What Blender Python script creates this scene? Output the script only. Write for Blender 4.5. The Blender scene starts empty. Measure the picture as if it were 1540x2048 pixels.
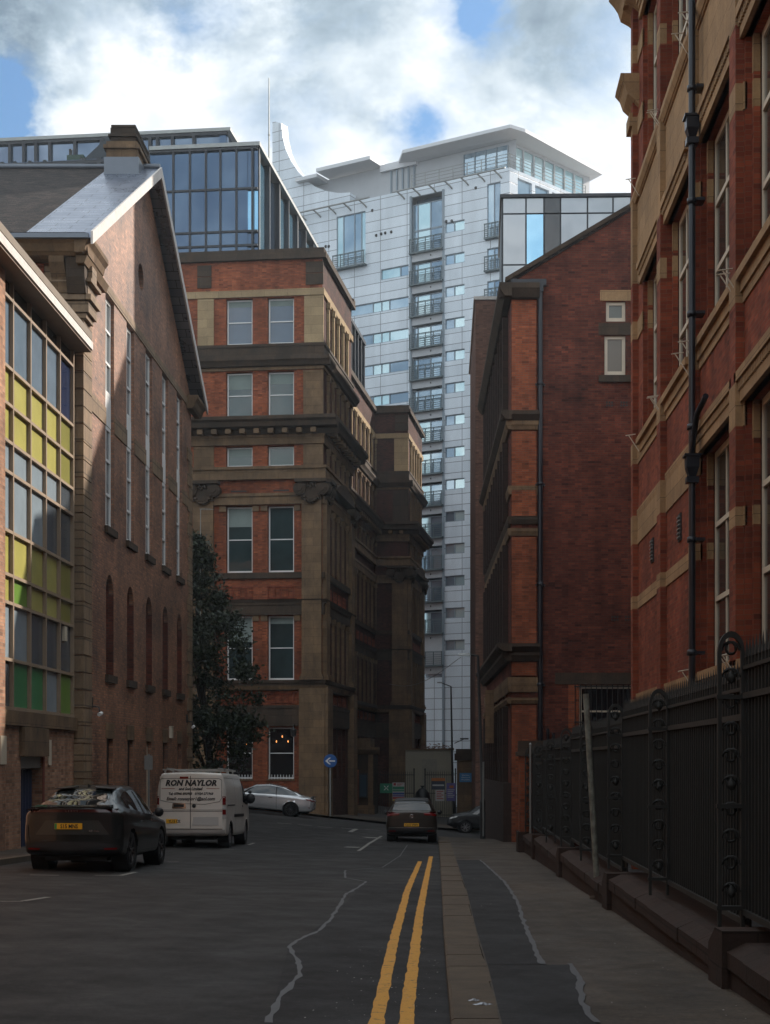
import bpy, bmesh, math, random
from math import sin, cos, pi, radians, sqrt, atan2
from mathutils import Vector, Matrix, noise
from mathutils.bvhtree import BVHTree
random.seed(7)
SC = bpy.context.scene
COL = SC.collection
# calibrated view: focal length in photo pixels, principal point (street vanishing point) and eye height
F, PX, PY, CZ = 3000.0, 885.0, 1525.0, 1.6

# ------------------------------------------------------------------ frames
class Fr:
    """wall frame: u runs along the wall, w outwards, z up (N = U turned -90 deg)"""
    def __init__(s, ox, oy, ang):
        s.ox, s.oy, s.a = ox, oy, ang
        s.ux, s.uy = cos(ang), sin(ang)
        s.nx, s.ny = s.uy, -s.ux
    def p(s, u, w, z):
        return (s.ox + u*s.ux + w*s.nx, s.oy + u*s.uy + w*s.ny, z)
    def u(s, px, w=0.0):
        k = (px-PX)/F
        return (k*(s.oy+w*s.ny) - (s.ox+w*s.nx))/(s.ux - k*s.uy)
    def z(s, py, u, w=0.0):
        y = s.oy + u*s.uy + w*s.ny
        return CZ + (PY-py)*y/F
WD = Fr(0, 0, 0); 
class _W(Fr):
    def __init__(s): s.a = 0
    def p(s, u, w, z): return (u, w, z)
WD = _W()

SPLIT = {'pedestal','side_pilaster','sill','brick_panel','cornice','stone_band','gutter','string_course','corner_stone','window_shafts','pilaster','jamb','roof','lead','coping','step','bay_frame','barge_board','quoins','reflector','ledge'}
# ------------------------------------------------------------------ mesh builder
class MB:
    def __init__(s): s.v = []; s.f = []; s.m = []; s.smooth = []
    def add(s, vs, fs, m=0, sm=False):
        b = len(s.v); s.v += [tuple(v) for v in vs]
        for f in fs:
            s.f.append([b+i for i in f]); s.m.append(m); s.smooth.append(sm)
        return s
    def box(s, fr, u0, u1, w0, w1, z0, z1, m=0):
        P = [fr.p(u, w, z) for z in (z0, z1) for w in (w0, w1) for u in (u0, u1)]
        return s.add(P, [(0,2,3,1),(4,5,7,6),(0,1,5,4),(2,6,7,3),(0,4,6,2),(1,3,7,5)], m)
    def quad(s, a, b, c, d, m=0): return s.add([a,b,c,d], [(0,1,2,3)], m)
    def prism(s, pts, off, m=0, sm=False):
        """closed polygon pts (3d) extruded by vector off"""
        n = len(pts); q = [tuple(Vector(p)+Vector(off)) for p in pts]
        fs = [tuple(range(n)), tuple(range(2*n-1, n-1, -1))]
        s.add(list(pts)+q, fs, m)
        return s.add(list(pts)+q, [(i, i+n, (i+1)%n+n, (i+1)%n) for i in range(n)], m, sm)
    def profile(s, fr, prof, u0, u1, m=0):
        """moulding: polygon of (w,z) swept along u"""
        n = len(prof)
        P = [fr.p(u0, w, z) for w, z in prof] + [fr.p(u1, w, z) for w, z in prof]
        return s.add(P, [tuple(range(n)), tuple(range(2*n-1, n-1, -1))] + [(i, (i+1)%n, (i+1)%n+n, i+n) for i in range(n)], m)
    def tube(s, pts, r, n=8, m=0, cap=True):
        pts = [Vector(p) for p in pts]; rs = r if isinstance(r, (list, tuple)) else [r]*len(pts)
        rings = []
        for i, p in enumerate(pts):
            d = (pts[min(i+1, len(pts)-1)] - pts[max(i-1, 0)])
            if d.length < 1e-9: d = Vector((0,0,1))
            d.normalize(); a = Vector((0,0,1)) if abs(d.z) < .9 else Vector((1,0,0))
            x = d.cross(a).normalized(); y = d.cross(x)
            rings.append([tuple(p + (x*cos(2*pi*k/n) + y*sin(2*pi*k/n))*rs[i]) for k in range(n)])
        V = [v for rr in rings for v in rr]; L = len(pts)
        s.add(V, [(i*n+k, i*n+(k+1)%n, (i+1)*n+(k+1)%n, (i+1)*n+k) for i in range(L-1) for k in range(n)], m, True)
        if cap: s.add(V, [tuple(range(n)), tuple(range((L-1)*n, L*n))], m)
        return s
    def lathe(s, c, prof, n=16, m=0, axis='z', sm=True):
        V = []
        for r, h in prof:
            for k in range(n):
                a = 2*pi*k/n; x, y = r*cos(a), r*sin(a)
                V.append((c[0]+x, c[1]+y, c[2]+h) if axis == 'z' else (c[0]+h, c[1]+x, c[2]+y) if axis == 'x' else (c[0]+x, c[1]+h, c[2]+y))
        L = len(prof)
        return s.add(V, [(i*n+k, i*n+(k+1)%n, (i+1)*n+(k+1)%n, (i+1)*n+k) for i in range(L-1) for k in range(n)], m, sm)
    def wall(s, fr, u0, u1, z0, z1, holes=(), depth=.2, w=0.0, m=0, mr=None, back=False, bm=None):
        """wall sheet with rectangular openings and their reveals; optional back sheet closing each opening"""
        mr = m if mr is None else mr
        hs = [(h[0], h[1], max(h[2], z0), min(h[3], z1)) for h in holes if h[1] > u0+1e-6 and h[0] < u1-1e-6 and h[3] > z0+1e-6 and h[2] < z1-1e-6]
        us = sorted({round(x, 4) for x in [u0, u1]+[c for h in hs for c in h[:2]] if u0-1e-6 <= x <= u1+1e-6})
        zs = sorted({round(x, 4) for x in [z0, z1]+[c for h in hs for c in h[2:4]] if z0-1e-6 <= x <= z1+1e-6})
        for i in range(len(us)-1):
            run = None
            for j in range(len(zs)-1):
                cu, cz = (us[i]+us[i+1])/2, (zs[j]+zs[j+1])/2
                hole = any(h[0] < cu < h[1] and h[2] < cz < h[3] for h in hs)
                if not hole:
                    if run is None: run = zs[j]
                if (hole or j == len(zs)-2) and run is not None:
                    zt = zs[j] if hole else zs[j+1]
                    s.quad(fr.p(us[i], w, run), fr.p(us[i+1], w, run), fr.p(us[i+1], w, zt), fr.p(us[i], w, zt), m); run = None
        for a, b, c, d in [h[:4] for h in hs]:
            for p, q in (((a,c),(b,c)), ((b,c),(b,d)), ((b,d),(a,d)), ((a,d),(a,c))):
                s.quad(fr.p(p[0], w, p[1]), fr.p(q[0], w, q[1]), fr.p(q[0], w-depth, q[1]), fr.p(p[0], w-depth, p[1]), mr)
            if back: s.quad(fr.p(a, w-depth, c), fr.p(b, w-depth, c), fr.p(b, w-depth, d), fr.p(a, w-depth, d), bm if bm is not None else m)
        return s
    def mesh(s, name, mats, base=(0,0,0)):
        me = bpy.data.meshes.new(name)
        bx, by, bz = base
        me.from_pydata([(x-bx, y-by, z-bz) for x, y, z in s.v], [], s.f)
        for mt in (mats if isinstance(mats, (list, tuple)) else [mats]): me.materials.append(mt)
        me.polygons.foreach_set('material_index', s.m)
        me.polygons.foreach_set('use_smooth', s.smooth)
        uv = me.uv_layers.new(name='UVMap').data
        for p in me.polygons:
            n = p.normal
            if abs(n.z) > .75: 
                for li in p.loop_indices:
                    x, y, z = s.v[me.loops[li].vertex_index]; uv[li].uv = (x, y)
            else:
                l = sqrt(n.x*n.x+n.y*n.y) or 1; tx, ty = -n.y/l, n.x/l
                if tx+1e-4 < 0 or (abs(tx) < 1e-3 and ty < 0): tx, ty = -tx, -ty
                for li in p.loop_indices:
                    x, y, z = s.v[me.loops[li].vertex_index]; uv[li].uv = (x*tx+y*ty, z)
        me.update()
        return me
    def clusters(s, tol=.03):
        """separate pieces (islands whose boxes do not touch)"""
        n = len(s.v); r = list(range(n))
        def fd(a):
            while r[a] != a: r[a] = r[r[a]]; a = r[a]
            return a
        for f in s.f:
            for i in f[1:]: r[fd(f[0])] = fd(i)
        g = {}
        for k, f in enumerate(s.f): g.setdefault(fd(f[0]), []).append(k)
        B = []
        for fs in g.values():
            P = [s.v[i] for k in fs for i in s.f[k]]; B.append(([min(p[a] for p in P)-tol for a in range(3)], [max(p[a] for p in P)+tol for a in range(3)], fs))
        ch = True
        while ch and len(B) > 1:
            ch = False; out = []
            for b in B:
                for o in out:
                    if all(b[0][a] <= o[1][a] and o[0][a] <= b[1][a] for a in range(3)):
                        for a in range(3): o[0][a] = min(o[0][a], b[0][a]); o[1][a] = max(o[1][a], b[1][a])
                        o[2].extend(b[2]); ch = True; break
                else: out.append((list(b[0]), list(b[1]), list(b[2])))
            B = out
        res = []
        for _, _, fs in B:
            m = MB(); mp = {}
            for k in fs:
                q = []
                for i in s.f[k]:
                    if i not in mp: mp[i] = len(m.v); m.v.append(s.v[i])
                    q.append(mp[i])
                m.f.append(q); m.m.append(s.m[k]); m.smooth.append(s.smooth[k])
            res.append(m)
        return res
    def build(s, name, mats, parent=None, base=None, rotz=0, loc=None):
        """parent given: world coordinates are made relative to the parent's origin"""
        if name in SPLIT and loc is None:
            cl = s.clusters()
            if 2 <= len(cl) <= 12:
                for c in cl[1:]: c.build(name, mats, parent, base)
                s = cl[0]
        off = (0,0,0)
        if loc is not None: off = (0,0,0)
        elif base is not None: off = base
        elif parent is not None: off = tuple(worldloc(parent))
        o = bpy.data.objects.new(name, s.mesh(name, mats, off))
        COL.objects.link(o)
        if parent is not None:
            o.parent = parent
            if loc is not None: o.location = Vector(loc)-worldloc(parent); o.rotation_euler = (0,0,rotz)
        else:
            o.location = loc if loc is not None else off; o.rotation_euler = (0,0,rotz)
        return o
def worldloc(o):
    v = Vector((0,0,0))
    while o: v += Vector(o.location); o = o.parent
    return v
def thing(name, label, cat, loc=(0,0,0), rotz=0, group=None):
    o = bpy.data.objects.new(name, None); COL.objects.link(o); o.location = loc; o.rotation_euler = (0,0,rotz)
    o.empty_display_size = .3
    return tag(o, label, cat, group)
def tag(o, label=None, cat=None, group=None, kind=None):
    if label: o['label'] = label
    if cat: o['category'] = cat
    if group: o['group'] = group
    if kind: o['kind'] = kind
    return o
def copy_tree(o, parent=None):
    c = o.copy(); COL.objects.link(c); c.parent = parent
    for ch in [x for x in bpy.data.objects if x.parent == o]: copy_tree(ch, c)
    return c

# ------------------------------------------------------------------ materials
class NT:
    def __init__(s, name):
        s.mat = bpy.data.materials.new(name); s.mat.use_nodes = True; s.t = s.mat.node_tree; s.t.nodes.clear()
        s.out = s.n('ShaderNodeOutputMaterial'); s.b = s.n('ShaderNodeBsdfPrincipled'); s.l(s.b.outputs[0], s.out.inputs[0])
        s._uv = None; s._ob = None
    def n(s, t, **k):
        nd = s.t.nodes.new(t)
        for a, v in k.items(): setattr(nd, a, v)
        return nd
    def l(s, a, b): s.t.links.new(a, b)
    def uv(s):
        if not s._uv: s._uv = s.n('ShaderNodeTexCoord').outputs['UV']
        return s._uv
    def ob(s):
        if not s._ob: s._ob = s.n('ShaderNodeNewGeometry').outputs['Position']
        return s._ob
    def noise(s, scale, detail=4, rough=.6, vec=None, stretch=None, dist=0):
        nd = s.n('ShaderNodeTexNoise'); nd.inputs['Scale'].default_value = scale; nd.inputs['Detail'].default_value = detail
        nd.inputs['Roughness'].default_value = rough; nd.inputs['Distortion'].default_value = dist
        v = vec or s.ob()
        if stretch:
            mp = s.n('ShaderNodeMapping'); mp.inputs['Scale'].default_value = stretch; s.l(v, mp.inputs[0]); v = mp.outputs[0]
        s.l(v, nd.inputs['Vector']); return nd.outputs['Fac']
    def ramp(s, fac, stops, inter='LINEAR'):
        r = s.n('ShaderNodeValToRGB'); r.color_ramp.interpolation = inter; e = r.color_ramp.elements
        while len(e) < len(stops): e.new(.5)
        for i, (p, c) in enumerate(stops):
            e[i].position = p; e[i].color = tuple(c)+(1,) if isinstance(c, (tuple, list)) else (c, c, c, 1)
        s.l(fac, r.inputs[0]); return r.outputs[0]
    def mix(s, f, a, b, mode='MIX'):
        m = s.n('ShaderNodeMix', data_type='RGBA', blend_type=mode)
        for inp, v in ((m.inputs[0], f), (m.inputs[6], a), (m.inputs[7], b)):
            if hasattr(v, 'links'): s.l(v, inp)
            else: inp.default_value = v if not isinstance(v, tuple) else tuple(v)+(1,)
        return m.outputs[2]
    def math(s, op, a, b=0.0):
        m = s.n('ShaderNodeMath', operation=op)
        for i, v in enumerate((a, b)):
            if hasattr(v, 'links'): s.l(v, m.inputs[i])
            else: m.inputs[i].default_value = v
        return m.outputs[0]
    def bump(s, h, strength=.4, dist=.01):
        b = s.n('ShaderNodeBump'); b.inputs['Strength'].default_value = strength; b.inputs['Distance'].default_value = dist
        s.l(h, b.inputs['Height']); s.l(b.outputs[0], s.b.inputs['Normal'])
    def set(s, **k):
        for a, v in k.items():
            i = s.b.inputs[{'col':'Base Color','rough':'Roughness','metal':'Metallic','spec':'Specular IOR Level','coat':'Coat Weight','trans':'Transmission Weight','alpha':'Alpha','ior':'IOR','coatr':'Coat Roughness'}[a]]
            if hasattr(v, 'links'): s.l(v, i)
            else: i.default_value = tuple(v)+(1,) if isinstance(v, tuple) else v
        return s
def sc(c, k): return tuple(x*k for x in c)
def plain(name, col, rough=.6, metal=0, spec=.5, var=.25, nscale=3, coat=0, bump=0):
    t = NT(name); nz = t.noise(nscale, 5)
    t.set(col=t.mix(nz, sc(col, 1-var), sc(col, 1+var)), rough=rough, metal=metal, spec=spec, coat=coat)
    if bump: t.bump(t.noise(nscale*12, 3), bump, .01)
    return t.mat
def brick(name, c1, c2, mortar, dark=.5, bw=.225, rh=.075, mw=.008, lumpy=.3, stain=.5, freq=.5, rough=.85, spec=.25):
    t = NT(name); b = t.n('ShaderNodeTexBrick')
    b.offset = .5; t.l(t.uv(), b.inputs['Vector'])
    b.inputs['Color1'].default_value = c1+(1,); b.inputs['Color2'].default_value = c2+(1,); b.inputs['Mortar'].default_value = mortar+(1,)
    b.inputs['Scale'].default_value = 1; b.inputs['Mortar Size'].default_value = mw; b.inputs['Mortar Smooth'].default_value = .3
    b.inputs['Bias'].default_value = 0; b.inputs['Brick Width'].default_value = bw; b.inputs['Row Height'].default_value = rh
    # courses weathered in patches and down-streaks, single burnt bricks
    patch = t.ramp(t.noise(freq, 6, .65), [(.3, 1-stain), (.55, 1.0), (.75, 1.25)])
    streak = t.ramp(t.noise(2.2, 4, .6, stretch=(1, 1, .12)), [(.32, .72), (.6, 1.06)])
    vv = t.n('ShaderNodeMapping'); vv.inputs['Scale'].default_value = (1/bw, 1/rh, 1); t.l(t.uv(), vv.inputs[0])
    sn = t.n('ShaderNodeTexWhiteNoise', noise_dimensions='2D'); fl = t.n('ShaderNodeVectorMath', operation='FLOOR'); t.l(vv.outputs[0], fl.inputs[0]); t.l(fl.outputs[0], sn.inputs['Vector'])
    odd = t.ramp(sn.outputs['Value'], [(0, .45), (.08, .75), (.2, .95), (.85, 1.1), (1, 1.45)])
    c = t.mix(1.0, b.outputs['Color'], patch, 'MULTIPLY'); c = t.mix(.8, c, streak, 'MULTIPLY'); c = t.mix(.75, c, odd, 'MULTIPLY')
    t.set(col=c, rough=rough, spec=spec)
    h = t.math('ADD', t.math('MULTIPLY', b.outputs['Fac'], -1.0), t.math('MULTIPLY', t.noise(40, 3), lumpy))
    t.bump(h, .6, .012); return t.mat
def stone(name, c, dirt=(.03,.026,.022), amount=.5, bw=.75, rh=.32, joint=.006, rough=.85):
    t = NT(name); b = t.n('ShaderNodeTexBrick'); t.l(t.uv(), b.inputs['Vector'])
    b.inputs['Color1'].default_value = sc(c, .86)+(1,); b.inputs['Color2'].default_value = sc(c, 1.12)+(1,); b.inputs['Mortar'].default_value = sc(c, .45)+(1,)
    b.inputs['Scale'].default_value = 1; b.inputs['Mortar Size'].default_value = joint; b.inputs['Brick Width'].default_value = bw; b.inputs['Row Height'].default_value = rh
    soot = t.ramp(t.math('ADD', t.math('MULTIPLY', t.noise(.7, 6, .7), .6), t.math('MULTIPLY', t.noise(3, 5, .7, stretch=(1,1,.25)), .4)), [(.42-.12*amount, 1.0), (.62, 0.0)])
    c2 = t.mix(t.math('MULTIPLY', soot, amount), b.outputs['Color'], dirt)
    c2 = t.mix(.5, c2, t.ramp(t.noise(18, 4), [(.3, .75), (.7, 1.15)]), 'MULTIPLY')
    t.set(col=c2, rough=rough, spec=.25)
    t.bump(t.math('ADD', t.math('MULTIPLY', b.outputs['Fac'], -1.0), t.noise(25, 4)), .45, .012); return t.mat
def glassy(name, col, rough=.05, spec=.8, var=.3, wav=.02, metal=0.0, nscale=.8):
    """window pane seen from outside: dark room behind a reflecting, slightly wavy sheet"""
    t = NT(name); t.set(col=t.mix(t.noise(nscale, 3), sc(col, 1-var), sc(col, 1+var)), rough=rough, spec=spec, metal=metal, ior=1.5)
    t.bump(t.noise(1.2, 2), wav*4, .05); return t.mat
M = {}
M['brick_near'] = brick('red_brick_smooth', (.26,.062,.028), (.18,.038,.019), (.18,.085,.05), stain=.35, mw=.006, lumpy=.15)
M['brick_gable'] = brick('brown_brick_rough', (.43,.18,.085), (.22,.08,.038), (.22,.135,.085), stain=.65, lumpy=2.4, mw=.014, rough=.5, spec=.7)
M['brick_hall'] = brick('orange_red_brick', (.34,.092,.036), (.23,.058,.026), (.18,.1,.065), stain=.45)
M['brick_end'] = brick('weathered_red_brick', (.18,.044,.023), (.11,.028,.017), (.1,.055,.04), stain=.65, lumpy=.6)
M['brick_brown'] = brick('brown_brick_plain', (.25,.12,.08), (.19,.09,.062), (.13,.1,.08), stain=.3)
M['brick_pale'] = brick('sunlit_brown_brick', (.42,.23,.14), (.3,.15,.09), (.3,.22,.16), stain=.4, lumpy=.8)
M['stone_near'] = stone('buff_sandstone', (.39,.24,.12), amount=.35, bw=.9, rh=.4)
M['stone_clean'] = stone('clean_sandstone', (.4,.29,.165), amount=.25, bw=1.2, rh=.45)
M['stone_hall'] = stone('sooty_sandstone', (.23,.145,.08), amount=.7, bw=.9, rh=.42)
M['stone_dark'] = stone('blackened_sandstone', (.085,.057,.038), amount=.9, bw=.8, rh=.4)
M['stone_quoin'] = stone('quoin_sandstone', (.3,.205,.125), amount=.6, bw=.8, rh=.45, joint=.02, rough=.6)
M['stone_red'] = stone('red_sandstone_wall', (.05,.027,.02), amount=.6, bw=.7, rh=.28, joint=.01)
M['white_paint'] = plain('white_painted_timber', (.76,.76,.74), .45, var=.1)
M['cream_paint'] = plain('cream_painted_timber', (.6,.52,.4), .5, var=.12)
M['black_iron'] = plain('black_painted_iron', (.018,.017,.017), .45, var=.3)
M['pipe_black'] = plain('black_downpipe_paint', (.012,.014,.02), .3, var=.3)
M['fence_paint'] = plain('dark_green_grey_fence_paint', (.017,.0172,.0148), .65, var=.5, nscale=2.5, bump=.15)
M['grey_steel'] = plain('galvanised_steel', (.3,.31,.3), .45, metal=.6, var=.2)
M['glass_hall'] = glassy('sash_window_glass', (.035,.06,.062), .04, .9, .85, .03, .15, .45)
M['glass_near'] = glassy('office_window_glass', (.045,.045,.04), .06)
M['brick_shaded'] = brick('shaded_red_brick', (.1,.036,.025), (.065,.024,.017), (.06,.038,.03), stain=.6)  # darker copy of the hall brick: side and recess shade put in its colour
M['glass_dark'] = glassy('dark_window_glass', (.01,.012,.014), .05)
M['blind'] = plain('pale_roller_blind', (.22,.27,.25), .7, var=.15)
M['lead'] = plain('lead_sheet', (.16,.18,.21), .4, metal=.5, var=.2, nscale=1.5)
M['mortar_white'] = plain('weathered_white_concrete', (.62,.58,.54), .8, var=.3, nscale=6, bump=.6)
# slate roof
t = NT('slate_tiles'); b = t.n('ShaderNodeTexBrick'); t.l(t.uv(), b.inputs['Vector'])
b.inputs['Color1'].default_value = (.014,.011,.01,1); b.inputs['Color2'].default_value = (.055,.038,.032,1); b.inputs['Mortar'].default_value = (.008,.008,.008,1)
b.inputs['Scale'].default_value = 1; b.inputs['Mortar Size'].default_value = .012; b.inputs['Brick Width'].default_value = .3; b.inputs['Row Height'].default_value = .13
t.set(col=t.mix(.7, b.outputs['Color'], t.ramp(t.noise(3, 6, .7), [(.35,.4),(.7,1.7)]), 'MULTIPLY'), rough=.75, spec=.25); t.bump(t.math('ADD', t.math('MULTIPLY', b.outputs['Fac'], -1.0), t.noise(14, 4)), .8, .03); M['slate'] = t.mat
# aluminium-clad verge: sheets with seams and rivets
t = NT('verge_slate_sheets'); b = t.n('ShaderNodeTexBrick'); t.l(t.uv(), b.inputs['Vector'])
b.inputs['Color1'].default_value = (.2,.23,.3,1); b.inputs['Color2'].default_value = (.27,.3,.37,1); b.inputs['Mortar'].default_value = (.04,.05,.06,1)
b.inputs['Scale'].default_value = 1; b.inputs['Mortar Size'].default_value = .012; b.inputs['Brick Width'].default_value = .95; b.inputs['Row Height'].default_value = .34; b.offset = .5
t.set(col=b.outputs['Color'], rough=t.ramp(t.noise(1.5, 4), [(.3,.22),(.7,.4)]), metal=.7); t.bump(t.math('ADD', t.math('MULTIPLY', b.outputs['Fac'], -1.0), t.math('MULTIPLY', t.noise(5,3), .3)), .3, .01); M['verge'] = t.mat
# tarmac
def tarmac(name, c, patchy=.35, sheen=.75, agg=.5):
    t = NT(name)
    big = t.ramp(t.noise(.5, 7, .7, stretch=(1,.45,1)), [(.3, 1-patchy*1.4), (.5, 1.0), (.7, 1+patchy*1.4)]); mid = t.ramp(t.noise(4.5, 7, .75), [(.3,.62),(.7,1.35)])
    tracks = t.ramp(t.noise(1.6, 4, .6, stretch=(1.0,.06,1)), [(.3,.8),(.7,1.18)])
    fine = t.ramp(t.noise(62, 3, .8), [(.3, 1-agg), (.58, 1.0), (.72, 1+agg*3)])
    cc = t.mix(1.0, t.mix(1.0, t.mix(1.0, t.mix(1.0, (1.,1.,1.), c, 'MULTIPLY'), big, 'MULTIPLY'), mid, 'MULTIPLY'), tracks, 'MULTIPLY')
    cc = t.mix(1.0, cc, t.ramp(t.noise(23, 4, .8), [(.32,.7),(.68,1.35)]), 'MULTIPLY')
    t.set(col=t.mix(1.0, cc, fine, 'MULTIPLY'), rough=t.ramp(t.noise(1.1, 5, .7), [(.3, sheen-.16), (.7, sheen+.1)]), spec=.35)
    t.bump(t.math('ADD', t.noise(120, 3, .7), t.math('MULTIPLY', t.noise(14, 3), .5)), .55, .006); return t.mat
M['asphalt'] = tarmac('asphalt', (.026,.0235,.022))
M['asphalt_dark'] = tarmac('dark_asphalt_patch', (.022,.021,.0215), .2, .8, .3)
M['paving'] = tarmac('worn_mastic_footway', (.068,.05,.035), .3, .7, .3)
M['kerb'] = plain('gritstone_kerb', (.1,.074,.05), .85, var=.6, nscale=3, bump=1.0)
M['ground'] = plain('bare_ground', (.06,.055,.05), .9, var=.4, nscale=.5)
M['sealant'] = plain('crack_sealant', (.085,.085,.088), .5, var=.3, nscale=6)
def roadpaint(name, c, wear=.5):
    t = NT(name); w = t.ramp(t.noise(9, 8, .75), [(.34, (.05,.045,.04)), (.34+.09*wear, c), (1, sc(c, 1.1))]); ln = t.ramp(t.noise(45, 4, .7), [(.28,.35),(.42,1)])
    t.set(col=t.mix(.8, w, ln, 'MULTIPLY'), rough=.65); t.bump(t.noise(90, 3), .4, .004); return t.mat
M['yellow_line'] = roadpaint('yellow_road_paint', (.66,.31,.024), 1.1)
M['white_line'] = roadpaint('worn_white_road_paint', (.26,.25,.22), 1.2)
# ------------------------------------------------------------------ text
def text_mb(txt, size, place, m=0, mb=None, align='CENTER', shear=0, sx=1.0, off=0.0, gap=1.0):
    """letters as real faces; place(x, y) -> 3d point"""
    cu = bpy.data.curves.new('t', 'FONT'); cu.body = txt; cu.size = size; cu.align_x = align; cu.shear = shear; cu.offset = off; cu.resolution_u = 2; cu.space_character = gap
    ob = bpy.data.objects.new('t', cu); COL.objects.link(ob)
    dg = bpy.context.evaluated_depsgraph_get(); me = ob.evaluated_get(dg).to_mesh()
    mb = mb or MB(); mb.add([place(v.co.x*sx, v.co.y) for v in me.vertices], [tuple(p.vertices) for p in me.polygons], m)
    ob.evaluated_get(dg).to_mesh_clear(); bpy.data.objects.remove(ob); bpy.data.curves.remove(cu)
    return mb
# ------------------------------------------------------------------ camera, world, sun
cam = bpy.data.cameras.new('camera'); co = bpy.data.objects.new('camera', cam); COL.objects.link(co)
co.location = (0, 0, CZ); co.rotation_euler = (pi/2, 0, 0)
cam.sensor_fit = 'HORIZONTAL'; cam.sensor_width = 36; cam.lens = F/1540*36
cam.shift_x = -(PX-770)/1540; cam.shift_y = (PY-1024)/1540; cam.clip_end = 5000; cam.clip_start = .05
SC.camera = co
AZ, EL = radians(50), radians(31)      # sun azimuth clockwise from +Y (up the street), elevation
sd = Vector((sin(AZ)*cos(EL), cos(AZ)*cos(EL), sin(EL)))
sun = bpy.data.lights.new('sun', 'SUN'); sun.energy = 5.0; sun.angle = radians(.5); sun.color = (1.0, .9, .8)
so = bpy.data.objects.new('sun', sun); COL.objects.link(so); so.rotation_euler = (-sd).to_track_quat('-Z', 'Y').to_euler(); so.location = sd*100
w = bpy.data.worlds.new('World'); SC.world = w; w.use_nodes = True; nt = w.node_tree; nt.nodes.clear()
def N(t, **k):
    nd = nt.nodes.new(t)
    for a, v in k.items(): setattr(nd, a, v)
    return nd
L = nt.links.new
sky = N('ShaderNodeTexSky', sky_type='NISHITA'); sky.sun_disc = False; sky.sun_elevation = EL; sky.sun_rotation = AZ; sky.air_density = 1.3; sky.dust_density = 1.5
bg = N('ShaderNodeBackground'); bg.inputs['Strength'].default_value = .12; out = N('ShaderNodeOutputWorld'); L(bg.outputs[0], out.inputs[0])
tc = N('ShaderNodeTexCoord'); 
def vm(op, a, b=None, sc_=None):
    nd = N('ShaderNodeVectorMath', operation=op)
    for i, v in enumerate((a, b)):
        if v is None: continue
        if hasattr(v, 'links'): L(v, nd.inputs[i])
        else: nd.inputs[i].default_value = v
    return nd
def mm(op, a, b=0.0, c=None, clamp=False):
    nd = N('ShaderNodeMath', operation=op); nd.use_clamp = clamp
    for i, v in enumerate((a, b, c)):
        if v is None: continue
        if hasattr(v, 'links'): L(v, nd.inputs[i])
        else: nd.inputs[i].default_value = v
    return nd.outputs[0]
def rmp(f, st):
    r = N('ShaderNodeValToRGB'); e = r.color_ramp.elements
    while len(e) < len(st): e.new(.5)
    for i, (p, c) in enumerate(st): e[i].position = p; e[i].color = tuple(c)+(1,) if isinstance(c, tuple) else (c,c,c,1)
    L(f, r.inputs[0]); return r.outputs[0]
D = vm('NORMALIZE', tc.outputs['Generated']).outputs[0]
sep = N('ShaderNodeSeparateXYZ'); L(D, sep.inputs[0]); dz = mm('MAXIMUM', sep.outputs[2], .02)
# clouds on a sphere round the viewer, squashed vertically
st = vm('MULTIPLY', D, (1, 1, 1.5)).outputs[0]
def wnoise(scale, det, rough, off, dist=0):
    v = vm('ADD', st, off).outputs[0]; nd = N('ShaderNodeTexNoise'); nd.inputs['Scale'].default_value = scale; nd.inputs['Detail'].default_value = det; nd.inputs['Roughness'].default_value = rough; nd.inputs['Distortion'].default_value = dist
    L(v, nd.inputs['Vector']); return nd.outputs['Fac']
def dirpx(px, py): return Vector(((px-PX)/F, 1, (PY-py)/F)).normalized()
def blob(px, py, r):
    """soft patch of the sky round one direction (r in photo pixels)"""
    d = vm('DISTANCE', D, tuple(dirpx(px, py))).outputs['Value']
    q = mm('SUBTRACT', 1.0, mm('DIVIDE', mm('ADD', d, mm('MULTIPLY', mm('SUBTRACT', warp, .5), r/F*1.5)), r/F*.92), None, True)
    return mm('MULTIPLY', mm('MULTIPLY', q, q), mm('SUBTRACT', 3.0, mm('MULTIPLY', q, 2.0)))
warp = wnoise(16, 6, .65, (2, 8, 1))
n1 = wnoise(5.5, 9, .6, (3.1, 1.7, .4), .3); n2 = wnoise(14, 8, .62, (7, 2, 5), .2)
cover = mm('ADD', mm('MULTIPLY', n1, .62), mm('MULTIPLY', n2, .38))
gaps = None
for px, py, r, k in ((-10, 235, 165, .5), (945, 15, 115, .32), (850, 245, 95, .24), (400, 10, 120, .14), (1240, 60, 160, .1)):
    g = mm('MULTIPLY', blob(px, py, r), k); gaps = g if gaps is None else mm('ADD', gaps, g)
n3 = wnoise(38, 5, .6, (1, 9, 2))
cov = mm('SUBTRACT', mm('ADD', cover, .115), gaps)
cov = mm('ADD', cov, mm('MULTIPLY', mm('SUBTRACT', n3, .5), .12))
mask = rmp(cov, [(.33, 0.0), (.45, .6), (.6, 1.0)])
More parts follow.
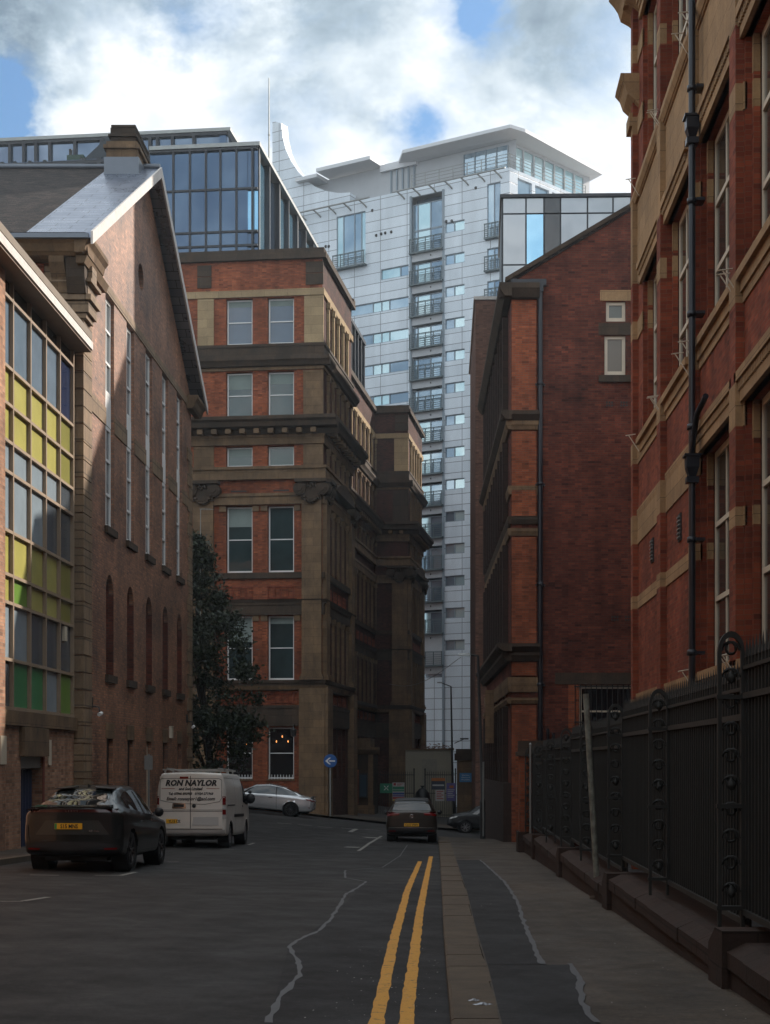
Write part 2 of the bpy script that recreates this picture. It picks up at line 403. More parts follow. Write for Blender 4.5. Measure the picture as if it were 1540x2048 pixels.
# cloud shade: bright billows with grey-blue undersides
shade = wnoise(8.5, 8, .58, (1.3, 4.1, 6.6), .25)
dark = None
for px, py, r, k in ((120, 20, 330, .4), (450, 120, 210, .16), (690, 90, 260, .26), (1060, 130, 250, .13), (560, 260, 120, .05)):
    g = mm('MULTIPLY', blob(px, py, r), k); dark = g if dark is None else mm('ADD', dark, g)
lite = None
for px, py, r, k in ((300, 190, 260, .16), (720, 250, 260, .16), (880, 80, 120, .1), (1230, 300, 330, .28), (560, 60, 110, .06)):
    g = mm('MULTIPLY', blob(px, py, r), k); lite = g if lite is None else mm('ADD', lite, g)
sh = mm('ADD', mm('SUBTRACT', shade, dark), lite)
ccol = rmp(sh, [(.18, (1.5, 2.05, 2.6)), (.36, (3.1, 3.85, 4.5)), (.5, (5.3, 5.9, 6.35)), (.62, (7.3, 7.45, 7.6))])
# clouds away from the sun (behind the viewer) are lit full on
back = mm('MULTIPLY', mm('MAXIMUM', mm('MULTIPLY', sep.outputs[1], -1.0), 0.0), .3)
gain = mm('ADD', 1.0, back)
cc = N('ShaderNodeVectorMath', operation='SCALE'); L(ccol, cc.inputs[0]); L(gain, cc.inputs['Scale'])
mx = N('ShaderNodeMix', data_type='RGBA'); L(mask, mx.inputs[0]); 
skb = N('ShaderNodeVectorMath', operation='MULTIPLY'); L(sky.outputs[0], skb.inputs[0]); skb.inputs[1].default_value = (.5, .72, .95)
L(skb.outputs[0], mx.inputs[6]); L(cc.outputs[0], mx.inputs[7]); L(mx.outputs[2], bg.inputs['Color'])
SC.view_settings.view_transform = 'Standard'; SC.view_settings.look = 'None'; SC.view_settings.exposure = 0.42; SC.view_settings.gamma = 1
SC.cycles.max_bounces = 6; SC.cycles.diffuse_bounces = 3; SC.cycles.glossy_bounces = 3; SC.cycles.transmission_bounces = 3
SC.cycles.sample_clamp_indirect = 6
# thin blue-white air between the street and the far tower
hz = bpy.data.meshes.new('haze'); hb = MB(); hb.box(WD, -95, 95, -60, 190, -12, 62); ho = hb.build('haze', bpy.data.materials.new('haze_air')); ho['kind'] = 'stuff'
hm = ho.data.materials[0]; hm.use_nodes = True; hn = hm.node_tree; hn.nodes.clear(); ho_ = hn.nodes.new('ShaderNodeOutputMaterial'); pv = hn.nodes.new('ShaderNodeVolumePrincipled')
pv.inputs['Color'].default_value = (.82,.92,1,1); pv.inputs['Density'].default_value = .0005; pv.inputs['Anisotropy'].default_value = .35; hn.links.new(pv.outputs[0], ho_.inputs['Volume'])
SC.cycles.volume_bounces = 0; SC.cycles.volume_max_steps = 16

# ------------------------------------------------------------------ ground
def smooth(a, b, x): t = min(1, max(0, (x-a)/(b-a))); return t*t*(3-2*t)
def gz(x, y):
    yy = max(-30, min(y, 82))
    z = -.0237*yy
    s = smooth(48, 66, y)
    c = .03*(1-s) + .105*s if x < 0 else .075*s
    return z - c*max(-16, min(x, 14))
def gp(px, py, dz=0.0):
    """photo pixel -> point on the ground surface"""
    k = (px-PX)/F; m = (PY-py)/F; lo, hi = 1.0, 150.0
    for _ in range(50):
        y = (lo+hi)/2
        if CZ+m*y > gz(k*y, y)+dz: lo = y
        else: hi = y
    return (k*y, y)
def sheet(name, xs, ys, dz, mat, fx=None):
    mb = MB(); nx = len(xs)
    for y in ys:
        for x in xs:
            X = fx(x, y) if fx else x
            mb.v.append((X, y, gz(X, y)+dz))
    for j in range(len(ys)-1):
        for i in range(nx-1):
            mb.f.append([j*nx+i, j*nx+i+1, (j+1)*nx+i+1, (j+1)*nx+i]); mb.m.append(0); mb.smooth.append(True)
    return mb.build(name, mat)
def rng(a, b, n): return [a+(b-a)*i/n for i in range(n+1)]
g = MB(); xs = [-900, -200, -60, -14, -8, 0, 4, 14, 60, 200, 900]; ys = [-200, -60, -20, 0, 20, 40, 48, 52, 56, 60, 64, 68, 75, 82, 120, 300, 1500]
for y in ys:
    for x in xs: g.v.append((x, y, gz(x, y)-.12))
for j in range(len(ys)-1):
    for i in range(len(xs)-1): g.f.append([j*11+i, j*11+i+1, (j+1)*11+i+1, (j+1)*11+i]); g.m.append(0); g.smooth.append(True)
tag(g.build('ground', M['ground']), kind='structure')
tag(sheet('road', rng(-40, 40, 80), rng(-25, 84, 109), 0, M['asphalt']), kind='structure')
# footways: strips between two edge curves
def strip(name, L_, R_, ys, dz, mat, n=6, kind='structure', wall=True):
    """L_, R_: functions y->x. top sheet plus vertical face on both long edges"""
    mb = MB()
    for y in ys:
        a, b = L_(y), R_(y)
        for i in range(n+1):
            x = a+(b-a)*i/n; mb.v.append((x, y, gz(x, y)+dz))
    for j in range(len(ys)-1):
        for i in range(n): mb.f.append([j*(n+1)+i, j*(n+1)+i+1, (j+1)*(n+1)+i+1, (j+1)*(n+1)+i]); mb.m.append(0); mb.smooth.append(False)
    if wall:
        for j in range(len(ys)-1):
            for e in (L_, R_):
                y0, y1 = ys[j], ys[j+1]; x0, x1 = e(y0), e(y1)
                mb.quad((x0, y0, gz(x0,y0)+dz), (x1, y1, gz(x1,y1)+dz), (x1, y1, gz(x1,y1)-.1), (x0, y0, gz(x0,y0)-.1))
        for y in (ys[0], ys[-1]):
            a, b = L_(y), R_(y); mb.quad((a,y,gz(a,y)+dz), (b,y,gz(b,y)+dz), (b,y,gz(b,y)-.1), (a,y,gz(a,y)-.1))
    return tag(mb.build(name, mat), kind=kind)
def curve(pts):
    pts = sorted(pts)
    def f(y):
        if y <= pts[0][0]: return pts[0][1]
        for (a, xa), (b, xb) in zip(pts, pts[1:]):
            if y <= b: return xa+(xb-xa)*(y-a)/(b-a)
        return pts[-1][1]
    return f
KH = .12
KR = curve([(-25,.08)]+[(p[1], p[0]) for p in [gp(*q, dz=KH) for q in ((903,2040),(893,1930),(887,1850),(884,1780),(880,1712))]]+[(60,-.18)])   # road edge of the right kerb
KI = curve([(-25,.42)]+[(p[1], p[0]) for p in [gp(*q, dz=KH) for q in ((998,2040),(972,1930),(948,1850),(932,1780),(909,1712))]]+[(60,.22)])      # its inner edge
YE = 57.5
strip('pavement', KI, lambda y: 2.75 if y < 46 else 2.6, rng(-25, YE, 70), KH-.004, M['paving'])
# far corner of the right footway: bends away round the brick building
mb = MB(); 
for i in range(12):
    a0, a1 = pi/2*i/11, 0
    pass
strip('pavement', lambda y: -8.35, lambda y: -8.2, [-25, -24.9], KH-.02, M['paving'])
bpy.data.objects.remove([o for o in bpy.data.objects if o.name.startswith('pavement')][-1])
LK = lambda y: -8.75 if y < 55 else -8.75-3.2*smooth(55, 61, y)**1.5
strip('pavement', lambda y: -14, lambda y: LK(y)-.16, rng(-25, 61, 80), KH-.004, M['paving'])
strip('kerb', lambda y: LK(y)-.16, LK, rng(-25, 61, 80), KH, M['kerb'], 1)
# right kerb as single stones with thin joints, uneven inner edge
mb = MB(); y = -6.0
while y < YE:
    ln = random.uniform(.8, 1.25); y1 = min(y+ln-.012, YE); j0, j1 = random.uniform(-.012, .015), random.uniform(-.012, .015); dzz = KH+random.uniform(-.004, .006)
    if not (49.2 < y < 50.2):
        P = []
        for yy, jj in ((y, j0), (y1, j1)):
            a, b = KR(yy), KI(yy)+jj; P += [(a, yy, gz(a,yy)-.1), (a-.0, yy, gz(a,yy)+dzz-.015), (a+.02, yy, gz(a,yy)+dzz), (b, yy, gz(b,yy)+dzz), (b, yy, gz(b,yy)-.1)]
        mb.add(P, [(i, i+1, i+6, i+5) for i in range(4)]+[(0,1,2,3,4),(5,6,7,8,9)])
    y += ln
tag(mb.build('kerb', M['kerb']), kind='structure')
# pavement of the far side of the cross street, in front of the hall
strip('pavement', lambda y: -30, lambda y: 12, rng(75.2, 83, 12), KH-.004, M['paving'], 24)
strip('kerb', lambda y: -30, lambda y: 12, [75.0, 75.2], KH, M['kerb'], 24)
# markings
def band(name, pts, hw, dz, mat, label=None, cat=None, wob=0.0, hw2=None):
    """ribbon on the ground along world points"""
    mb = MB(); n = 0; P = []
    for (x0, y0), (x1, y1) in zip(pts, pts[1:]):
        k = max(1, int(sqrt((x1-x0)**2+(y1-y0)**2)/.12))
        P += [(x0+(x1-x0)*i/k, y0+(y1-y0)*i/k) for i in range(k)]
    P.append(pts[-1]); 
    for i, (x, y) in enumerate(P):
        a, b = P[max(0,i-1)], P[min(len(P)-1,i+1)]; dx, dy = b[0]-a[0], b[1]-a[1]; l = sqrt(dx*dx+dy*dy) or 1; nx, ny = dy/l, -dx/l
        h = hw*(1+wob*(noise.noise(Vector((x*3, y*3, hw)))))
        o = wob*hw*1.2*noise.noise(Vector((x*2.3, y*2.3, 4)))
        for sgn in (-1, 1):
            h2 = h*(1+wob*.7*noise.noise(Vector((x*9, y*9, sgn*5.0))))
            X, Y = x+nx*(o+sgn*h2), y+ny*(o+sgn*h2); mb.v.append((X, Y, gz(X, Y)+dz))
    for i in range(len(P)-1): mb.f.append([2*i, 2*i+1, 2*i+3, 2*i+2]); mb.m.append(0); mb.smooth.append(False)
    o = mb.build(name, mat); tag(o, kind='structure'); return o
def gpts(l, dz=0): return [gp(*p, dz=dz) for p in l]
yl = gpts([(754,2040),(783,1900),(800,1835),(815,1780),(840,1723)]); yr = gpts([(813,2040),(830,1900),(838,1835),(848,1780),(862,1713)])
yl = [(yl[0][0]-.01, 4.0)]+yl; yr = [(yr[0][0], 4.0)]+yr
band('yellow_line', yl, .053, .004, M['yellow_line'], wob=.16); band('yellow_line', yr, .053, .004, M['yellow_line'], wob=.16)
# left corner yellow lines
for o_ in (0, .28):
    band('yellow_line', [(-10.6, 63.0+o_*.2), (-9.3+o_, 61.2+o_*.5), (-8.6+o_*.8, 60.0), (-8.5+o_, 57.5)], .05, .004, M['yellow_line'])
# give-way dashes and stray marks
for a, b in (((555,1646),(583,1648)), ((595,1649),(624,1652)), ((635,1653),(665,1656)), ((683,1656),(712,1659)), ((730,1659),(760,1661))):
    band('white_line', gpts([a, b]), .08, .004, M['white_line'])
band('white_line', gpts([(700,1664),(713,1658)]), .09, .004, M['white_line'])
band('white_line', gpts([(717,1702),(738,1687),(763,1672)]), .05, .004, M['white_line'])
for x, y in ((705,1694),(744,1675)): band('white_line', gpts([(x-15,y),(x+14,y+1)]), .35, .004, M['white_line'])
# parking bay marks (left)
band('white_line', gpts([(0,1803),(46,1803)]), .045, .004, M['white_line']); band('white_line', gpts([(46,1803),(97,1795)]), .05, .008, M['white_line'])
band('white_line', gpts([(60,1750),(118,1751)]), .05, .004, M['white_line']); band('white_line', gpts([(190,1751),(242,1751)]), .05, .004, M['white_line']); band('white_line', gpts([(240,1752),(271,1745)]), .05, .008, M['white_line'])
band('white_line', gpts([(335,1724),(358,1724)]), .05, .004, M['white_line']); band('white_line', gpts([(497,1690),(508,1686)]), .05, .004, M['white_line'])
band('white_line', gpts([(440,1699),(467,1699)]), .05, .004, M['white_line'])
# sealed cracks in the road and along the footway patch
band('crack_sealant', gpts([(538,2046),(556,2000),(597,1953),(600,1930),(577,1893),(612,1872),(640,1862),(664,1835),(686,1800),(690,1790),(730,1766),(733,1763),(690,1756),(690,1741)]), .022, .0045, M['sealant'], wob=.9)
band('crack_sealant', gpts([(690,1741),(765,1735),(800,1712),(815,1690)]), .012, .0045, M['sealant'], wob=.9)
fp = gpts([(960,1720),(985,1742),(1010,1765),(1035,1805),(1045,1840),(1062,1880),(1084,1929)], KH); fp2 = gpts([(1140,1928),(1160,1965),(1166,2010),(1194,2046)], KH)
band('crack_sealant', fp, .024, KH+.006, M['sealant'], wob=.8); band('crack_sealant', fp2, .024, KH+.006, M['sealant'], wob=.8)
fc = curve([(p[1], p[0]) for p in fp]); fc2 = curve([(p[1], p[0]) for p in fp2]); y0 = fp[-1][1]
strip('pavement_patch', lambda y: KI(y)+.015, fc, rng(y0, fp[0][1], 40), KH+.001, M['asphalt_dark'], 2, wall=False)
strip('pavement_patch', lambda y: KI(y)+.015, fc2, rng(2, y0-.02, 20), KH+.001, M['asphalt_dark'], 2, wall=False)
# darker trench reinstatement beside the double yellow lines
rp = gpts([(538,2046),(577,1893),(664,1835),(730,1766)]); rc = curve([(p[1], p[0]) for p in rp])
strip('road_patch', lambda y: rc(y), lambda y: KR(y)-.01, rng(5, rp[-1][1], 40), .002, M['asphalt_dark'], 3, wall=False)
# two crushed foil cans on the kerb and blown litter
litm = plain('foil_scrap', (.3,.31,.33), .35, metal=.7)
for (px, py, wd) in ((948,2003,.09), (966,2011,.15)):
    x, y = gp(px, py, KH); mb = MB(); n = 9
    for i in range(n+1):
        for j in (0, 1, 2): mb.v.append((x+(i/n-.5)*wd, y+(j-1)*.028*sin(pi*i/n)+.004*sin(i*3), gz(x,y)+KH+.008+.014*sin(pi*i/n)*(1 if j == 1 else .1)+.003*sin(i*5+j)))
    for i in range(n):
        for j in (0,1): mb.f.append([i*3+j, i*3+j+1, i*3+j+4, i*3+j+3]); mb.m.append(0); mb.smooth.append(False)
    tag(mb.build('foil_scrap', litm), ('smaller' if wd < .15 else 'larger')+' crumpled foil scrap on the kerb stone at the bottom edge', 'litter', 'foil scraps on the kerb')
mb = MB()
for i in range(170):
    if random.random() < .6: x, y = random.uniform(-1.0,-.02), random.uniform(10.5, 16)
    else: x, y = random.uniform(.5, 2.2), random.uniform(9, 34)
    r = random.uniform(.003, .009); z = gz(x,y)+(KH if x > .1 else 0)+.006; a = random.uniform(0, 3)
    mb.add([(x+r*cos(a+q), y+r*sin(a+q)*1.3, z+random.uniform(0,.004)) for q in (0,1.6,3.1,4.7)], [(0,1,2,3)])
tag(mb.build('grit', plain('pale_grit', (.5,.48,.45), .6)), 'pale specks of grit and broken glass strewn in the gutter and footway', 'grit', kind='stuff')
# ------------------------------------------------------------------ windows
_wc = {}
def window(par, fr, u, z, wd, ht, inset, style='sash', frame=None, glass=None, fw=.06, name='window', blind=0, rows=2, cols=1, w=0.0, depth=.07):
    """framed window in an opening; frame is the part, pane (and blind) its sub-parts. (u,z) = lower left corner"""
    frame = frame or M['white_paint']; glass = glass or M['glass_hall']
    key = (style, round(wd,3), round(ht,3), frame.name, glass.name, fw, blind, rows, cols, depth)
    if key not in _wc:
        f = Fr(0, 0, 0); a = MB()
        a.box(f, 0, fw, -depth, 0, 0, ht); a.box(f, wd-fw, wd, -depth, 0, 0, ht)
        a.box(f, fw, wd-fw, -depth, 0, 0, fw*1.3); a.box(f, fw, wd-fw, -depth, 0, ht-fw, ht)
        for r in range(1, rows):
            zz = ht*r/rows; k = fw*.75 if style == 'sash' else fw*.5
            a.box(f, fw, wd-fw, -depth*.8, .012, zz-k/2, zz+k/2)
        for c in range(1, cols):
            x = wd*c/cols; a.box(f, x-fw*.3, x+fw*.3, -depth*.7, -.008, fw*1.3, ht-fw)
        g = MB(); g.box(f, fw*.6, wd-fw*.6, -depth-.03, -depth*.55, fw*.8, ht-fw*.6)
        bl = None
        if blind:
            b = MB(); b.box(f, fw*.9, wd-fw*.9, -depth*.5, -depth*.42, ht*(1-blind), ht-fw); bl = b.mesh('blind', [M['blind']])
        _wc[key] = (a.mesh('window', [frame]), g.mesh('pane', [glass]), bl)
    m1, m2, m3 = _wc[key]
    o = bpy.data.objects.new(name, m1); COL.objects.link(o); o.parent = par
    o.location = Vector(fr.p(u, w-inset, z))-worldloc(par); o.rotation_euler = (0, 0, fr.a)
    for nm, me in (('pane', m2), ('blind', m3)):
        if me: c = bpy.data.objects.new(nm, me); COL.objects.link(c); c.parent = o
    return o
def grid_part(mb, fr, u0, u1, z0, z1, us, zs, t, w0, w1, m=0):
    """bars of thickness t along listed us and zs"""
    for u in us: mb.box(fr, u-t/2, u+t/2, w0, w1, z0, z1, m)
    zz = list(zs); uu = [u0]+sorted(us)+[u1]
    for z in zz:
        for a, b in zip(uu, uu[1:]):
            a2, b2 = a+(t/2 if a in us else 0), b-(t/2 if b in us else 0)
            if b2 > a2: mb.box(fr, a2, b2, w0, w1-.004, z-t/2, z+t/2, m)

# =================================================================== LEFT: gabled brick hall, long front towards the street
GX = -9.75; GL = Fr(GX, 0, pi/2)          # u = world Y, outwards +X
gY0, gY1 = 40.6, 58.2; gYm = (gY0+gY1)/2; zE, zA = 15.6, 20.9
M['glass_gab'] = glassy('pale_reflecting_glass', (.12,.14,.15), .12, .9)
gab = thing('gabled_building', 'tall brown brick gabled building with slate roof, slit windows and blind arches, left side', 'building', (GX, gYm, gz(GX, gYm)))
W5 = [GL.u(px, -.2) for px in (206, 248, 286, 319, 348)]; ww = 1.14
holes = [(u-ww/2, u+ww/2, 8.45, 15.2) for u in W5] + [(u-.42, u+.42, -2, 2.3) for u in W5]
mb = MB(); zb = -2.2
arch = []
mb.wall(GL, gY0, gY1, zb, 3.9, holes, .14)
# wall course with the blind arches: rectangular cell + arched fill
az0, azs = 4.15, 6.55
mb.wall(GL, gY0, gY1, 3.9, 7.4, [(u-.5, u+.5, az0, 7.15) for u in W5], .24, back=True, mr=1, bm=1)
for u in W5:
    n = 10; A = [(u-.5, azs)]+[(u-.5*cos(pi*k/n), azs+.55*sin(pi*k/n)) for k in range(n+1)]+[(u+.5, azs)]
    # spandrels left and right closing the square top of the cell
    for sgn in (-1, 1):
        pts = [(u+sgn*.5, azs)]+[(u+sgn*.5*cos(pi/2*k/6), azs+.55*sin(pi/2*k/6)) for k in range(7)]+[(u, 7.15), (u+sgn*.5, 7.15)]
        mb.prism([GL.p(a, -.001, b) for a, b in pts[1:]], tuple(Vector(GL.p(0,-.14,0))-Vector(GL.p(0,-.001,0))))
mb.wall(GL, gY0, gY1, 7.4, 15.6, holes, .17)
# gable triangle with a round hole
oc = (gYm-.9, 17.3); R_ = .42; n = 24
hole = [GL.p(oc[0]+R_*cos(2*pi*k/n), 0, oc[1]+R_*sin(2*pi*k/n)) for k in range(n)]
tri = [(gY0, 15.6), (gY1, 15.6), (gYm, zA)]
def onTri(a):
    d = (cos(a), sin(a)); best = 1e9
    for (p, q) in ((tri[0],tri[1]), (tri[1],tri[2]), (tri[2],tri[0])):
        ex, ey = q[0]-p[0], q[1]-p[1]; den = d[0]*ey-d[1]*ex
        if abs(den) < 1e-9: continue
        t_ = ((p[0]-oc[0])*ey-(p[1]-oc[1])*ex)/den; s_ = ((p[0]-oc[0])*d[1]-(p[1]-oc[1])*d[0])/den
        if t_ > 0 and -1e-6 <= s_ <= 1+1e-6: best = min(best, t_)
    return (oc[0]+d[0]*best, oc[1]+d[1]*best)
angs = sorted([2*pi*k/48 for k in range(48)]+[atan2(p[1]-oc[1], p[0]-oc[0])%(2*pi) for p in tri])
for a, b in zip(angs, angs[1:]+[angs[0]+2*pi]):
    if b-a < 1e-5: continue
    i0 = (oc[0]+R_*cos(a), oc[1]+R_*sin(a)); i1 = (oc[0]+R_*cos(b), oc[1]+R_*sin(b)); o0, o1 = onTri(a), onTri(b)
    mb.quad(GL.p(i0[0],0,i0[1]), GL.p(i1[0],0,i1[1]), GL.p(o1[0],0,o1[1]), GL.p(o0[0],0,o0[1]))
    mb.quad(GL.p(i0[0],0,i0[1]), GL.p(i1[0],0,i1[1]), GL.p(i1[0],-.4,i1[1]), GL.p(i0[0],-.4,i0[1]))
# side towards the camera, far side and back
GN = Fr(GX, gY0, 0)   # facing -Y, u negative to the left
mb.wall(GN, -22, 0, zb, 15.6)
mb.quad((GX, gY1, zb), (GX-22, gY1, zb), (GX-22, gY1, 15.6), (GX, gY1, 15.6)); mb.quad((GX-22, gY0, zb), (GX-22, gY1, zb), (GX-22, gY1, 15.6), (GX-22, gY0, 15.6))
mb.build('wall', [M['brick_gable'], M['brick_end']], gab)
ocl = MB(); ocl.lathe(GL.p(oc[0], -.38, oc[1]), [(0,0),(R_+.02,0)], 24, axis='x'); ocl.build('louvre', M['black_iron'], gab)
# stone string across, sill stones, lintel band
mb = MB(); us = [gY0+.95]+[x for u in W5 for x in (u-ww/2-.02, u+ww/2+.02)]+[gY1-.9]
for a, b in zip(us[::2], us[1::2]): mb.box(GL, a, b, -.05, .03, 11.35, 11.85)
mb.box(GL, gY0+.95, gY1-.9, -.05, .03, 15.22, 15.5)
mb.build('string_course', M['stone_quoin'], gab)
mb = MB()
for u in W5: mb.box(GL, u-ww/2-.12, u+ww/2+.12, -.29, .1, 8.25, 8.45); mb.box(GL, u-.62, u+.62, -.3, .1, 3.93, 4.15)
mb.build('sill', M['stone_dark'], gab)
for u in W5:
    window(gab, GL, u-ww/2, 8.46, ww, 3.0, .1, 'sash', M['white_paint'], M['glass_gab'], .1, rows=3, cols=2)
    pn = MB(); pn.box(GL, u-ww/2+.02, u+ww/2-.02, -.16, -.09, 11.48, 12.35); pn.build('spandrel_panel', M['white_paint'], gab)
    window(gab, GL, u-ww/2, 12.37, ww, 2.82, .1, 'sash', M['white_paint'], M['glass_gab'], .1, rows=3, cols=2)
for i, u in enumerate(W5):
    d = MB(); d.box(GL, u-.42, u+.42, -.2, -.13, gz(GX,u)-.1, 2.3); d.box(GL, u-.3, u+.3, -.13, -.11, .2, 1.9)
    dd = d.build('door', M['black_iron'] if i != 2 else M['cream_paint'], gab)
    lb = MB(); lb.box(GL, u-.55, u+.55, -.1, .015, 2.3, 2.75); lb.build('lintel', M['stone_hall'], gab)
# quoins: blocks with V joints on both street corners
for uu, side in ((gY0, 0), (gY1, 1)):
    mb = MB(); z = zb
    while z < 13.5:
        ln = .95 if int(round((z-zb)/.48)) % 2 == 0 or side == 0 else .62
        a, b = (uu-.045, uu+ln) if side == 0 else (uu-ln, uu+.045)
        P = [GL.p(a, .045, z+.012), GL.p(b, .045, z+.012), GL.p(b, .045, z+.468), GL.p(a, .045, z+.468)]
        mb.box(GL, a, b, -.5 if side == 0 else -.5, .045, z+.014, z+.466)
        z += .48
    mb.build('quoins', M['stone_quoin'], gab)
# entablature: runs along the camera-side wall and breaks at the corner as short returns
prof = [(12.9,13.05,.1),(13.6,13.72,.14),(13.74,14.02,.22),(14.05,14.2,.3),(14.22,14.5,.2),(14.52,14.62,.32)]
mb = MB()
for z0, z1, pr in prof:
    mb.box(GN, -22, pr, -.3, pr, z0, z1)
    mb.box(GL, gY0+.301, gY0+.55+pr, -.2, pr, z0, z1-.002)
mb.box(GN, -22, .05, -.3, .05, 13.06, 13.59); mb.box(GN, -22, .3, -.4, .12, 14.63, 15.0); mb.build('entablature', M['stone_quoin'], gab)
mb = MB(); P = [(0,15.62),(.95,15.62),(.95,15.5),(.8,15.38),(.72,15.2),(.62,15.12),(0,15.12)]
mb.profile(GN, P, -22, .32); 
PL = [(0,15.62),(.42,15.62),(.42,15.5),(.33,15.38),(.28,15.2),(.2,15.12),(0,15.12)]
mb.profile(GL, [(a, z-.003) for a, z in PL], gY0-.9, gY0+1.3)
for dzz, ln in ((0, 1.9), ): mb.profile(GL, [(.0,15.1),(.3,15.1),(.22,14.9),(0,14.9)], gY0-.7, gY0+ln)
mb.profile(GL, PL, gY1-1.0, gY1+.9)
mb.build('cornice', M['stone_hall'], gab)
for u in (-.55, -2.35, -4.15, -5.95):
    mb = MB(); pts = [(.1,15.12),(.62,15.12),(.62,14.95),(.5,14.8),(.34,14.62),(.26,14.4),(.26,14.24),(.1,14.24)]
    mb.prism([GN.p(u-.2, a, z) for a, z in pts], (.4, 0, 0)); mb.build('bracket', M['stone_hall'], gab)
mb = MB()   # scroll bracket on the street face of the corner, and brick infill
pts = [(gY0-.55,15.1),(gY0+.85,15.1),(gY0+.75,14.75),(gY0+.3,14.5),(gY0+.05,14.1),(gY0-.35,14.2),(gY0-.5,14.6)]
mb.prism([GL.p(a, -.32, z) for a, z in pts], (.5, 0, 0)); mb.build('bracket', M['stone_dark'], gab)
mb = MB()
for u in (-1.45, -3.25, -5.05): mb.box(GN, u-.45, u+.45, .1, .16, 14.66, 15.05)
mb.build('brick_panel', M['brick_near'], gab)
# roof: ridge runs away from the street; slates, verge of metal sheets, chimney
ov = .45; sl = (zA+.25-zE)/(gYm-(gY0-.95)); ez = zE
def rp_(x, s, t, dz=0):  # s=-1 near slope,+1 far; t 0 eave..1 ridge
    y = gYm+s*(1-t)*(gYm-(gY0-.95)); return (x, y, ez+.02+t*(zA+.25-zE)+dz)
def slab(x0, x1, t0, t1, s, th, dz=0):
    P = [rp_(x, s, t, d) for d in (dz-th, dz) for t in (t0, t1) for x in (x0, x1)]
    return P, [(0,1,3,2),(4,6,7,5),(0,4,5,1),(2,3,7,6),(0,2,6,4),(1,5,7,3)]
mb = MB()
for s_ in (-1, 1): mb.add(*slab(GX-22, GX-1.25, 0, 1, s_, .14))
for s_ in (-1, 1): mb.add(*slab(GX-1.25, GX+ov, .0, 1, s_, .14), m=1)
rf = mb.build('roof', [M['slate'], M['verge']], gab)
mb = MB()
for s_ in (-1, 1): mb.add(*slab(GX+ov, GX+ov+.06, 0, 1, s_, .34, .03)); 
mb.build('barge_board', M['mortar_white'], rf)
mb = MB(); mb.tube([rp_(GX-22, 1, 1, .05), rp_(GX+ov, 1, 1, .05)], .1, 8); mb.build('ridge', M['lead'], rf)
mb = MB()
for s_ in (-1,1):
    mb.box(WD, GX-22, GX+ov-.05, gYm+s_*(gYm-gY0+.95)-.07, gYm+s_*(gYm-gY0+.95)+.07, ez-.14, ez-.02)
mb.build('gutter', M['lead'], rf)
mb = MB(); cx0, cx1, cy0, cy1 = -10.85, -9.85, 48.4, 50.9
mb.box(WD, cx0-.06, cx1+.06, cy0-.06, cy1+.06, zA-.7, zA+.22)
ch = mb.build('chimney', M['lead'], rf)
mb = MB(); mb.box(WD, cx0, cx1, cy0, cy1, zA+.2, zA+.75); mb.box(WD, cx0-.08, cx1+.08, cy0-.08, cy1+.08, zA+.5, zA+.62)
o = mb.build('chimney', M['stone_hall'], rf); 
mb = MB(); mb.box(WD, cx0+.1, cx1-.1, cy0+.15, cy1-.15, zA+.75, zA+1.25); mb.box(WD, cx0+.04, cx1-.04, cy0+.08, cy1-.08, zA+.95, zA+1.02); mb.box(WD, cx0+.13, cx1-.08, cy0+.12, cy1-.12, zA+1.25, zA+1.33)
mb.build('chimney_cap', M['stone_dark'], rf)
# wall lamp/cameras and cables on the gable building
def wall_camera(px, py, fr, label, flip=1):
    u = fr.u(px); z = fr.z(py, u); t_ = thing('security_camera', label, 'camera', fr.p(u, 0, z), 0, 'cameras fixed to the left buildings')
    a = MB(); a.box(fr, u-.05, u+.05, 0, .05, z-.07, z+.25); a.tube([fr.p(u,.04,z), fr.p(u,.22,z-.03), fr.p(u+.03,.24,z-.2)], .022, 6); a.build('bracket', M['black_iron'], t_)
    a = MB(); a.tube([fr.p(u-.14,.26,z-.24), fr.p(u+.12,.26,z-.2)], .055, 10); a.build('camera_body', M['white_paint'], t_); return t_
wall_camera(182, 1412, GL, 'white bullet camera on a black bracket at the near edge of the brown gabled wall')
wall_camera(373, 1442, GL, 'white bullet camera high on the far quoins of the brown gabled wall')
t_ = thing('alarm_box', 'small pale box on the wall between the last two doorways of the gabled building', 'wall box', GL.p(GL.u(340), 0, GL.z(1465, GL.u(340))))
u = GL.u(340); z = GL.z(1465, u); mb = MB(); mb.box(GL, u-.16, u+.16, 0, .09, z-.2, z+.2); mb.build('housing', M['cream_paint'], t_); mb = MB(); mb.box(GL, u-.18, u+.18, 0, .11, z+.2, z+.23); mb.build('lid', M['cream_paint'], t_)

# =================================================================== LEFT NEAR: panelled curtain-wall building
QX = -9.95; QL = Fr(QX, 0, pi/2); qY0, qY1 = -14.0, gY0-.12
pan = thing('panelled_building', 'mid-century block with yellow, green and frosted glass panels above a blue door, far left', 'building', (QX, 36, gz(QX, 36)))
pYs = [QL.u(px) for px in (3, 24, 59, 90, 118, 145)]; pY0 = pYs[0]; sp = 1.38
zr = [2.85, 3.96, 5.26, 5.9, 6.9, 8.25, 8.95, 9.8, 10.65, 12.25, 12.7]
mb = MB(); dY0, dY1 = QL.u(12, -.35), QL.u(56, -.35)
mb.wall(QL, pY0-.12, qY1, -2.2, 2.45, [(dY0, dY1, -2.2, 1.75)], .35)
mb.box(QL, qY0, pY0-.12, -.4, .12, -2.2, 12.72)       # brick pier at left edge; unseen run past the viewer added to cut sky light
mb.box(QL, pY0-.12, qY1, -6, -.45, 12.3, 12.7)
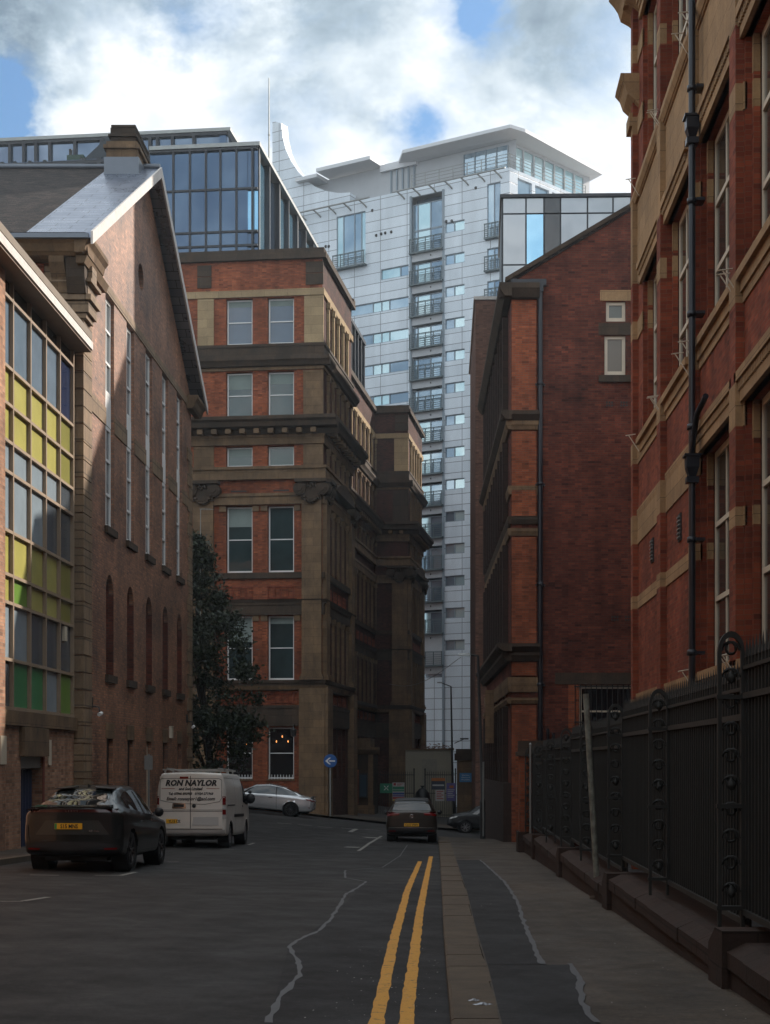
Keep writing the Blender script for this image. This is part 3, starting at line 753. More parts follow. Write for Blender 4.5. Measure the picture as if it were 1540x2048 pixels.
mb.quad((QX-.4, qY1, -2), (QX-8, qY1, -2), (QX-8, qY1, 12.3), (QX-.4, qY1, 12.3)); mb.quad((QX-8, qY0, -2), (QX-8, qY1, -2), (QX-8, qY1, 12.3), (QX-8, qY0, 12.3)); mb.quad((QX-8, qY0, -2), (QX, qY0, -2), (QX, qY0, 12.7), (QX-8, qY0, 12.7))
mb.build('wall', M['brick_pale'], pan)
mb = MB(); mb.box(QL, pY0-.12, qY1, -.3, .1, 2.46, 2.8); mb.box(QL, dY0-.15, dY1+.15, -.1, .14, 1.75, 2.44); mb.build('lintel', M['stone_hall'], pan)
mb = MB(); mb.box(QL, dY0, dY1, -.36, -.28, -1.2, 1.45)
n = 14
for k in range(n): mb.box(QL, dY0+(dY1-dY0)*k/n+.02, dY0+(dY1-dY0)*(k+.6)/n, -.28, -.24, -1.15, 1.42)
dr = mb.build('door', plain('blue_door_paint', (.035,.05,.11), .45, var=.2), pan)
mb = MB(); mb.box(QL, dY0+.1, dY0+.2, -.24, -.14, .1, .22); mb.build('handle', M['grey_steel'], dr)
mb = MB(); mb.box(QL, dY0, dY1, -.3, -.05, 1.46, 1.74)
for k in range(4): mb.box(QL, dY0, dY1, -.05, -.03, 1.48+k*.065, 1.52+k*.065)
mb.build('shutter_box', M['grey_steel'], pan)
mb = MB(); mb.box(QL, dY1+.02, dY1+.18, -.3, .02, -1.2, 1.74); mb.build('door_frame', plain('dull_red_door_frame', (.16,.035,.02), .6), pan)
# glazing: one pane per cell
def cellglass(nm, c, r=.25, spec=.6, wav=.006): return glassy(nm, c, r, spec, .25, wav, nscale=1.5)
PC = {'y': cellglass('yellow_panel', (.4,.37,.1), .3), 'o': cellglass('shaded_yellow_panel', (.22,.21,.05), .3), 'g': cellglass('frosted_grey_panel', (.26,.32,.36), .22), 'd': cellglass('dark_grey_panel', (.07,.085,.1), .2),
      'l': cellglass('lime_panel', (.14,.27,.04), .3), 'G': cellglass('deep_green_panel', (.05,.24,.09), .3), 'b': cellglass('clear_blue_pane', (.16,.22,.28), .04, 1.0, .02), 'n': cellglass('shaded_blue_pane', (.02,.03,.07), .08), 'k': cellglass('dark_top_pane', (.02,.02,.02), .2)}
rowc = ['gGGgl'.replace('g','d',1), 'ggddd', 'ylyyo', 'yyyyo', 'gggdd', 'ggggd', 'yyyyo', 'yyyyo', 'bbbbn', 'kkkkk']  # far column in darker copies: shade at that end put into the colour
for r in range(10):
    for c in range(5):
        a = MB(); a.box(QL, pYs[c]+.04, pYs[c+1]-.04, -.1, -.05+random.uniform(-.004,.004), zr[r]+.03, zr[r+1]-.03)
        a.build('pane', PC[rowc[r][c]], pan)
mb = MB(); grid_part(mb, QL, pYs[0]-.1, pYs[-1]+.06, zr[0]-.05, zr[-1], pYs, zr[:-1], .075, -.12, .04)
mb.build('mullions', plain('tan_painted_mullion', (.3,.22,.15), .5, var=.2), pan)
mb = MB(); mb.box(QL, qY0, qY1+.0, -7, .52, 12.72, 12.93); mb.build('roof_slab', M['mortar_white'], pan)
mb = MB(); mb.box(QL, qY0, qY1-.02, -7, .2, 12.935, 13.05); mb.box(QL, qY0, qY1-.04, .36, .5, 12.985, 13.17); mb.build('roof_upstand', plain('weathered_timber_upstand', (.2,.16,.12), .8), pan)
mb = MB(); mb.box(QL, qY0, qY1-.02, -.3, .48, 12.66, 12.715); mb.build('soffit', plain('brown_soffit', (.16,.11,.07), .7), pan)
mb = MB(); u = QL.u(130); mb.box(QL, u-.12, u+.12, -.045, .03, QL.z(1282,u), QL.z(1253,u)); mb.build('vent', M['cream_paint'], pan)
# notice plates by the door
for k, (px, py, w_) in enumerate(((98, 1505, .14), (5, 1500, .22))):
    fr = QL; u = fr.u(px, .12 if k else 0); z = fr.z(py, u); mb = MB(); wv = .12 if k else 0
    mb.box(fr, u-w_, u+w_, wv+.005, wv+.03, z-.32, z+.32); tag(mb.build('notice_plate', M['cream_paint']), 'narrow cream notice plate on the brick '+('right of the blue door' if k == 0 else 'pier left of the blue door'), 'plate')
t_ = thing('alarm_bell_box', 'cream alarm box on the brick pier at the far left edge beside the glass panels', 'alarm box', QL.p(32.0, .12, 5.1)); mb = MB(); mb.box(QL, 31.9, 32.25, .12, .3, 4.8, 5.25); mb.build('housing', M['cream_paint'], t_); mb = MB(); mb.tube([QL.p(32.07,.2,4.8), QL.p(32.07,.2,3.9), QL.p(32.1,.28,3.7)], .025, 6); mb.build('conduit', M['black_iron'], t_)
# =================================================================== HALL: ornate brick and sandstone building across the junction
def boxes(name, mat, par, fr, lst):
    for b in lst:
        a = MB(); a.box(fr, *b); a.build(name, mat, par)
HA = radians(-6.3)
HF = Fr(-6.1, 76.2, HA)                    # front, u negative to the left of the corner
HS = Fr(-6.1, 76.2, HA+pi/2)               # side up the street
hall = thing('ornate_hall', 'ornate orange brick and sooty sandstone hall, six storeys with big sash windows and heavy cornices', 'building', (-8, 78, gz(-8, 78)))
WZ = [(.75,3.4),(5.8,9.1),(11.3,14.7),(16.7,17.75),(19.2,21.55),(22.95,25.3)]
STONE = [(3.45,4.5,.1,1),(5.38,5.78,.16,1),(9.12,9.75,.12,1),(10.98,11.28,.14,1),(14.75,15.3,.14,0),(16.02,16.66,.2,0),(17.8,18.3,.12,0),(21.6,21.75,.1,0),(22.2,22.9,.12,1),(25.35,25.7,.1,2)]
def hall_face(fr, u0, u1, wins, ztop=27.2, zb=-3, c0=0, c1=0, wd=.25, tops=True, pad=(0,0), w=0.0, panels=True, cream=False, small=True, bk='brick_hall'):
    """one face: brick sheet, stone bands, mouldings. c0/c1: extend mouldings round the end corner"""
    hs = [(a, b, z0, z1) for a, b in wins for z0, z1 in WZ]
    a = MB(); a.wall(fr, u0, u1, zb, ztop, hs, wd, w=w); a.build('wall', M[bk], hall)
    for k in (1, 0, 2):
        a = MB()
        for z0, z1, pr, kind in STONE:
            if kind != k: continue
            # bands stop at windows they would cross
            segs = [(u0+pad[0], u1-pad[1])]
            for (p, q) in sorted(wins):
                if any(z0 < wz1-.01 and z1 > wz0+.01 for wz0, wz1 in WZ): segs = [s for g in segs for s in (((g[0], p), (q, g[1])) if g[0] < p and q < g[1] else (g,))]
            for p, q in segs:
                e0 = -pr*c0 if p == u0+pad[0] else 0; e1 = pr*c1 if q == u1-pad[1] else 0
                a.box(fr, p+e0, q+e1, w-.05, w+pr, z0, z1); 
                if z1-z0 > .4: a.box(fr, p+e0*1.3, q+e1*1.3, w, w+pr*1.35, z1-.13, z1+.02)
        # stone heads and jamb blocks beside each window
        if k == 0:
            for (p, q) in wins:
                for z0, z1 in WZ[1:3]:
                    for s_, e_ in ((p-.34, p), (q, q+.34)): a.box(fr, s_, e_, w-.05, w+.06, z1-.28, z1+.0)
        if a.v: a.build('stone_band', [M['stone_hall'], M['stone_dark'], M['stone_clean']][k], hall)
    # cornices
    e = lambda pr, c: pr*c
    for prof, mt in (([(0,22.2),(.42,22.2),(.42,22.05),(.3,21.9),(.24,21.78),(0,21.78)], 'stone_dark'),
                     ([(0,19.12),(.85,19.12),(.85,18.95),(.72,18.85),(.66,18.62),(.3,18.55),(.18,18.3),(0,18.3)], 'stone_dark'),
                     ([(0,5.5),(.3,5.5),(.22,5.3),(0,5.25)], 'stone_hall'), ([(0,9.9),(.26,9.9),(.16,9.72),(0,9.7)], 'stone_dark')):
        m_ = max(p for p, z in prof); a = MB()
        a.profile(fr, [(w+p, z) for p, z in prof], u0-m_*c0, u1+m_*c1); a.build('cornice', M[mt], hall)
    if tops:
        a = MB(); a.box(fr, u0-.22*c0, u1+.22*c1, w-.35, w+.22, 27.2, 27.45); a.box(fr, u0-.1*c0, u1+.1*c1, w-.35, w+.1, 27.45, 27.75); a.build('coping', M['stone_dark'], hall)
    # dentils
    a = MB(); n = max(1, int((u1-u0)/.72))
    for i in range(n): uu = u0+(i+.5)*(u1-u0)/n; a.box(fr, uu-.14, uu+.14, w+.17, w+.58, 18.3, 18.54)
    a.build('dentils', M['stone_hall'], hall)
    if panels:
        for (p, q) in wins:
            for z0, z1 in ((9.95,10.6),(4.62,5.15)):
                a = MB(); t_ = .09
                a.box(fr, p, q, w-.02, w+.05, z1-t_, z1); a.box(fr, p, q, w-.02, w+.05, z0, z0+t_)
                nn = 4
                for i in range(nn+1):
                    x = p+(q-p)*i/nn; a.box(fr, max(p, x-t_*.6), min(q, x+t_*.6), w-.02, w+.045, z0+t_, z1-t_)
                a.build('brick_panel', M['brick_near'], hall)
    return hs
lit = plain('warm_lamp_glow', (1,.5,.2)); lit.node_tree.nodes['Principled BSDF'].inputs['Emission Color'].default_value = (1,.35,.1,1); lit.node_tree.nodes['Principled BSDF'].inputs['Emission Strength'].default_value = 1.3
fw = [(HF.u(452), HF.u(505)), (HF.u(535), HF.u(588))]
mod = HF.u(628)-HF.u(405)
fw2 = [(a-mod, b-mod) for a, b in fw]
hall_face(HF, -22, 0, fw+fw2, c1=1, pad=(0,0))
gl = [M['glass_dark'], M['glass_hall'], M['glass_hall'], glassy('greenish_window_glass', (.06,.1,.09), .08), M['glass_hall'], glassy('sky_blue_window_glass', (.07,.11,.16), .05, .9)]
bl = {(2,0): .3, (1,1): .12, (3,0): .45, (4,0): .35, (4,1): .25, (5,0): .15, (5,1): .15, (1,0): .4}
for j, (a, b) in enumerate(fw+fw2):
    for i, (z0, z1) in enumerate(WZ):
        window(hall, HF, a+.02, z0+.02, b-a-.04, z1-z0-.04, .22, 'sash', M['white_paint'], gl[i], .07 if i else .06, rows=1 if i == 3 else 2, blind=bl.get((i, j), 0))
        s_ = MB(); s_.box(HF, a-.04, b+.04, -.22, .06, z0-.07, z0+.0); s_.build('sill', M['stone_hall'], hall) if i not in (1,2) else None
# lamps seen through the ground-floor windows
for j, (a, b) in enumerate(fw):
    for k in range(3):
        uu = a+(b-a)*(.3+.22*k); zz = 2.55+.25*(k % 2)+.12*j; m_ = MB(); m_.lathe(HF.p(uu, -.235, zz), [(0,-.05),(.022,-.04),(.03,0),(.02,.05),(0,.07)], 8); m_.build('ceiling_lamp', lit, hall)
# furniture glimpsed behind glass kept to plain blinds; window guards of short white rods
for a, b in fw:
    m_ = MB()
    for i in range(9): uu = a+(b-a)*(i+.5)/9; m_.tube([HF.p(uu, .02, .72), HF.p(uu, .02, .98)], .018, 6)
    m_.build('window_guard', M['white_paint'], hall)
# pilasters of the front
def pilaster(fr, u0, u1, z0, z1, w=.22, cap=True, base=True):
    a = MB(); a.box(fr, u0, u1, -.05, w, z0+.3 if base else z0, z1)
    if base: a.box(fr, u0-.1, u1+.1, -.05, w+.1, z0, z0+.18); a.box(fr, u0-.05, u1+.05, -.05, w+.05, z0+.18, z0+.3)
    a.build('pilaster', M['stone_hall'], hall)
    if cap:
        c = MB(); m0 = (u0+u1)/2; hw = (u1-u0)/2
        c.box(fr, u0-.32, u1+.32, -.05, w+.3, z1+.85, z1+1.02); c.box(fr, u0-.02, u1+.02, -.05, w+.1, z1, z1+.85)
        for s_ in (-1, 1):
            ct = fr.p(m0+s_*(hw+.08), 0, z1+.5); 
            for r_, ww_ in ((.33, w+.2), (.24, w+.24), (.13, w+.29)):
                pts = [fr.p(m0+s_*(hw+.08)+r_*cos(2*pi*k/14), -.05, z1+.52+r_*sin(2*pi*k/14)) for k in range(14)]
                c.prism(pts, tuple((Vector(fr.p(0, ww_, 0))-Vector(fr.p(0, -.05, 0)))))
        for k in range(9):     # garland
            t_ = -1+2*k/8; p_ = fr.p(m0+t_*hw*.9, w+.12, z1+.28-.42*(1-t_*t_)); c.lathe((p_[0], p_[1], p_[2]), [(0,-.1),(.09,-.05),(.11,0),(.09,.06),(0,.1)], 7)
        for k in range(5):
            t_ = -1+2*k/4; p_ = fr.p(m0+t_*hw*.6, w+.14, z1+.62+.08*(k % 2)); c.lathe((p_[0], p_[1], p_[2]), [(0,-.12),(.07,-.05),(.08,.03),(0,.14)], 6)
        c.build('capital', M['stone_dark'], hall)
pu = (HF.u(605), HF.u(648)-.02); pu2 = (HF.u(388), HF.u(428))
for a, b in ((pu[0], -.02), pu2): pilaster(HF, a, b, 5.8, 14.95)
ped = MB()
for a, b in ((pu[0]-.12, .16), (pu2[0]-.12, pu2[1]+.12)): ped.box(HF, a, b, -.05, .34, -3, 5.37)
ped.build('pedestal', M['stone_hall'], hall)
boxes('corner_stone', M['stone_clean'], hall, HF, [(pu[0]+.1, .06, -.05, .06, 22.95, 25.33), (pu2[0]+.2, pu2[1]-.0, -.05, .06, 22.95, 25.33)])
boxes('corner_stone', M['stone_dark'], hall, HF, [(HF.u(612), .05, -.05, .05, z, z+.55) for z in (25.9, 26.5)]+[(HF.u(395), HF.u(423), -.05, .05, z, z+.55) for z in (25.9, 26.5)])
boxes('corner_stone', M['stone_hall'], hall, HF, [(pu[0]+.05, .05, -.05, .055, 19.2, 21.55), (pu[0]+.05, .05, -.05, .055, 16.7, 17.78), (pu2[0], pu2[1], -.05, .055, 16.7, 17.78)])
boxes('vent', M['black_iron'], hall, HF, [(HF.u(462), HF.u(493), 0, .02, 15.42, 15.5), (HF.u(547), HF.u(578), 0, .02, 15.42, 15.5)])
# ---- side of the corner block
def side_block(fr, S, first):
    ws = [(1.5+i*1.42, 1.5+i*1.42+.92) for i in range(4)]
    hall_face(fr, 0, S, ws, c0=0 if first else 0, c1=1, panels=True, wd=.3, bk='brick_shaded')
    for i, (a, b) in enumerate(ws):
        for j, (z0, z1) in enumerate(WZ): window(hall, fr, a+.02, z0+.02, b-a-.04, z1-z0-.04, .25, 'sash', M['cream_paint'] if j < 5 else M['white_paint'], gl[j], .08, rows=1 if j == 3 else 2)
    # slender stone shafts between the lights
    for z0, z1 in WZ[1:]:
        c = MB()
        for u_ in [1.26]+[q+.25 for p, q in ws]:
            c.box(fr, u_-.09, u_+.09, 0, .14, z0, z1-.3); c.box(fr, u_-.15, u_+.15, 0, .2, z1-.3, z1)
        c.build('window_shafts', M['stone_hall'] if z0 < 20 else M['stone_clean'], hall)
    for a, b in ((.02, .95), (S-1.0, S-.02)): pilaster(fr, a, b, 5.8, 14.95)
    boxes('pedestal', M['stone_hall'], hall, fr, [(-.3, 1.1, -.05, .34, -3, 5.37), (S-1.15, S+.1, -.05, .34, -3, 5.37)])
    # segmental hood over the middle lights
    c = MB(); pts = [(1.2+5.4*k/12, 15.75+.55*sin(pi*k/12)) for k in range(13)]+[(6.75, 15.6), (1.05, 15.6)]
    c.prism([fr.p(a, 0, z) for a, z in pts], tuple(Vector(fr.p(0,.55,0))-Vector(fr.p(0,0,0)))); c.build('hood', M['stone_dark'], hall)
S1 = 8.6
side_block(HS, S1, True)
# back of the corner block above / recessed range
HB = Fr(*HS.p(S1, 0, 0)[:2], HA+pi)        # back face of block 1
a = MB(); a.wall(HB, 0, 22, -3, 27.2); a.build('wall', M['brick_hall'], hall); a = MB(); a.box(HB, -.2, 22, -.35, .2, 27.2, 27.7); a.build('coping', M['stone_dark'], hall)
ro = HS.p(S1, -2.6, 0); HR = Fr(ro[0], ro[1], HA+pi/2); S2 = 25.2
rw = [(1.2+i*1.75, 1.2+i*1.75+1.0) for i in range(14)]
hall_face(HR, 0, S2, rw, c0=0, c1=0, panels=True, wd=.3, bk='brick_shaded')
for i, (a_, b_) in enumerate(rw):
    if i < 3: continue
    for j, (z0, z1) in enumerate(WZ): window(hall, HR, a_+.02, z0+.02, .96, z1-z0-.04, .25, 'sash', M['cream_paint'], gl[j], .08, rows=1 if j == 3 else 2)
for z0, z1 in WZ[1:]:
    c = MB()
    for p, q in rw: c.box(HR, q+.25, q+.43, 0, .14, z0, z1-.3); c.box(HR, q+.19, q+.49, 0, .2, z1-.3, z1)
    c.build('window_shafts', M['stone_hall'] if z0 < 20 else M['stone_clean'], hall)
# second pavilion: own front facing down the street, then its side
po = HR.p(S2, 2.45, 0); PF = Fr(po[0], po[1], HA); PS = Fr(po[0], po[1], HA+pi/2)
hall_face(PF, -2.45, 0, [], c1=1, panels=False, bk='brick_shaded')
pilaster(PF, -1.15, -.02, 5.8, 14.95)
boxes('pedestal', M['stone_hall'], hall, PF, [(-1.35, .16, -.05, .34, -3, 5.37)])
boxes('corner_stone', M['stone_clean'], hall, PF, [(-1.0, .05, -.05, .06, 22.95, 25.33)])
boxes('corner_stone', M['stone_dark'], hall, PF, [(-.95, .05, -.05, .05, 25.9, 26.45), (-.95, .05, -.05, .05, 26.5, 27.05), (-1.1, .05, -.05, .055, 19.2, 21.55)])
side_block(PS, 8.4, False)
# roofs
a = MB(); P = [HF.p(-22, -.3, 26.9), HF.p(-.1, -.3, 26.9), HS.p(S1, -.3, 26.9), HB.p(22, -.3, 26.9)]; a.add(P, [(0,1,2,3)]); P = [HR.p(-.5,-.3,26.9), HR.p(S2+8,-.3,26.9), HR.p(S2+8,-16,26.9), HR.p(-.5,-16,26.9)]; a.add(P, [(0,1,2,3)]); P = [PF.p(-16,-.3,26.9), PF.p(-.1,-.3,26.9), PS.p(8.4,-.3,26.9), PS.p(8.4,-16,26.9)]; a.add([(x,y,26.85) for x,y,z in P], [(0,1,2,3)])
a.build('roof', M['lead'], hall)
PB = Fr(*PS.p(8.4, 0, 0)[:2], HA+pi); a = MB(); a.wall(PB, 0, 16, -3, 27.2); a.build('wall', M['brick_hall'], hall)
# ---- glazed rooftop storeys (dark blue curtain wall)
pent = thing('glass_penthouse', 'dark blue glass curtain-wall storeys with black mullions rising behind the brick hall roof', 'building', (-14, 88, 26.9))
def curtain(par, fr, u0, u1, z0, z1, us, zs, gmat, fmat, t=.14, w=0.0, lights=None):
    g = MB(); g.box(fr, u0, u1, w-.2, w-.12, z0, z1); g.build('glazing', gmat, par)
    m_ = MB(); grid_part(m_, fr, u0, u1, z0, z1, us, zs, t, w-.12, w+.08); m_.build('mullions', fmat, par)
def glgl(name, col, hi, metal=.75):
    t = NT(name); f = t.noise(.35, 3, .5); t.set(col=t.mix(t.ramp(f, [(.4,0.0),(.6,1.0)]), col, hi), rough=.05, spec=.9, ior=1.6, metal=metal); t.bump(t.noise(.5,2), .06, .1); return t.mat
gb = glgl('blue_curtain_glass', (.045,.085,.15), (.08,.13,.2)); gbb = glgl('bright_blue_glass', (.22,.46,.66), (.34,.6,.78)); black = plain('black_anodised_frame', (.012,.014,.02), .4)
po_ = (-10.5, 85.2); GF = Fr(po_[0], po_[1], HA); GS = Fr(po_[0], po_[1], HA+pi/2)
ztp = GF.z(292, 0); 
pu_ = [GF.u(px) for px in (347, 380, 412, 441, 473, 505)]
zz = [GF.z(y, -2.5) for y in (498, 493, 465, 380)]
g = MB(); g.box(GF, -6.3, 0, -.2, -.1, zz[2], zz[3]); g.build('glazing', gbb, pent)
for za, zb_ in ((26.9, zz[2]), (zz[3], ztp)):
    g = MB(); g.box(GF, -6.3, 0, -.2, -.1, za, zb_); g.build('glazing', gb, pent)
# darker spandrel columns among the bright panes
for a_, b_ in ((pu_[2], pu_[3]),): g = MB(); g.box(GF, a_, b_, -.1, -.07, zz[2], zz[3]); g.build('spandrel', gb, pent)
m_ = MB(); grid_part(m_, GF, -6.3, 0, 26.9, ztp, pu_, [27.3]+zz[1:]+[ztp-.1], .11, -.1, .08); m_.build('mullions', black, pent)
g = MB(); g.box(GS, 0, 26, -6, -.6, 26.9, ztp-.3); g.build('core', gb, pent)
for i in range(10):      # deep fins on the side
    s_ = .15+i*2.65; f_ = MB(); f_.box(GS, s_, s_+.16, -.6, .06, 26.9, ztp); f_.build('fin', black, pent)
    if i % 2 == 0: f_ = MB(); f_.box(GS, s_+.22, s_+.27, -.3, .05, 26.9, ztp-.3); f_.build('fin', M['grey_steel'], pent)
    g = MB(); g.box(GS, s_+.35, s_+2.6, -.3, -.22, 26.9, ztp-.3); g.build('glazing', gbb if i % 3 != 1 else gb, pent)
a = MB(); a.box(GF, -6.3, .15, -.6, .12, ztp, ztp+.22); a.box(GS, -.1, 26, -.6, .14, ztp-.004, ztp+.218); a.build('fascia', M['grey_steel'], pent)
a = MB(); a.add([GF.p(-6.3,0,ztp+.02), GF.p(0,0,ztp+.02), GS.p(26,0,ztp+.02), GS.p(26,-14,ztp+.02)], [(0,1,2,3)]); a.build('roof', M['lead'], pent)
# left wing (lower band) and upper set-back storey
LF = Fr(*GF.p(-6.3, -1.2, 0)[:2], HA)
zl = LF.z(317, -4); us_ = [LF.u(px) for px in (5, 30, 60, 90, 168, 198, 235, 300, 322)]
g = MB(); g.box(LF, -22, 0, -.2, -.1, 26.9, zl); g.build('glazing', gb, pent)
m_ = MB(); grid_part(m_, LF, -22, 0, 26.9, zl, us_, [LF.z(362, -6), zl-.2], .2, -.1, .1); m_.build('mullions', black, pent)
UF = Fr(*GF.p(-2.9, -4.5, 0)[:2], HA); UF = Fr(UF.ox, UF.oy, HA)
zu = UF.z(263, 0); us_ = [UF.u(px) for px in (20, 48, 72, 100, 150, 203, 268, 300, 315, 345, 388)]
g = MB(); g.box(UF, -25, 0, -.2, -.1, 27, zu); g.build('glazing', glgl('pale_blue_glass', (.1,.14,.2), (.2,.26,.33)), pent)
m_ = MB(); grid_part(m_, UF, -25, 0, 27, zu, us_, [zl+.5, zu-.1], .17, -.1, .1); m_.build('mullions', black, pent)
a = MB(); a.box(UF, -25, .2, -8, .15, zu, zu+.2); a.build('fascia', M['grey_steel'], pent)
US = Fr(UF.ox, UF.oy, HA+pi/2); g = MB(); g.box(US, 0, 16, -.5, -.1, 27, zu); g.build('glazing', gb, pent)
# reflections seen in the glazing, built as solid shapes before the upper storey
c = LF.p(LF.u(218), -1.0, zl); t_ = thing('peaked_reflection', 'dark peaked stand-in for a reflection on the glass building, beside the stone chimney', 'reflection', c)
a = MB(); k = [(-2.0,0),(-.9,.95),(-.3,1.5),(0,1.62),(.35,1.45),(1.3,.5),(1.6,0)]
a.prism([LF.p(LF.u(218)+x, -.6, zl+z) for x, z in k], tuple(Vector(LF.p(0,-2.4,0))-Vector(LF.p(0,-.6,0)))); a.build('reflection_shape', plain('dark_reflection_tone', (.02,.03,.04), .6), t_)
a = MB()
for x in (-1.9, 1.5): a.box(LF, LF.u(218)+x-.04, LF.u(218)+x+.04, -.58, -.5, zl-.2, zl+.35)
a.build('pole', M['black_iron'], t_)  # made-up legs under the peaked reflection shape
c = LF.p(LF.u(140), -1.0, zl); t_ = thing('green_reflection', 'small dark green stand-in for a reflection on the glass building, left of the peaked one', 'plant box', c)
a = MB(); a.box(LF, LF.u(125), LF.u(158), -1.6, -.7, zl-.1, zl+.55); a.build('reflection_body', plain('green_reflection_tone', (.015,.05,.03), .5), t_); a = MB(); a.box(LF, LF.u(128), LF.u(133), -1.0, -.8, zl+.55, zl+.95); a.build('reflection_stub', M['black_iron'], t_)  # green reflection given a made-up box and stub
# dark glazed box on the recessed range roof
rb = thing('rooftop_glazed_box', 'small black-framed glazed box on the roof of the hall range, left of the white tower', 'rooftop extension', HR.p(14, -1, 26.9))
Y0 = 9.0; Y1 = 23.0
g = MB(); g.box(HR, Y0, Y1, -5, -.9, 26.95, 31.4); g.build('glazing', gb, rb)
for i in range(11):
    s_ = Y0+.05+i*(Y1-Y0-.3)/10; f_ = MB(); f_.box(HR, s_, s_+.2, -.9, -.35, 26.95, 31.6); f_.build('fin', black, rb)
    if i < 10 and i % 2: f_ = MB(); f_.box(HR, s_+.4, s_+1.1, -.88, -.8, 27.2, 31.3); f_.build('pane', gbb, rb)
a = MB(); a.box(HR, Y0-.1, Y1+.1, -5.1, -.3, 31.6, 31.85); a.build('roof_edge', black, rb)
# =================================================================== RIGHT NEAR: banded red brick and buff stone building
RX = 4.4; RR = Fr(RX, 34.0, -pi/2)      # u grows towards the camera, outwards -X
near = thing('banded_building', 'tall red brick building with buff stone bands and cream windows, right side of street', 'building', (RX, 20, gz(RX, 20)))
rY = lambda px, w=0: RR.u(px, w)
UE = 46.0; IN = -.28
# window columns (u ranges): far pair above a blank ground storey, then the near bays
farw = [(1.1, 4.1), (4.6, 7.3)]
nearw = [(8.45+3.75*k, 11.6+3.75*k) for k in range(10)]
F2 = (8.75, 12.15); F1 = (3.1, 6.85); F3 = (14.4, 18.0)
hs = [(a, b, *F2) for a, b in farw] + [(a, b, *F3) for a, b in farw] + [(a, b, *f) for a, b in nearw for f in (F1, F2, F3)]
ZT = 19.3
mb = MB(); mb.wall(RR, 0, UE, -1.5, ZT, hs, -IN)
mb.wall(Fr(RX, 34.0, pi), -14, 0, -1.5, ZT)
mb.quad((RX+14, 34, -1.5), (RX+14, -12, -1.5), (RX+14, -12, ZT), (RX+14, 34, ZT)); mb.quad((RX, -12, -1.5), (RX+14, -12, -1.5), (RX+14, -12, ZT), (RX, -12, ZT))
mb.build('wall', M['brick_near'], near)
# shallow piers beside every opening column, brick with stone blocks
piers = [(0, .32), (4.1, 4.58), (7.95, 8.4)] + [(nearw[k][1]+.06, nearw[k+1][0]-.06) for k in range(0, 9)]
bands = [(2.0, 3.02), (5.05, 5.33), (6.5, 7.14), (8.3, 8.75), (11.1, 11.5), (12.35, 14.2), (15.7, 16.1), (17.3, 17.7)]
def cuts(z0, z1, bs):
    bs = sorted(bs); mg = []
    for a, b in bs:
        if mg and a <= mg[-1][1]+1e-4: mg[-1][1] = max(b, mg[-1][1])
        else: mg.append([a, b])
    bs = mg
    out, z = [], z0
    for a, b in bs:
        if a > z: out.append((z, a, 0))
        out.append((a, b, 1)); z = b
    if z < z1: out.append((z, z1, 0))
    return out
for k, (a, b) in enumerate(piers):
    m = MB()
    for z0, z1, s_ in cuts(-1.5, ZT, bands):
        if z1 < 15 or True: m.box(RR, a, b, -.02, .13+(.003 if s_ else 0), z0, z1, s_)
    m.build('pier', [M['brick_near'], M['stone_near']], near)
# bands in the wall between piers (interrupted by windows)
for bi, (z0, z1) in enumerate(bands):
    m = MB(); edges = sorted([(a, b) for a, b, c, d in hs if c < z1-.01 and d > z0+.01]); segs = [(0.0, UE)]
    for p, q in edges + sorted(piers):
        segs = [s for g in segs for s in (((g[0], p), (q, g[1])) if g[0] < p-1e-6 and q < g[1]-1e-6 else ((q, g[1]),) if g[0] >= p-1e-6 and g[0] < q < g[1] else ((g[0], p),) if g[0] < p < g[1] <= q+1e-6 else (g,))]
    for p, q in segs:
        if q-p > .02: m.box(RR, p, q, -.03, .025, z0, z1)
    m.build('stone_band', M['stone_near'], near)
# stepped brick and stone jambs in each far reveal (they face the camera)
for (a, b, z0, z1) in hs:
    m = MB()
    for c0, c1, s_ in cuts(z0, z1, [(max(z0, p), min(z1, q)) for p, q in bands if p < z1 and q > z0 and not (p < z0+.05)]+([(z1-.55, z1)] if True else [])):
        if c1 <= c0: continue
        m.box(RR, a+.002, a+.1, IN+.08, -.1, c0, c1, s_); m.box(RR, b-.1, b-.002, IN+.08, -.1, c0, c1, s_)
    m.build('jamb', [M['brick_near'], M['stone_near']], near)
    # lintel with dentils, sill on corbels
    l_ = MB(); l_.box(RR, a-.22, b+.22, -.1, .07, z1, z1+.16); l_.box(RR, a-.18, b+.18, -.1, .13, z1+.3, z1+.44); l_.box(RR, a-.14, b+.14, -.1, .045, z1+.16, z1+.3)
    n = int((b-a+.2)/.11)
    for i in range(n): x = a-.1+i*.11; l_.box(RR, x, x+.06, .045, .1, z1+.17, z1+.29)
    l_.build('lintel', M['stone_near'], near)
    s_ = MB(); s_.box(RR, a-.28, b+.28, -.34, .13, z0-.13, z0-.0); s_.box(RR, a-.2, b+.2, -.1, .06, z0-.3, z0-.13); s_.build('sill', M['stone_near'], near)
    window(near, Fr(RX, 34.0, -pi/2), a+.1, z0+.0, b-a-.2, z1-z0, -IN-.06, 'sash', M['cream_paint'], M['glass_near'], .11, rows=3, cols=3, depth=.05)
    if z0 > 8 or True:   # rod brackets standing off the sills
        for x in (a-.2, b+.2):
            t_ = MB(); t_.tube([RR.p(x, .05, z0-.3), RR.p(x, .3, z0+.08)], .011, 5); t_.tube([RR.p(x-.02, .14, z0+.1), RR.p(x+.02, .36, z0+.06)], .011, 5); t_.build('rod_bracket', M['cream_paint'], near)
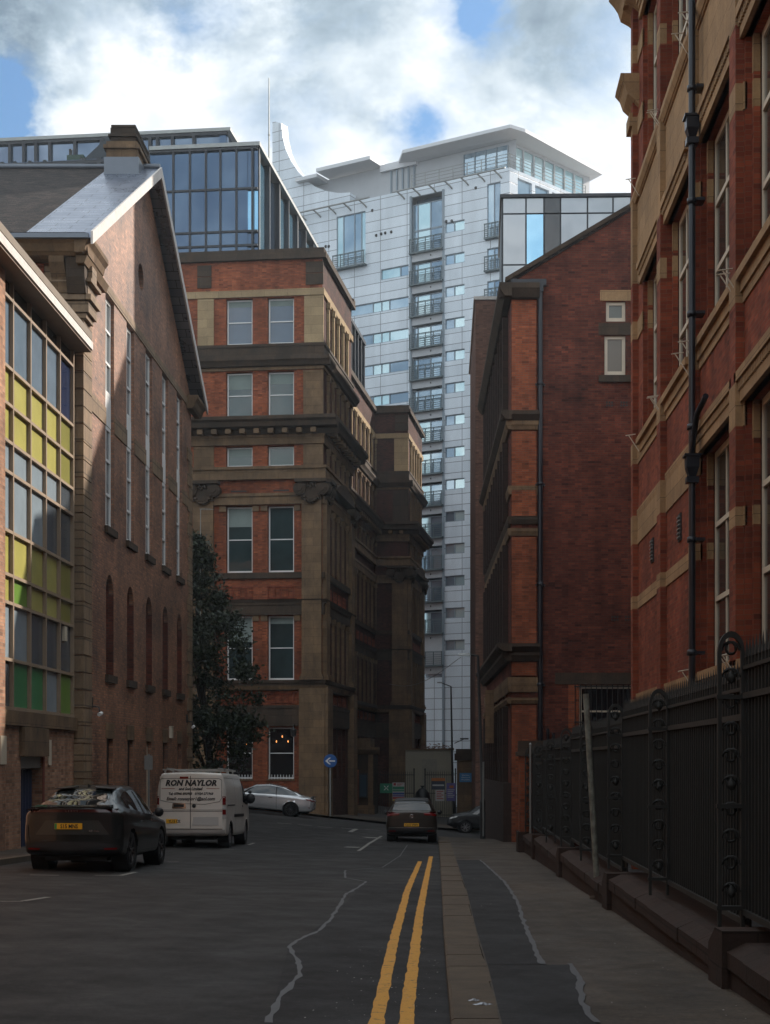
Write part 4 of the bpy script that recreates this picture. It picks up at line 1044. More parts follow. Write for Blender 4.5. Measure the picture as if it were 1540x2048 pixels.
# smaller glazing bars in the top of the near window are in the sash; ledges and frieze mouldings
for z, pr in ((14.2, .14), (7.14, .04), (3.02, .06)):
    m = MB(); m.profile(RR, [(0, z+.12), (pr, z+.12), (pr, z+.04), (pr*.6, z-.06), (0, z-.06)], 0 if z < 14 else -.1, UE); m.build('ledge', M['stone_near'], near)
# eaves cornice on brackets and lower bracket cornice at the far corner
CP = [(0,19.3),(.55,19.3),(.57,19.12),(.45,18.98),(.36,18.84),(.3,18.65),(.12,18.55),(0,18.45)]
m = MB(); m.profile(RR, CP, -.55, UE); m.profile(Fr(RX, 34.0, pi), [(a, z-.003) for a, z in CP], -14, -.001); m.build('cornice', M['stone_near'], near)
for i in range(44):
    m = MB(); u_ = .1+i*1.05; m.box(RR, u_, u_+.22, 0, .33, 18.6, 18.82); m.build('cornice_bracket', M['stone_near'], near)
    if i > 14: break
m = MB(); m.profile(RR, [(0,17.0),(.42,17.0),(.44,16.88),(.33,16.75),(.26,16.55),(.1,16.4),(.0,16.3)], -.45, .5); m.box(RR, -.3, .3, 0, .2, 15.9, 16.2); m.build('corner_bracket', M['stone_near'], near)
# steep slate roof behind the parapet
m = MB(); m.add([(RX+.2,34,19.3),(RX+.2,-12,19.3),(RX+14,-12,19.3),(RX+14,34,19.3),(RX+6,30,22.0),(RX+6,-12,22.0)], [(0,1,5,4),(3,4,5,2),(0,4,3),(1,2,5)]); m.build('roof', M['slate'], near)
# cast vents low in the far bay
for px, py in ((1306, 1101), (1322, 1089), (1361, 1055)):
    u_ = rY(px); z = RR.z(py, u_); m = MB(); m.box(RR, u_-.16, u_+.16, 0, .03, z-.25, z+.25)
    v_ = m.build('air_vent', M['black_iron'], near); m = MB()
    for k in range(6): m.box(RR, u_-.13, u_+.13, .03, .055, z-.2+k*.075, z-.175+k*.075)
    m.build('vent_louvres', M['grey_steel'], v_)
# downpipe with hoppers
dp = thing('downpipe', 'black downpipe with two hopper heads on the banded red and buff building', 'downpipe', RR.p(rY(1384, .2), .2, gz(RX, 27)))
u_ = rY(1384, .2)
m = MB(); m.tube([RR.p(u_, .2, -1), RR.p(u_, .2, 19.2)], .058, 12); m.build('pipe', M['pipe_black'], dp)
for z in (6.4, 12.1):
    h_ = MB(); q = Fr(RX, 34.0, -pi/2)
    h_.add([q.p(u_+x*s, .2+y*s, z+zz_) for zz_, s in ((0,.5),(.16,.95),(.34,1.0)) for x, y in ((-.12,-.11),(.12,-.11),(.12,.11),(-.12,.11))], [(i*4+k, i*4+(k+1)%4, i*4+4+(k+1)%4, i*4+4+k) for i in range(2) for k in range(4)]+[(0,1,2,3),(8,9,10,11)])
    h_.box(q, u_-.14, u_+.14, .06, .34, z+.34, z+.38); h_.box(q, u_-.1, u_+.1, .1, .3, z-.1, z+.001); h_.build('hopper', M['pipe_black'], dp)
for z in [1.5+1.9*k for k in range(9)]:
    h_ = MB(); h_.lathe(RR.p(u_, .2, z), [(.058,0),(.085,.0),(.085,.09),(.058,.1)], 12); h_.box(RR, u_-.14, u_+.14, 0, .15, z+.02, z+.07); h_.build('clamp', M['pipe_black'], dp)
m = MB(); m.tube([RR.p(u_, .2, 6.75), RR.p(u_+.12, .2, 7.0), RR.p(u_+.5, .2, 7.35), RR.p(u_+1.1, .16, 7.5)], .05, 8); m.build('branch_pipe', M['pipe_black'], dp)

# =================================================================== RIGHT FAR: weathered red brick building, blank gable end to the camera
ang = radians(90+1.0); BX, BY = 2.33, 51.0
BE = Fr(BX, BY, 0); BL = radians(90.9); BSd = Fr(BX, BY, radians(-90)+radians(1.1))   # side towards the street: u negative up the street
SL = 17.0
bend = thing('gable_end_building', 'weathered red brick building with a blank end wall and black drainpipe, right of the junction', 'building', (BX+4, BY+6, gz(BX, BY)))
zed = 17.9; rr_ = (20.55-17.9)/(6.63-2.33); ridge = BX+4.6; zr_ = zed+rr_*4.6
m = MB()
wn = [(BE.u(1212), BE.u(1251), BE.z(643,0), BE.z(603,0)), (BE.u(1209), BE.u(1251), BE.z(750,0), BE.z(671,0)), (BE.u(1157), BE.u(1271), BE.z(1475,0), BE.z(1370,0))]
m.wall(BE, 0, 9.2, -3, zed, wn, .18)
m.prism([(BX, BY, zed), (BX+9.2, BY, zed), (ridge, BY, zr_)], (0, .3, 0))
m.wall(BSd, -SL, 0, -3, zed, [(-x-1.0, -x, z0, z1) for x in [1.9+i*1.6 for i in range(9)] for z0, z1 in ((1.2,4.4),(6.6,9.6),(10.9,12.8),(14.2,16.4))], .25, back=True, bm=1)
far = BSd.p(-SL, 0, 0); m.quad((far[0], far[1], -3), (far[0]+9.2, far[1], -3), (far[0]+9.2, far[1], zed), (far[0], far[1], zed))
m.build('wall', [M['brick_end'], M['glass_dark']], bend)
m = MB(); e_ = .25
P = [(BX-.15, zed+.1), (ridge, zr_+.12), (BX+9.5, zed+.1)]
for (xa, za), (xb, zb2) in zip(P, P[1:]): m.prism([(xa, BY-.06, za), (xb, BY-.06, zb2), (xb, BY-.06, zb2-.18), (xa, BY-.06, za-.18)], (0, SL, 0))
m.build('roof', M['slate'], bend)
m = MB(); m.prism([(BX-.2, BY-.12, zed+.16), (ridge, BY-.12, zr_+.17), (ridge, BY-.12, zr_+.02), (BX-.2, BY-.12, zed+.0)], (0, .35, 0)); m.build('coping', M['stone_dark'], bend)
# corner pilaster and cornices wrapped round the street corner
cor = [(zed-.55, zed-.1, .42, 'stone_dark'), (13.2, 13.5, .35, 'stone_dark'), (12.9, 13.19, .18, 'stone_hall'), (10.7, 11.0, .1, 'stone_hall'), (9.7, 9.95, .12, 'stone_dark'), (9.3, 9.55, .12, 'stone_hall'), (5.35, 5.62, .5, 'stone_dark'), (5.05, 5.34, .3, 'stone_dark'), (4.0, 4.5, .12, 'stone_hall'), (3.6, 3.8, .16, 'stone_hall')]
for z0, z1, pr, mt in cor:
    m = MB(); pr_ = [(0,z1),(pr,z1),(pr,z1-(z1-z0)*.4),(pr*.55,z0),(0,z0)]
    m.profile(BSd, pr_, -SL, pr); wd_ = .85
    m.profile(BE, [(a, z-.003) for a, z in pr_], -pr*.98, wd_+.1); m.build('cornice', M[mt], bend)
m = MB()
for a, b in ((-2, 3.55), (4.55, 5.0), (5.65, 9.25), (9.97, 12.85), (13.55, zed-.6)): m.box(BE, .02, .86, -.02, .09, a, b); 
m.build('corner_pilaster', M['brick_hall'], bend)
for i, x in enumerate([1.5+i*1.6 for i in range(10)]):
    m = MB()
    for z0, z1 in ((.9,3.55),(5.7,9.2),(10,12.8),(13.6,17.2)): m.box(BSd, -x-.28, -x, 0, .2, z0, z1)
    m.build('side_pilaster', M['stone_red'], bend)
m = MB(); m.box(BSd, -SL, .0, 0, .26, -3, .9); m.build('plinth', M['stone_red'], bend)
m = MB(); m.box(BSd, -SL, -.2, -2.5, -.6, zed-.2, zed+.6); m.build('parapet', M['stone_dark'], bend)
# end-wall windows
for i, (a, b, c, d) in enumerate(wn[:2]):
    window(bend, BE, a, c, b-a, d-c, .08, 'sash', M['cream_paint'], glassy('obscured_pane', (.16,.14,.11) if i else (.12,.13,.11), .3), .11, rows=1)
window(bend, BE, wn[2][0], wn[2][2], wn[2][1]-wn[2][0], wn[2][3]-wn[2][2], .12, 'bar', M['cream_paint'], M['glass_dark'], .12, rows=2, cols=1, blind=0)
boxes('lintel', M['stone_near'], bend, BE, [(wn[0][0]-.2, wn[0][1]+1.0, -.05, .03, wn[0][3]+.02, wn[0][3]+.38)])
boxes('lintel', M['stone_dark'], bend, BE, [(wn[1][0]-.2, wn[1][1]+1, -.05, .03, wn[1][3]+.02, wn[1][3]+.42), (wn[2][0]-.8, wn[2][1]+.2, -.05, .03, wn[2][3]+.02, wn[2][3]+.42)])
boxes('sill', M['stone_dark'], bend, BE, [(wn[1][0]-.2, wn[1][1]+.9, -.1, .1, wn[1][2]-.25, wn[1][2]-.02)])
m = MB(); m.box(BE, wn[2][0]-.35, wn[2][0]+.02, -.06, .02, wn[2][2], wn[2][3])
m.build('brick_reveal', M['brick_hall'], bend)
m = MB(); a, b, c, d = wn[2]
for i in range(13): x = a-.12+(b-a+.24)*i/12; m.tube([BE.p(x, .06, c-.2), BE.p(x, .06, d+.02)], .016, 6)
for z in (c+.5, d-.08): m.box(BE, a-.15, b+.15, .035, .055, z, z+.04)
m.build('window_bars', M['black_iron'], bend)
for px, py in ((1219, 808), (1248, 808), (1230, 1237), (1257, 1237)):
    u_ = BE.u(px); z = BE.z(py, 0); m = MB()
    for i in range(3):
        for j in range(2): m.box(BE, u_-.12+i*.09, u_-.06+i*.09, -.01, .012, z-.08+j*.1, z-.02+j*.1)
    m.build('air_brick', M['black_iron'], bend)
dp2 = thing('downpipe', 'black drainpipe running down the blank red brick end wall', 'downpipe', BE.p(BE.u(1080), .1, gz(BX, BY)))
u_ = BE.u(1080); m = MB(); m.tube([BE.p(u_, .12, -1.0), BE.p(u_, .12, 17.7), BE.p(u_-.0, .12, 17.85)], .085, 10); m.build('pipe', M['pipe_black'], dp2)
m = MB(); m.box(BE, BE.u(1022), BE.u(1092), .03, .2, 17.78, 17.98); m.build('gutter', M['pipe_black'], dp2)
m = MB(); m.box(BE, u_-.1, u_+.1, .02, .24, 17.55, 17.78); m.build('hopper', M['pipe_black'], dp2)
for z in (1.0, 4.2, 7.6, 11, 14.4):
    m = MB(); m.lathe(BE.p(u_, .12, z), [(.085,0),(.115,0),(.115,.1),(.085,.1)], 10); m.box(BE, u_-.17, u_+.17, 0, .1, z, z+.06); m.build('clamp', M['pipe_black'], dp2)
m = MB(); m.tube([BE.p(u_+.26, .1, -1), BE.p(u_+.26, .1, 2.75)], .05, 8); m.tube([BE.p(u_+.45, .1, -1), BE.p(u_+.45, .1, 2.6)], .05, 8); m.build('short_pipes', M['pipe_black'], dp2)

# =================================================================== behind it: plain brown brick block with grey glass box on top
bb = thing('brown_brick_block', 'plain brown brick block standing between the white tower and the weathered red building', 'building', (4, 86, gz(4, 82)))
bx0 = (951-PX)*84/F; bz = CZ+(PY-600)*84/F
m = MB(); m.box(WD, bx0, 24, 84, 100, -3, bz); m.build('wall', M['brick_brown'], bb); m = MB(); m.box(WD, bx0-.1, 24.1, 83.9, 100.1, bz, bz+.18); m.build('coping', M['mortar_white'], bb)
gbx = thing('grey_glass_box', 'pale grey glass-clad storeys with one bright blue pane above the red brick roof slope', 'building', (6, 78, 16))
GB = Fr((1003-PX)*76/F, 76.0, radians(-1.5)); zt = GB.z(396, 0)
pan_g = glgl('silver_grey_glass', (.3,.34,.37), (.42,.46,.49), .3); pan_d = glassy('smoked_glass', (.035,.04,.045), .06)
uu = [GB.u(px) for px in (1005, 1052, 1088, 1121, 1175, 1226, 1262, 1330)]; zz = [16, GB.z(530,0), GB.z(428,0), zt]
for i in range(7):
    for j in range(3):
        mt = gbb if (i, j) == (1, 1) else pan_d if i == 2 or (i == 6) else pan_g
        m = MB(); m.box(GB, uu[i]+.04, uu[i+1]-.04, -.1, 0, zz[j]+.04, zz[j+1]-.04); m.build('glass_panel', mt, gbx)
m = MB(); m.box(GB, 0, uu[-1], -9, -.12, 16, zt); m.build('core', black, gbx)
m = MB(); m.box(GB, -.08, uu[-1], -9, .1, zt, zt+.16); m.build('fascia', black, gbx)
# unseen block added behind the banded building, shaped to shade gable and street end
far_block = thing('shade_block', 'tall plain block added out of view behind the banded building to shade the street', 'building', (26, 80, -2))
m = MB(); OF = Fr(16, 70, 0)
m.wall(OF, 1.2, 22, -3, 36, [(1.8+i*2.6, 3.4+i*2.6, 2+3.4*k, 4+3.4*k) for i in range(7) for k in range(10)], .2, back=True, bm=1)
m.wall(Fr(13, 70, 0), 0, 4.2, -3, 44, [(1.2, 3, 2+3.4*k, 4+3.4*k) for k in range(12)], .2, back=True, bm=1); m.quad((17.2,70,-3),(17.2,82,-3),(17.2,82,44),(17.2,70,44)); m.quad((13,82,-3),(17.2,82,-3),(17.2,82,44),(13,82,44)); m.quad((13,70,44),(17.2,70,44),(17.2,82,44),(13,82,44))
m.wall(Fr(13, 70, -pi/2), -12, 0, -3, 44, [(-11+i*2.6, -9.4+i*2.6, 2+3.4*k, 4+3.4*k) for i in range(4) for k in range(12)], .2, back=True, bm=1); m.wall(Fr(16, 82, -pi/2), -60, 0, -3, 36, [(-59+i*2.6, -57.4+i*2.6, 2+3.4*k, 4+3.4*k) for i in range(22) for k in range(10)], .2, back=True, bm=1)
m.quad((38,70,-3),(38,142,-3),(38,142,36),(38,70,36)); m.quad((16,142,-3),(38,142,-3),(38,142,36),(16,142,36)); m.build('wall', [M['brick_brown'], M['glass_dark']], far_block)
m = MB(); m.box(WD, 17.3, 38.2, 69.8, 142.2, 36, 36.3); m.build('roof', M['mortar_white'], far_block)
# unseen yard block added behind the fence to keep sun off the road
yd = thing('yard_shade_block', 'low brick block added out of view behind the banded building to shade the road', 'building', (12, 42, -1))
m = MB(); m.box(WD, 7.4, 16, 35, 50.5, -2, 13.2); m.build('wall', M['brick_end'], yd); m = MB(); m.prism([(7.1,34.9,13.2),(16.3,34.9,13.2),(11.7,34.9,14.2)], (0,15.7,0)); m.build('roof', M['slate'], yd)

# unseen block added behind the viewer to cut the open sky light
se = thing('street_end_blocker', 'plain brick block added behind the viewpoint to hold back sky light', 'building', (0, -34, 1))
m = MB(); EF = Fr(30, -33, pi); m.wall(EF, 0, 58, -2, 19, [(2+i*3.6, 3.5+i*3.6, 1.5+3.9*k, 3.9+3.9*k) for i in range(15) for k in range(4)], .2, back=True, bm=1)
m.quad((30,-33,-2),(30,-46,-2),(30,-46,19),(30,-33,19)); m.quad((-28,-33,-2),(-28,-46,-2),(-28,-46,19),(-28,-33,19)); m.quad((-28,-46,-2),(30,-46,-2),(30,-46,19),(-28,-46,19)); m.build('wall', [M['brick_end'], M['glass_dark']], se)
m = MB(); m.box(WD, -28.3, 30.3, -46.3, -32.7, 19, 19.4); m.build('roof', M['slate'], se)
# =================================================================== WHITE APARTMENT TOWER
TA = radians(-29.7); TF = Fr(5.6, 125.0, TA)
tow = thing('apartment_tower', 'tall white panelled apartment tower with curved fin, balconies and flat winged roof beyond the junction', 'building', (0, 130, -2))
def tu(px, w=0): return TF.u(px, w)
def tz(px, py, w=0): return TF.z(py, TF.u(px, w), w)
FL = 2.74; zs0 = tz(855, 505)          # underside of the top balcony
t = NT('white_tower_panels'); b = t.n('ShaderNodeTexBrick'); b.offset = 0; mp = t.n('ShaderNodeMapping')
mp.inputs['Location'].default_value = (-(TF.ox*TF.ux+TF.oy*TF.uy+tu(761)), -(zs0 % (FL/3)), 0); t.l(t.uv(), mp.inputs[0]); t.l(mp.outputs[0], b.inputs['Vector'])
b.inputs['Color1'].default_value = (.62,.69,.75,1); b.inputs['Color2'].default_value = (.72,.79,.85,1); b.inputs['Mortar'].default_value = (.2,.22,.25,1)
b.inputs['Scale'].default_value = 1; b.inputs['Mortar Size'].default_value = .028; b.inputs['Brick Width'].default_value = 2.72; b.inputs['Row Height'].default_value = FL/3
cc_ = t.mix(.6, b.outputs['Color'], t.ramp(t.noise(.5, 5, .6, stretch=(1,1,.2)), [(.3,.68),(.65,1.06)]), 'MULTIPLY')
t.set(col=cc_, rough=.38, spec=.5); t.bump(t.math('MULTIPLY', b.outputs['Fac'], -1.0), .4, .02); M['tower'] = t.mat
M['tower_roof'] = plain('pale_roof_cladding', (.6,.62,.64), .5, var=.06, nscale=.6)
M['tower_grey'] = plain('grey_tower_cladding', (.42,.44,.46), .5, var=.12, nscale=1)
tg = glgl('tower_window_glass', (.26,.38,.48), (.42,.54,.62), .6); tgd = glgl('dark_tower_glass', (.14,.22,.3), (.26,.36,.45), .6); tgl = glgl('pale_tower_glass', (.45,.66,.72), (.62,.8,.83), .5)
teal = glassy('teal_glass_panel', (.06,.34,.28), .2); fr_m = plain('grey_blue_window_frame', (.22,.27,.31), .5, var=.1)
ztop = 51.2; uL = tu(600); uA, uB = tu(822), tu(887)
holes = [(uA, uB, 8.9, tz(855, 388))]
strips = []; 
zwt = tz(817, 528.5)-0.0; 
for k in range(14):
    zt_ = zwt-FL*(k-0)*1.0 
    if k == 0: strips.append((tu(762), tu(817), zt_-.95, zt_))
    else: strips.append((tu(665), tu(817), zt_-FL*0-.95, zt_))
zr0 = tz(905, 443)
rs = [(tu(890), tu(929), zr0-.9-FL*k, zr0-FL*k) for k in range(14)]
big = (tu(673), tu(731), tz(700, 530), tz(700, 428))
rc = [(tu(974), tu(1001), tz(988, 475)-FL*k*1.0, tz(988, 475)-FL*k+(1.9 if k else 4.6)) for k in range(6)]
holes += strips+rs+[big]+rc
m = MB(); m.wall(TF, uL, 0, -4, ztop, holes, .22); m.build('wall', M['tower'], tow)
m = MB()      # fin: curved, solid
fp_ = [(545,245),(549,243),(563,247),(566,275),(572,300),(582,322),(596,343),(612,360),(630,373),(652,382),(676,386),(700,385)]
pts = [(tu(x), tz(x, y)) for x, y in fp_]; pts = [(tu(545), -4)]+pts+[(tu(700), ztop-.3), (uL+.0, ztop-.3), (uL, -4)]
m.prism([TF.p(u_, .01, z) for u_, z in pts], tuple(Vector(TF.p(0,-.9,0))-Vector(TF.p(0,.01,0)))); m.build('fin', M['tower'], tow)
m = MB(); rd = radians(45); TR = Fr(5.6, 125.0, rd); m.wall(TR, 0, 18, -4, ztop, [(1+2.2*i, 2.8+2.2*i, ztop-3.2, ztop-.6) for i in range(6)], .2, back=True, bm=1); m.build('wall', [M['tower'], tg], tow)
m = MB(); e1 = TR.p(18,0,0); e0 = TF.p(uL-5,0,0); m.quad((e0[0],e0[1],-4),(e0[0]+9,e0[1]+16,-4),(e0[0]+9,e0[1]+16,ztop),(e0[0],e0[1],ztop)); m.quad((e1[0],e1[1],-4),(e0[0]+9,e0[1]+16,-4),(e0[0]+9,e0[1]+16,ztop),(e1[0],e1[1],ztop)); m.build('wall', M['tower'], tow)
m = MB(); m.add([TF.p(uL,0,ztop-.05), TF.p(0,0,ztop-.05), (e1[0],e1[1],ztop-.05), (e0[0]+9,e0[1]+16,ztop-.05)], [(0,1,2,3)]); m.build('terrace', M['tower_grey'], tow)
def panes(u0, u1, z0, z1, cuts_, mats, w=-.18, t_=.07):
    """strip window: one window part with its panes"""
    f_ = MB(); ed = [u0]+cuts_+[u1]
    f_.box(TF, u0, u1, w, w+.1, z0, z0+t_); f_.box(TF, u0, u1, w, w+.1, z1-t_, z1)
    for x in ed: f_.box(TF, max(u0, x-t_/2), min(u1, x+t_/2), w-.01, w+.095, z0+t_, z1-t_)
    o = f_.build('window', fr_m, tow)
    for a, b, mt in zip(ed, ed[1:], mats):
        g = MB(); g.box(TF, a+.02, b-.02, w-.05, w+.03, z0+.03, z1-.03); g.build('pane', mt, o)
rnd = random.Random(3)
for k, (a, b, c, d) in enumerate(strips):
    if k == 0: panes(a, b, c, d, [tu(800)], [tgl, tg])
    else: panes(a, b, c, d, [tu(700), tu(745), tu(762), tu(778)], [tg, rnd.choice([tg, tgd]), tgl, tgl, rnd.choice([tgd, tg, tgd, tgl])])
for k, (a, b, c, d) in enumerate(rs): panes(a, b, c, d, [tu(908)], [rnd.choice([tgd, tg]), tgl])
panes(*big, [tu(686), tu(708), tu(722)], [tgl, tg, tg, tgl])
for k, (a, b, c, d) in enumerate(rc): panes(a, b, c, d, [(a+b)/2], [tg, tgd])
def railing(u0, u1, z, w, h=1.1, bars=9):
    m = MB(); m.box(TF, u0-.06, u1+.06, w-.9 if w > .2 else -.1, w, z-.14, z); 
    for k in range(6): zz_ = z+.12+k*.18; m.box(TF, u0, u1, w-.05, w-.02, zz_, zz_+.035)
    m.box(TF, u0-.05, u1+.05, w-.08, w, z+h, z+h+.06)
    n = 5
    for i in range(n): x = u0+(u1-u0)*i/(n-1); m.box(TF, x-.03, x+.03, w-.07, w-.015, z, z+h)
    m.build('balcony', plainrail, tow)
plainrail = plain('blue_grey_balcony_rail', (.1,.13,.14), .5, metal=.3)
# balcony column
zc = zs0+.14; 
m = MB(); m.box(TF, uA, uB, -1.0, -.95, 8.9, tz(855,388)); m.build('bay_back', tgd, tow)
m = MB()
for x in (uA, uB): m.box(TF, x-.09, x+.09, -.1, .1, -3, tz(855, 386))
m.build('bay_frame', fr_m, tow)
k = 0; z = zc
while z > 9.2:
    hh = 1.85 if k else 4.3
    f_ = MB(); ed = [uA+.1, uA+.55, (uA+uB)/2+.2, uB-.1]; w_ = -.35
    for x in ed: f_.box(TF, x-.05, x+.05, w_, w_+.1, z, z+hh)
    f_.box(TF, uA+.1, uB-.1, w_, w_+.1, z+hh-.08, z+hh)
    if not k: f_.box(TF, uA+.1, uB-.1, w_, w_+.1, z+1.9, z+2.05)
    o = f_.build('window', fr_m, tow)
    for a, b, mt in zip(ed, ed[1:], [tg, rnd.choice([tg, tgd, tgl]), rnd.choice([tg, tgd])]):
        g = MB(); g.box(TF, a+.03, b-.03, w_+.02, w_+.06, z, z+hh-.05); g.build('pane', mt, o)
    m = MB(); m.box(TF, uA+.09, uB-.09, -.5, .02, z-.75, z-.14); m.build('spandrel', M['tower_grey'], tow)
    m = MB(); m.lathe(TF.p((uA+uB)/2+.4, .03, z-.42), [(0,0),(.09,0)], 10, axis='y'); m.build('vent_hole', M['black_iron'], tow)
    railing(uA+.02, uB-.02, z, .35)
    z -= FL; k += 1
# glazed base of the bay
def py2z(py): return TF.z(py, tu(862))
for y0, y1, mt in ((1279,1296,tgl),(1296,1316,tgd),(1319,1340,teal),(1342,1379,tg),(1382,1403,teal),(1403,1440,tgd),(1443,1464,teal),(1464,1500,M['tower_grey'])):
    g = MB(); g.box(TF, uA+.1, uB-.1, -.5, -.1, py2z(y1), py2z(y0)); g.build('bay_panel', mt, tow)
m = MB(); m.box(TF, uA+.09, uB-.09, -.5, .0, py2z(1278), 9.3); m.build('spandrel', M['tower_grey'], tow)
railing(tu(673)-.1, tu(731)+.1, tz(700, 535), .5)
for a, b, c, d in rc: railing(a-.05, b+.05, c, .4)
# horizontal lighting rails on brackets
for pa, ya, pb, yb in ((596, 432, 747, 401), (792, 392, 1018, 339)):
    m = MB(); a = TF.p(tu(pa), .7, tz(pa, ya)); b = TF.p(tu(pb), .7, tz(pb, yb)); zz_ = (a[2]+b[2])/2
    m.tube([(a[0],a[1],zz_), (b[0],b[1],zz_)], .07, 6)
    n = 5 if pa < 700 else 7
    for i in range(n):
        u_ = tu(pa)+(tu(pb)-tu(pa))*(i+.3)/n; m.tube([TF.p(u_, .72, zz_+.02), TF.p(u_+.35, .3, zz_-.35), TF.p(u_+.4, 0, zz_-.5)], .07, 6)
    m.build('lighting_rail', M['grey_steel'], tow)
# small round wall vents
for px, py in ((652,493),(658,493),(753,471),(763,468),(771,466),(783,464),(893,443),(904,442),(952,376),(745,421)):
    m = MB(); m.lathe(TF.p(tu(px), .03, tz(px, py)), [(0,-.02),(.13,-.02),(.13,.05)], 10, axis='y'); m.build('round_vent', M['black_iron'], tow)
# set-back upper storey and left roof slab
m = MB(); m.wall(TF, tu(597), 0, ztop-.1, 54.2, [(tu(920), tu(1000), ztop+.2, 53.6)], .2, w=-1.2)
m.box(TF, tu(597), tu(597)+.2, -8, -1.25, ztop, 54.2); m.build('upper_wall', M['tower_grey'], tow)
g = MB(); g.box(TF, tu(915), tu(1003), -1.35, -1.17, ztop+.2, 53.65); g.build('glazing', tg, tow)
m = MB()
for i in range(5): x = tu(915)+(tu(1003)-tu(915))*i/4; m.box(TF, x-.04, x+.04, -1.16, -1.1, ztop+.2, 53.65)
m.build('mullions', fr_m, tow)
for k in range(5): x = tu(769)+k*(tu(815)-tu(769))/4; m = MB(); m.box(TF, x-.07, x+.07, -1.2, -1.05, ztop, 53.9); m.build('louvre_post', fr_m, tow)
m = MB(); m.profile(TF, [(.7,54.3),(.7,54.6),(.4,54.7),(-8,54.9),(-8,54.4)], tu(632, .7), tu(740, .7)); m.profile(TF, [(.6,53.9),(.6,54.2),(-8,54.4),(-8,54.0)], tu(598), tu(632, .7)-.01); m.profile(TF, [(-.9,53.7),(-.9,54.3),(-8,54.6),(-8,54.1)], tu(740,.7)+.01, tu(822)); m.build('roof', M['tower_roof'], tow)
rp4 = [(-3.45,129.3),(5.6,124.1),(6.9,125.0),(14.3,134.0),(6,147),(-5,138)]
m = MB(); zb_ = 54.0; 
inn = [(x*.86+.5, 133+(y-133)*.8) for x, y in rp4]
m.add([(x, y, zb_+.12) for x, y in rp4]+[(x, y, zb_+.4) for x, y in rp4]+[(x, y, zb_-.05) for x, y in inn]+[(x, y, zb_+.6) for x, y in inn],
      [(i, (i+1)%6, (i+1)%6+6, i+6) for i in range(6)]+[(i, (i+1)%6, (i+1)%6+12, i+12) for i in range(6)]+[(i+6, (i+1)%6+6, (i+1)%6+18, i+18) for i in range(6)]+[tuple(range(12,18)), tuple(range(18,24))])
m.build('roof', M['tower_roof'], tow)
m = MB(); RRt = Fr(*TF.p(-.6,-1.2,0)[:2], radians(47)); m.wall(RRt, 0, 11, ztop-.1, 54.1, [(.5+1.4*i, 1.7+1.4*i, ztop+.2, 53.7) for i in range(7)], .1, back=True, bm=1); m.build('upper_wall', [M['tower_grey'], tgl], tow)
# terrace guard rail along the roof edge
m = MB()
for fr_, a, b in ((TF, tu(822), 0.0), (TR, 0, 10)):
    for zz_ in (.35, .65, .95, 1.2): m.tube([fr_.p(a, -.1, ztop+zz_), fr_.p(b, -.1, ztop+zz_)], .028, 5)
    n = 7
    for i in range(n+1): x = a+(b-a)*i/n; m.tube([fr_.p(x, -.1, ztop-.1), fr_.p(x, -.1, ztop+1.22)], .04, 5)
m.build('terrace_rail', M['grey_steel'], tow)
ms = thing('roof_mast', 'thin tall mast rising beside the curved white fin of the tower', 'mast', ((538-PX)*134/F, 134, 49)); x_ = (538-PX)*134/F
m = MB(); m.tube([(x_, 134, 49), (x_, 134, 55), (x_, 134, CZ+(PY-156)*134/F)], [.1,.08,.045], 8); m.build('pole', M['grey_steel'], ms); m = MB(); m.lathe((x_,134,57.6), [(.05,0),(.11,.02),(.11,.1),(.05,.12)], 8); m.build('collar', M['grey_steel'], ms); m = MB(); m.tube([(x_,134,50.5), TF.p(tu(546), -.4, 50.5)], .05, 6); m.build('wall_tie', M['grey_steel'], ms)
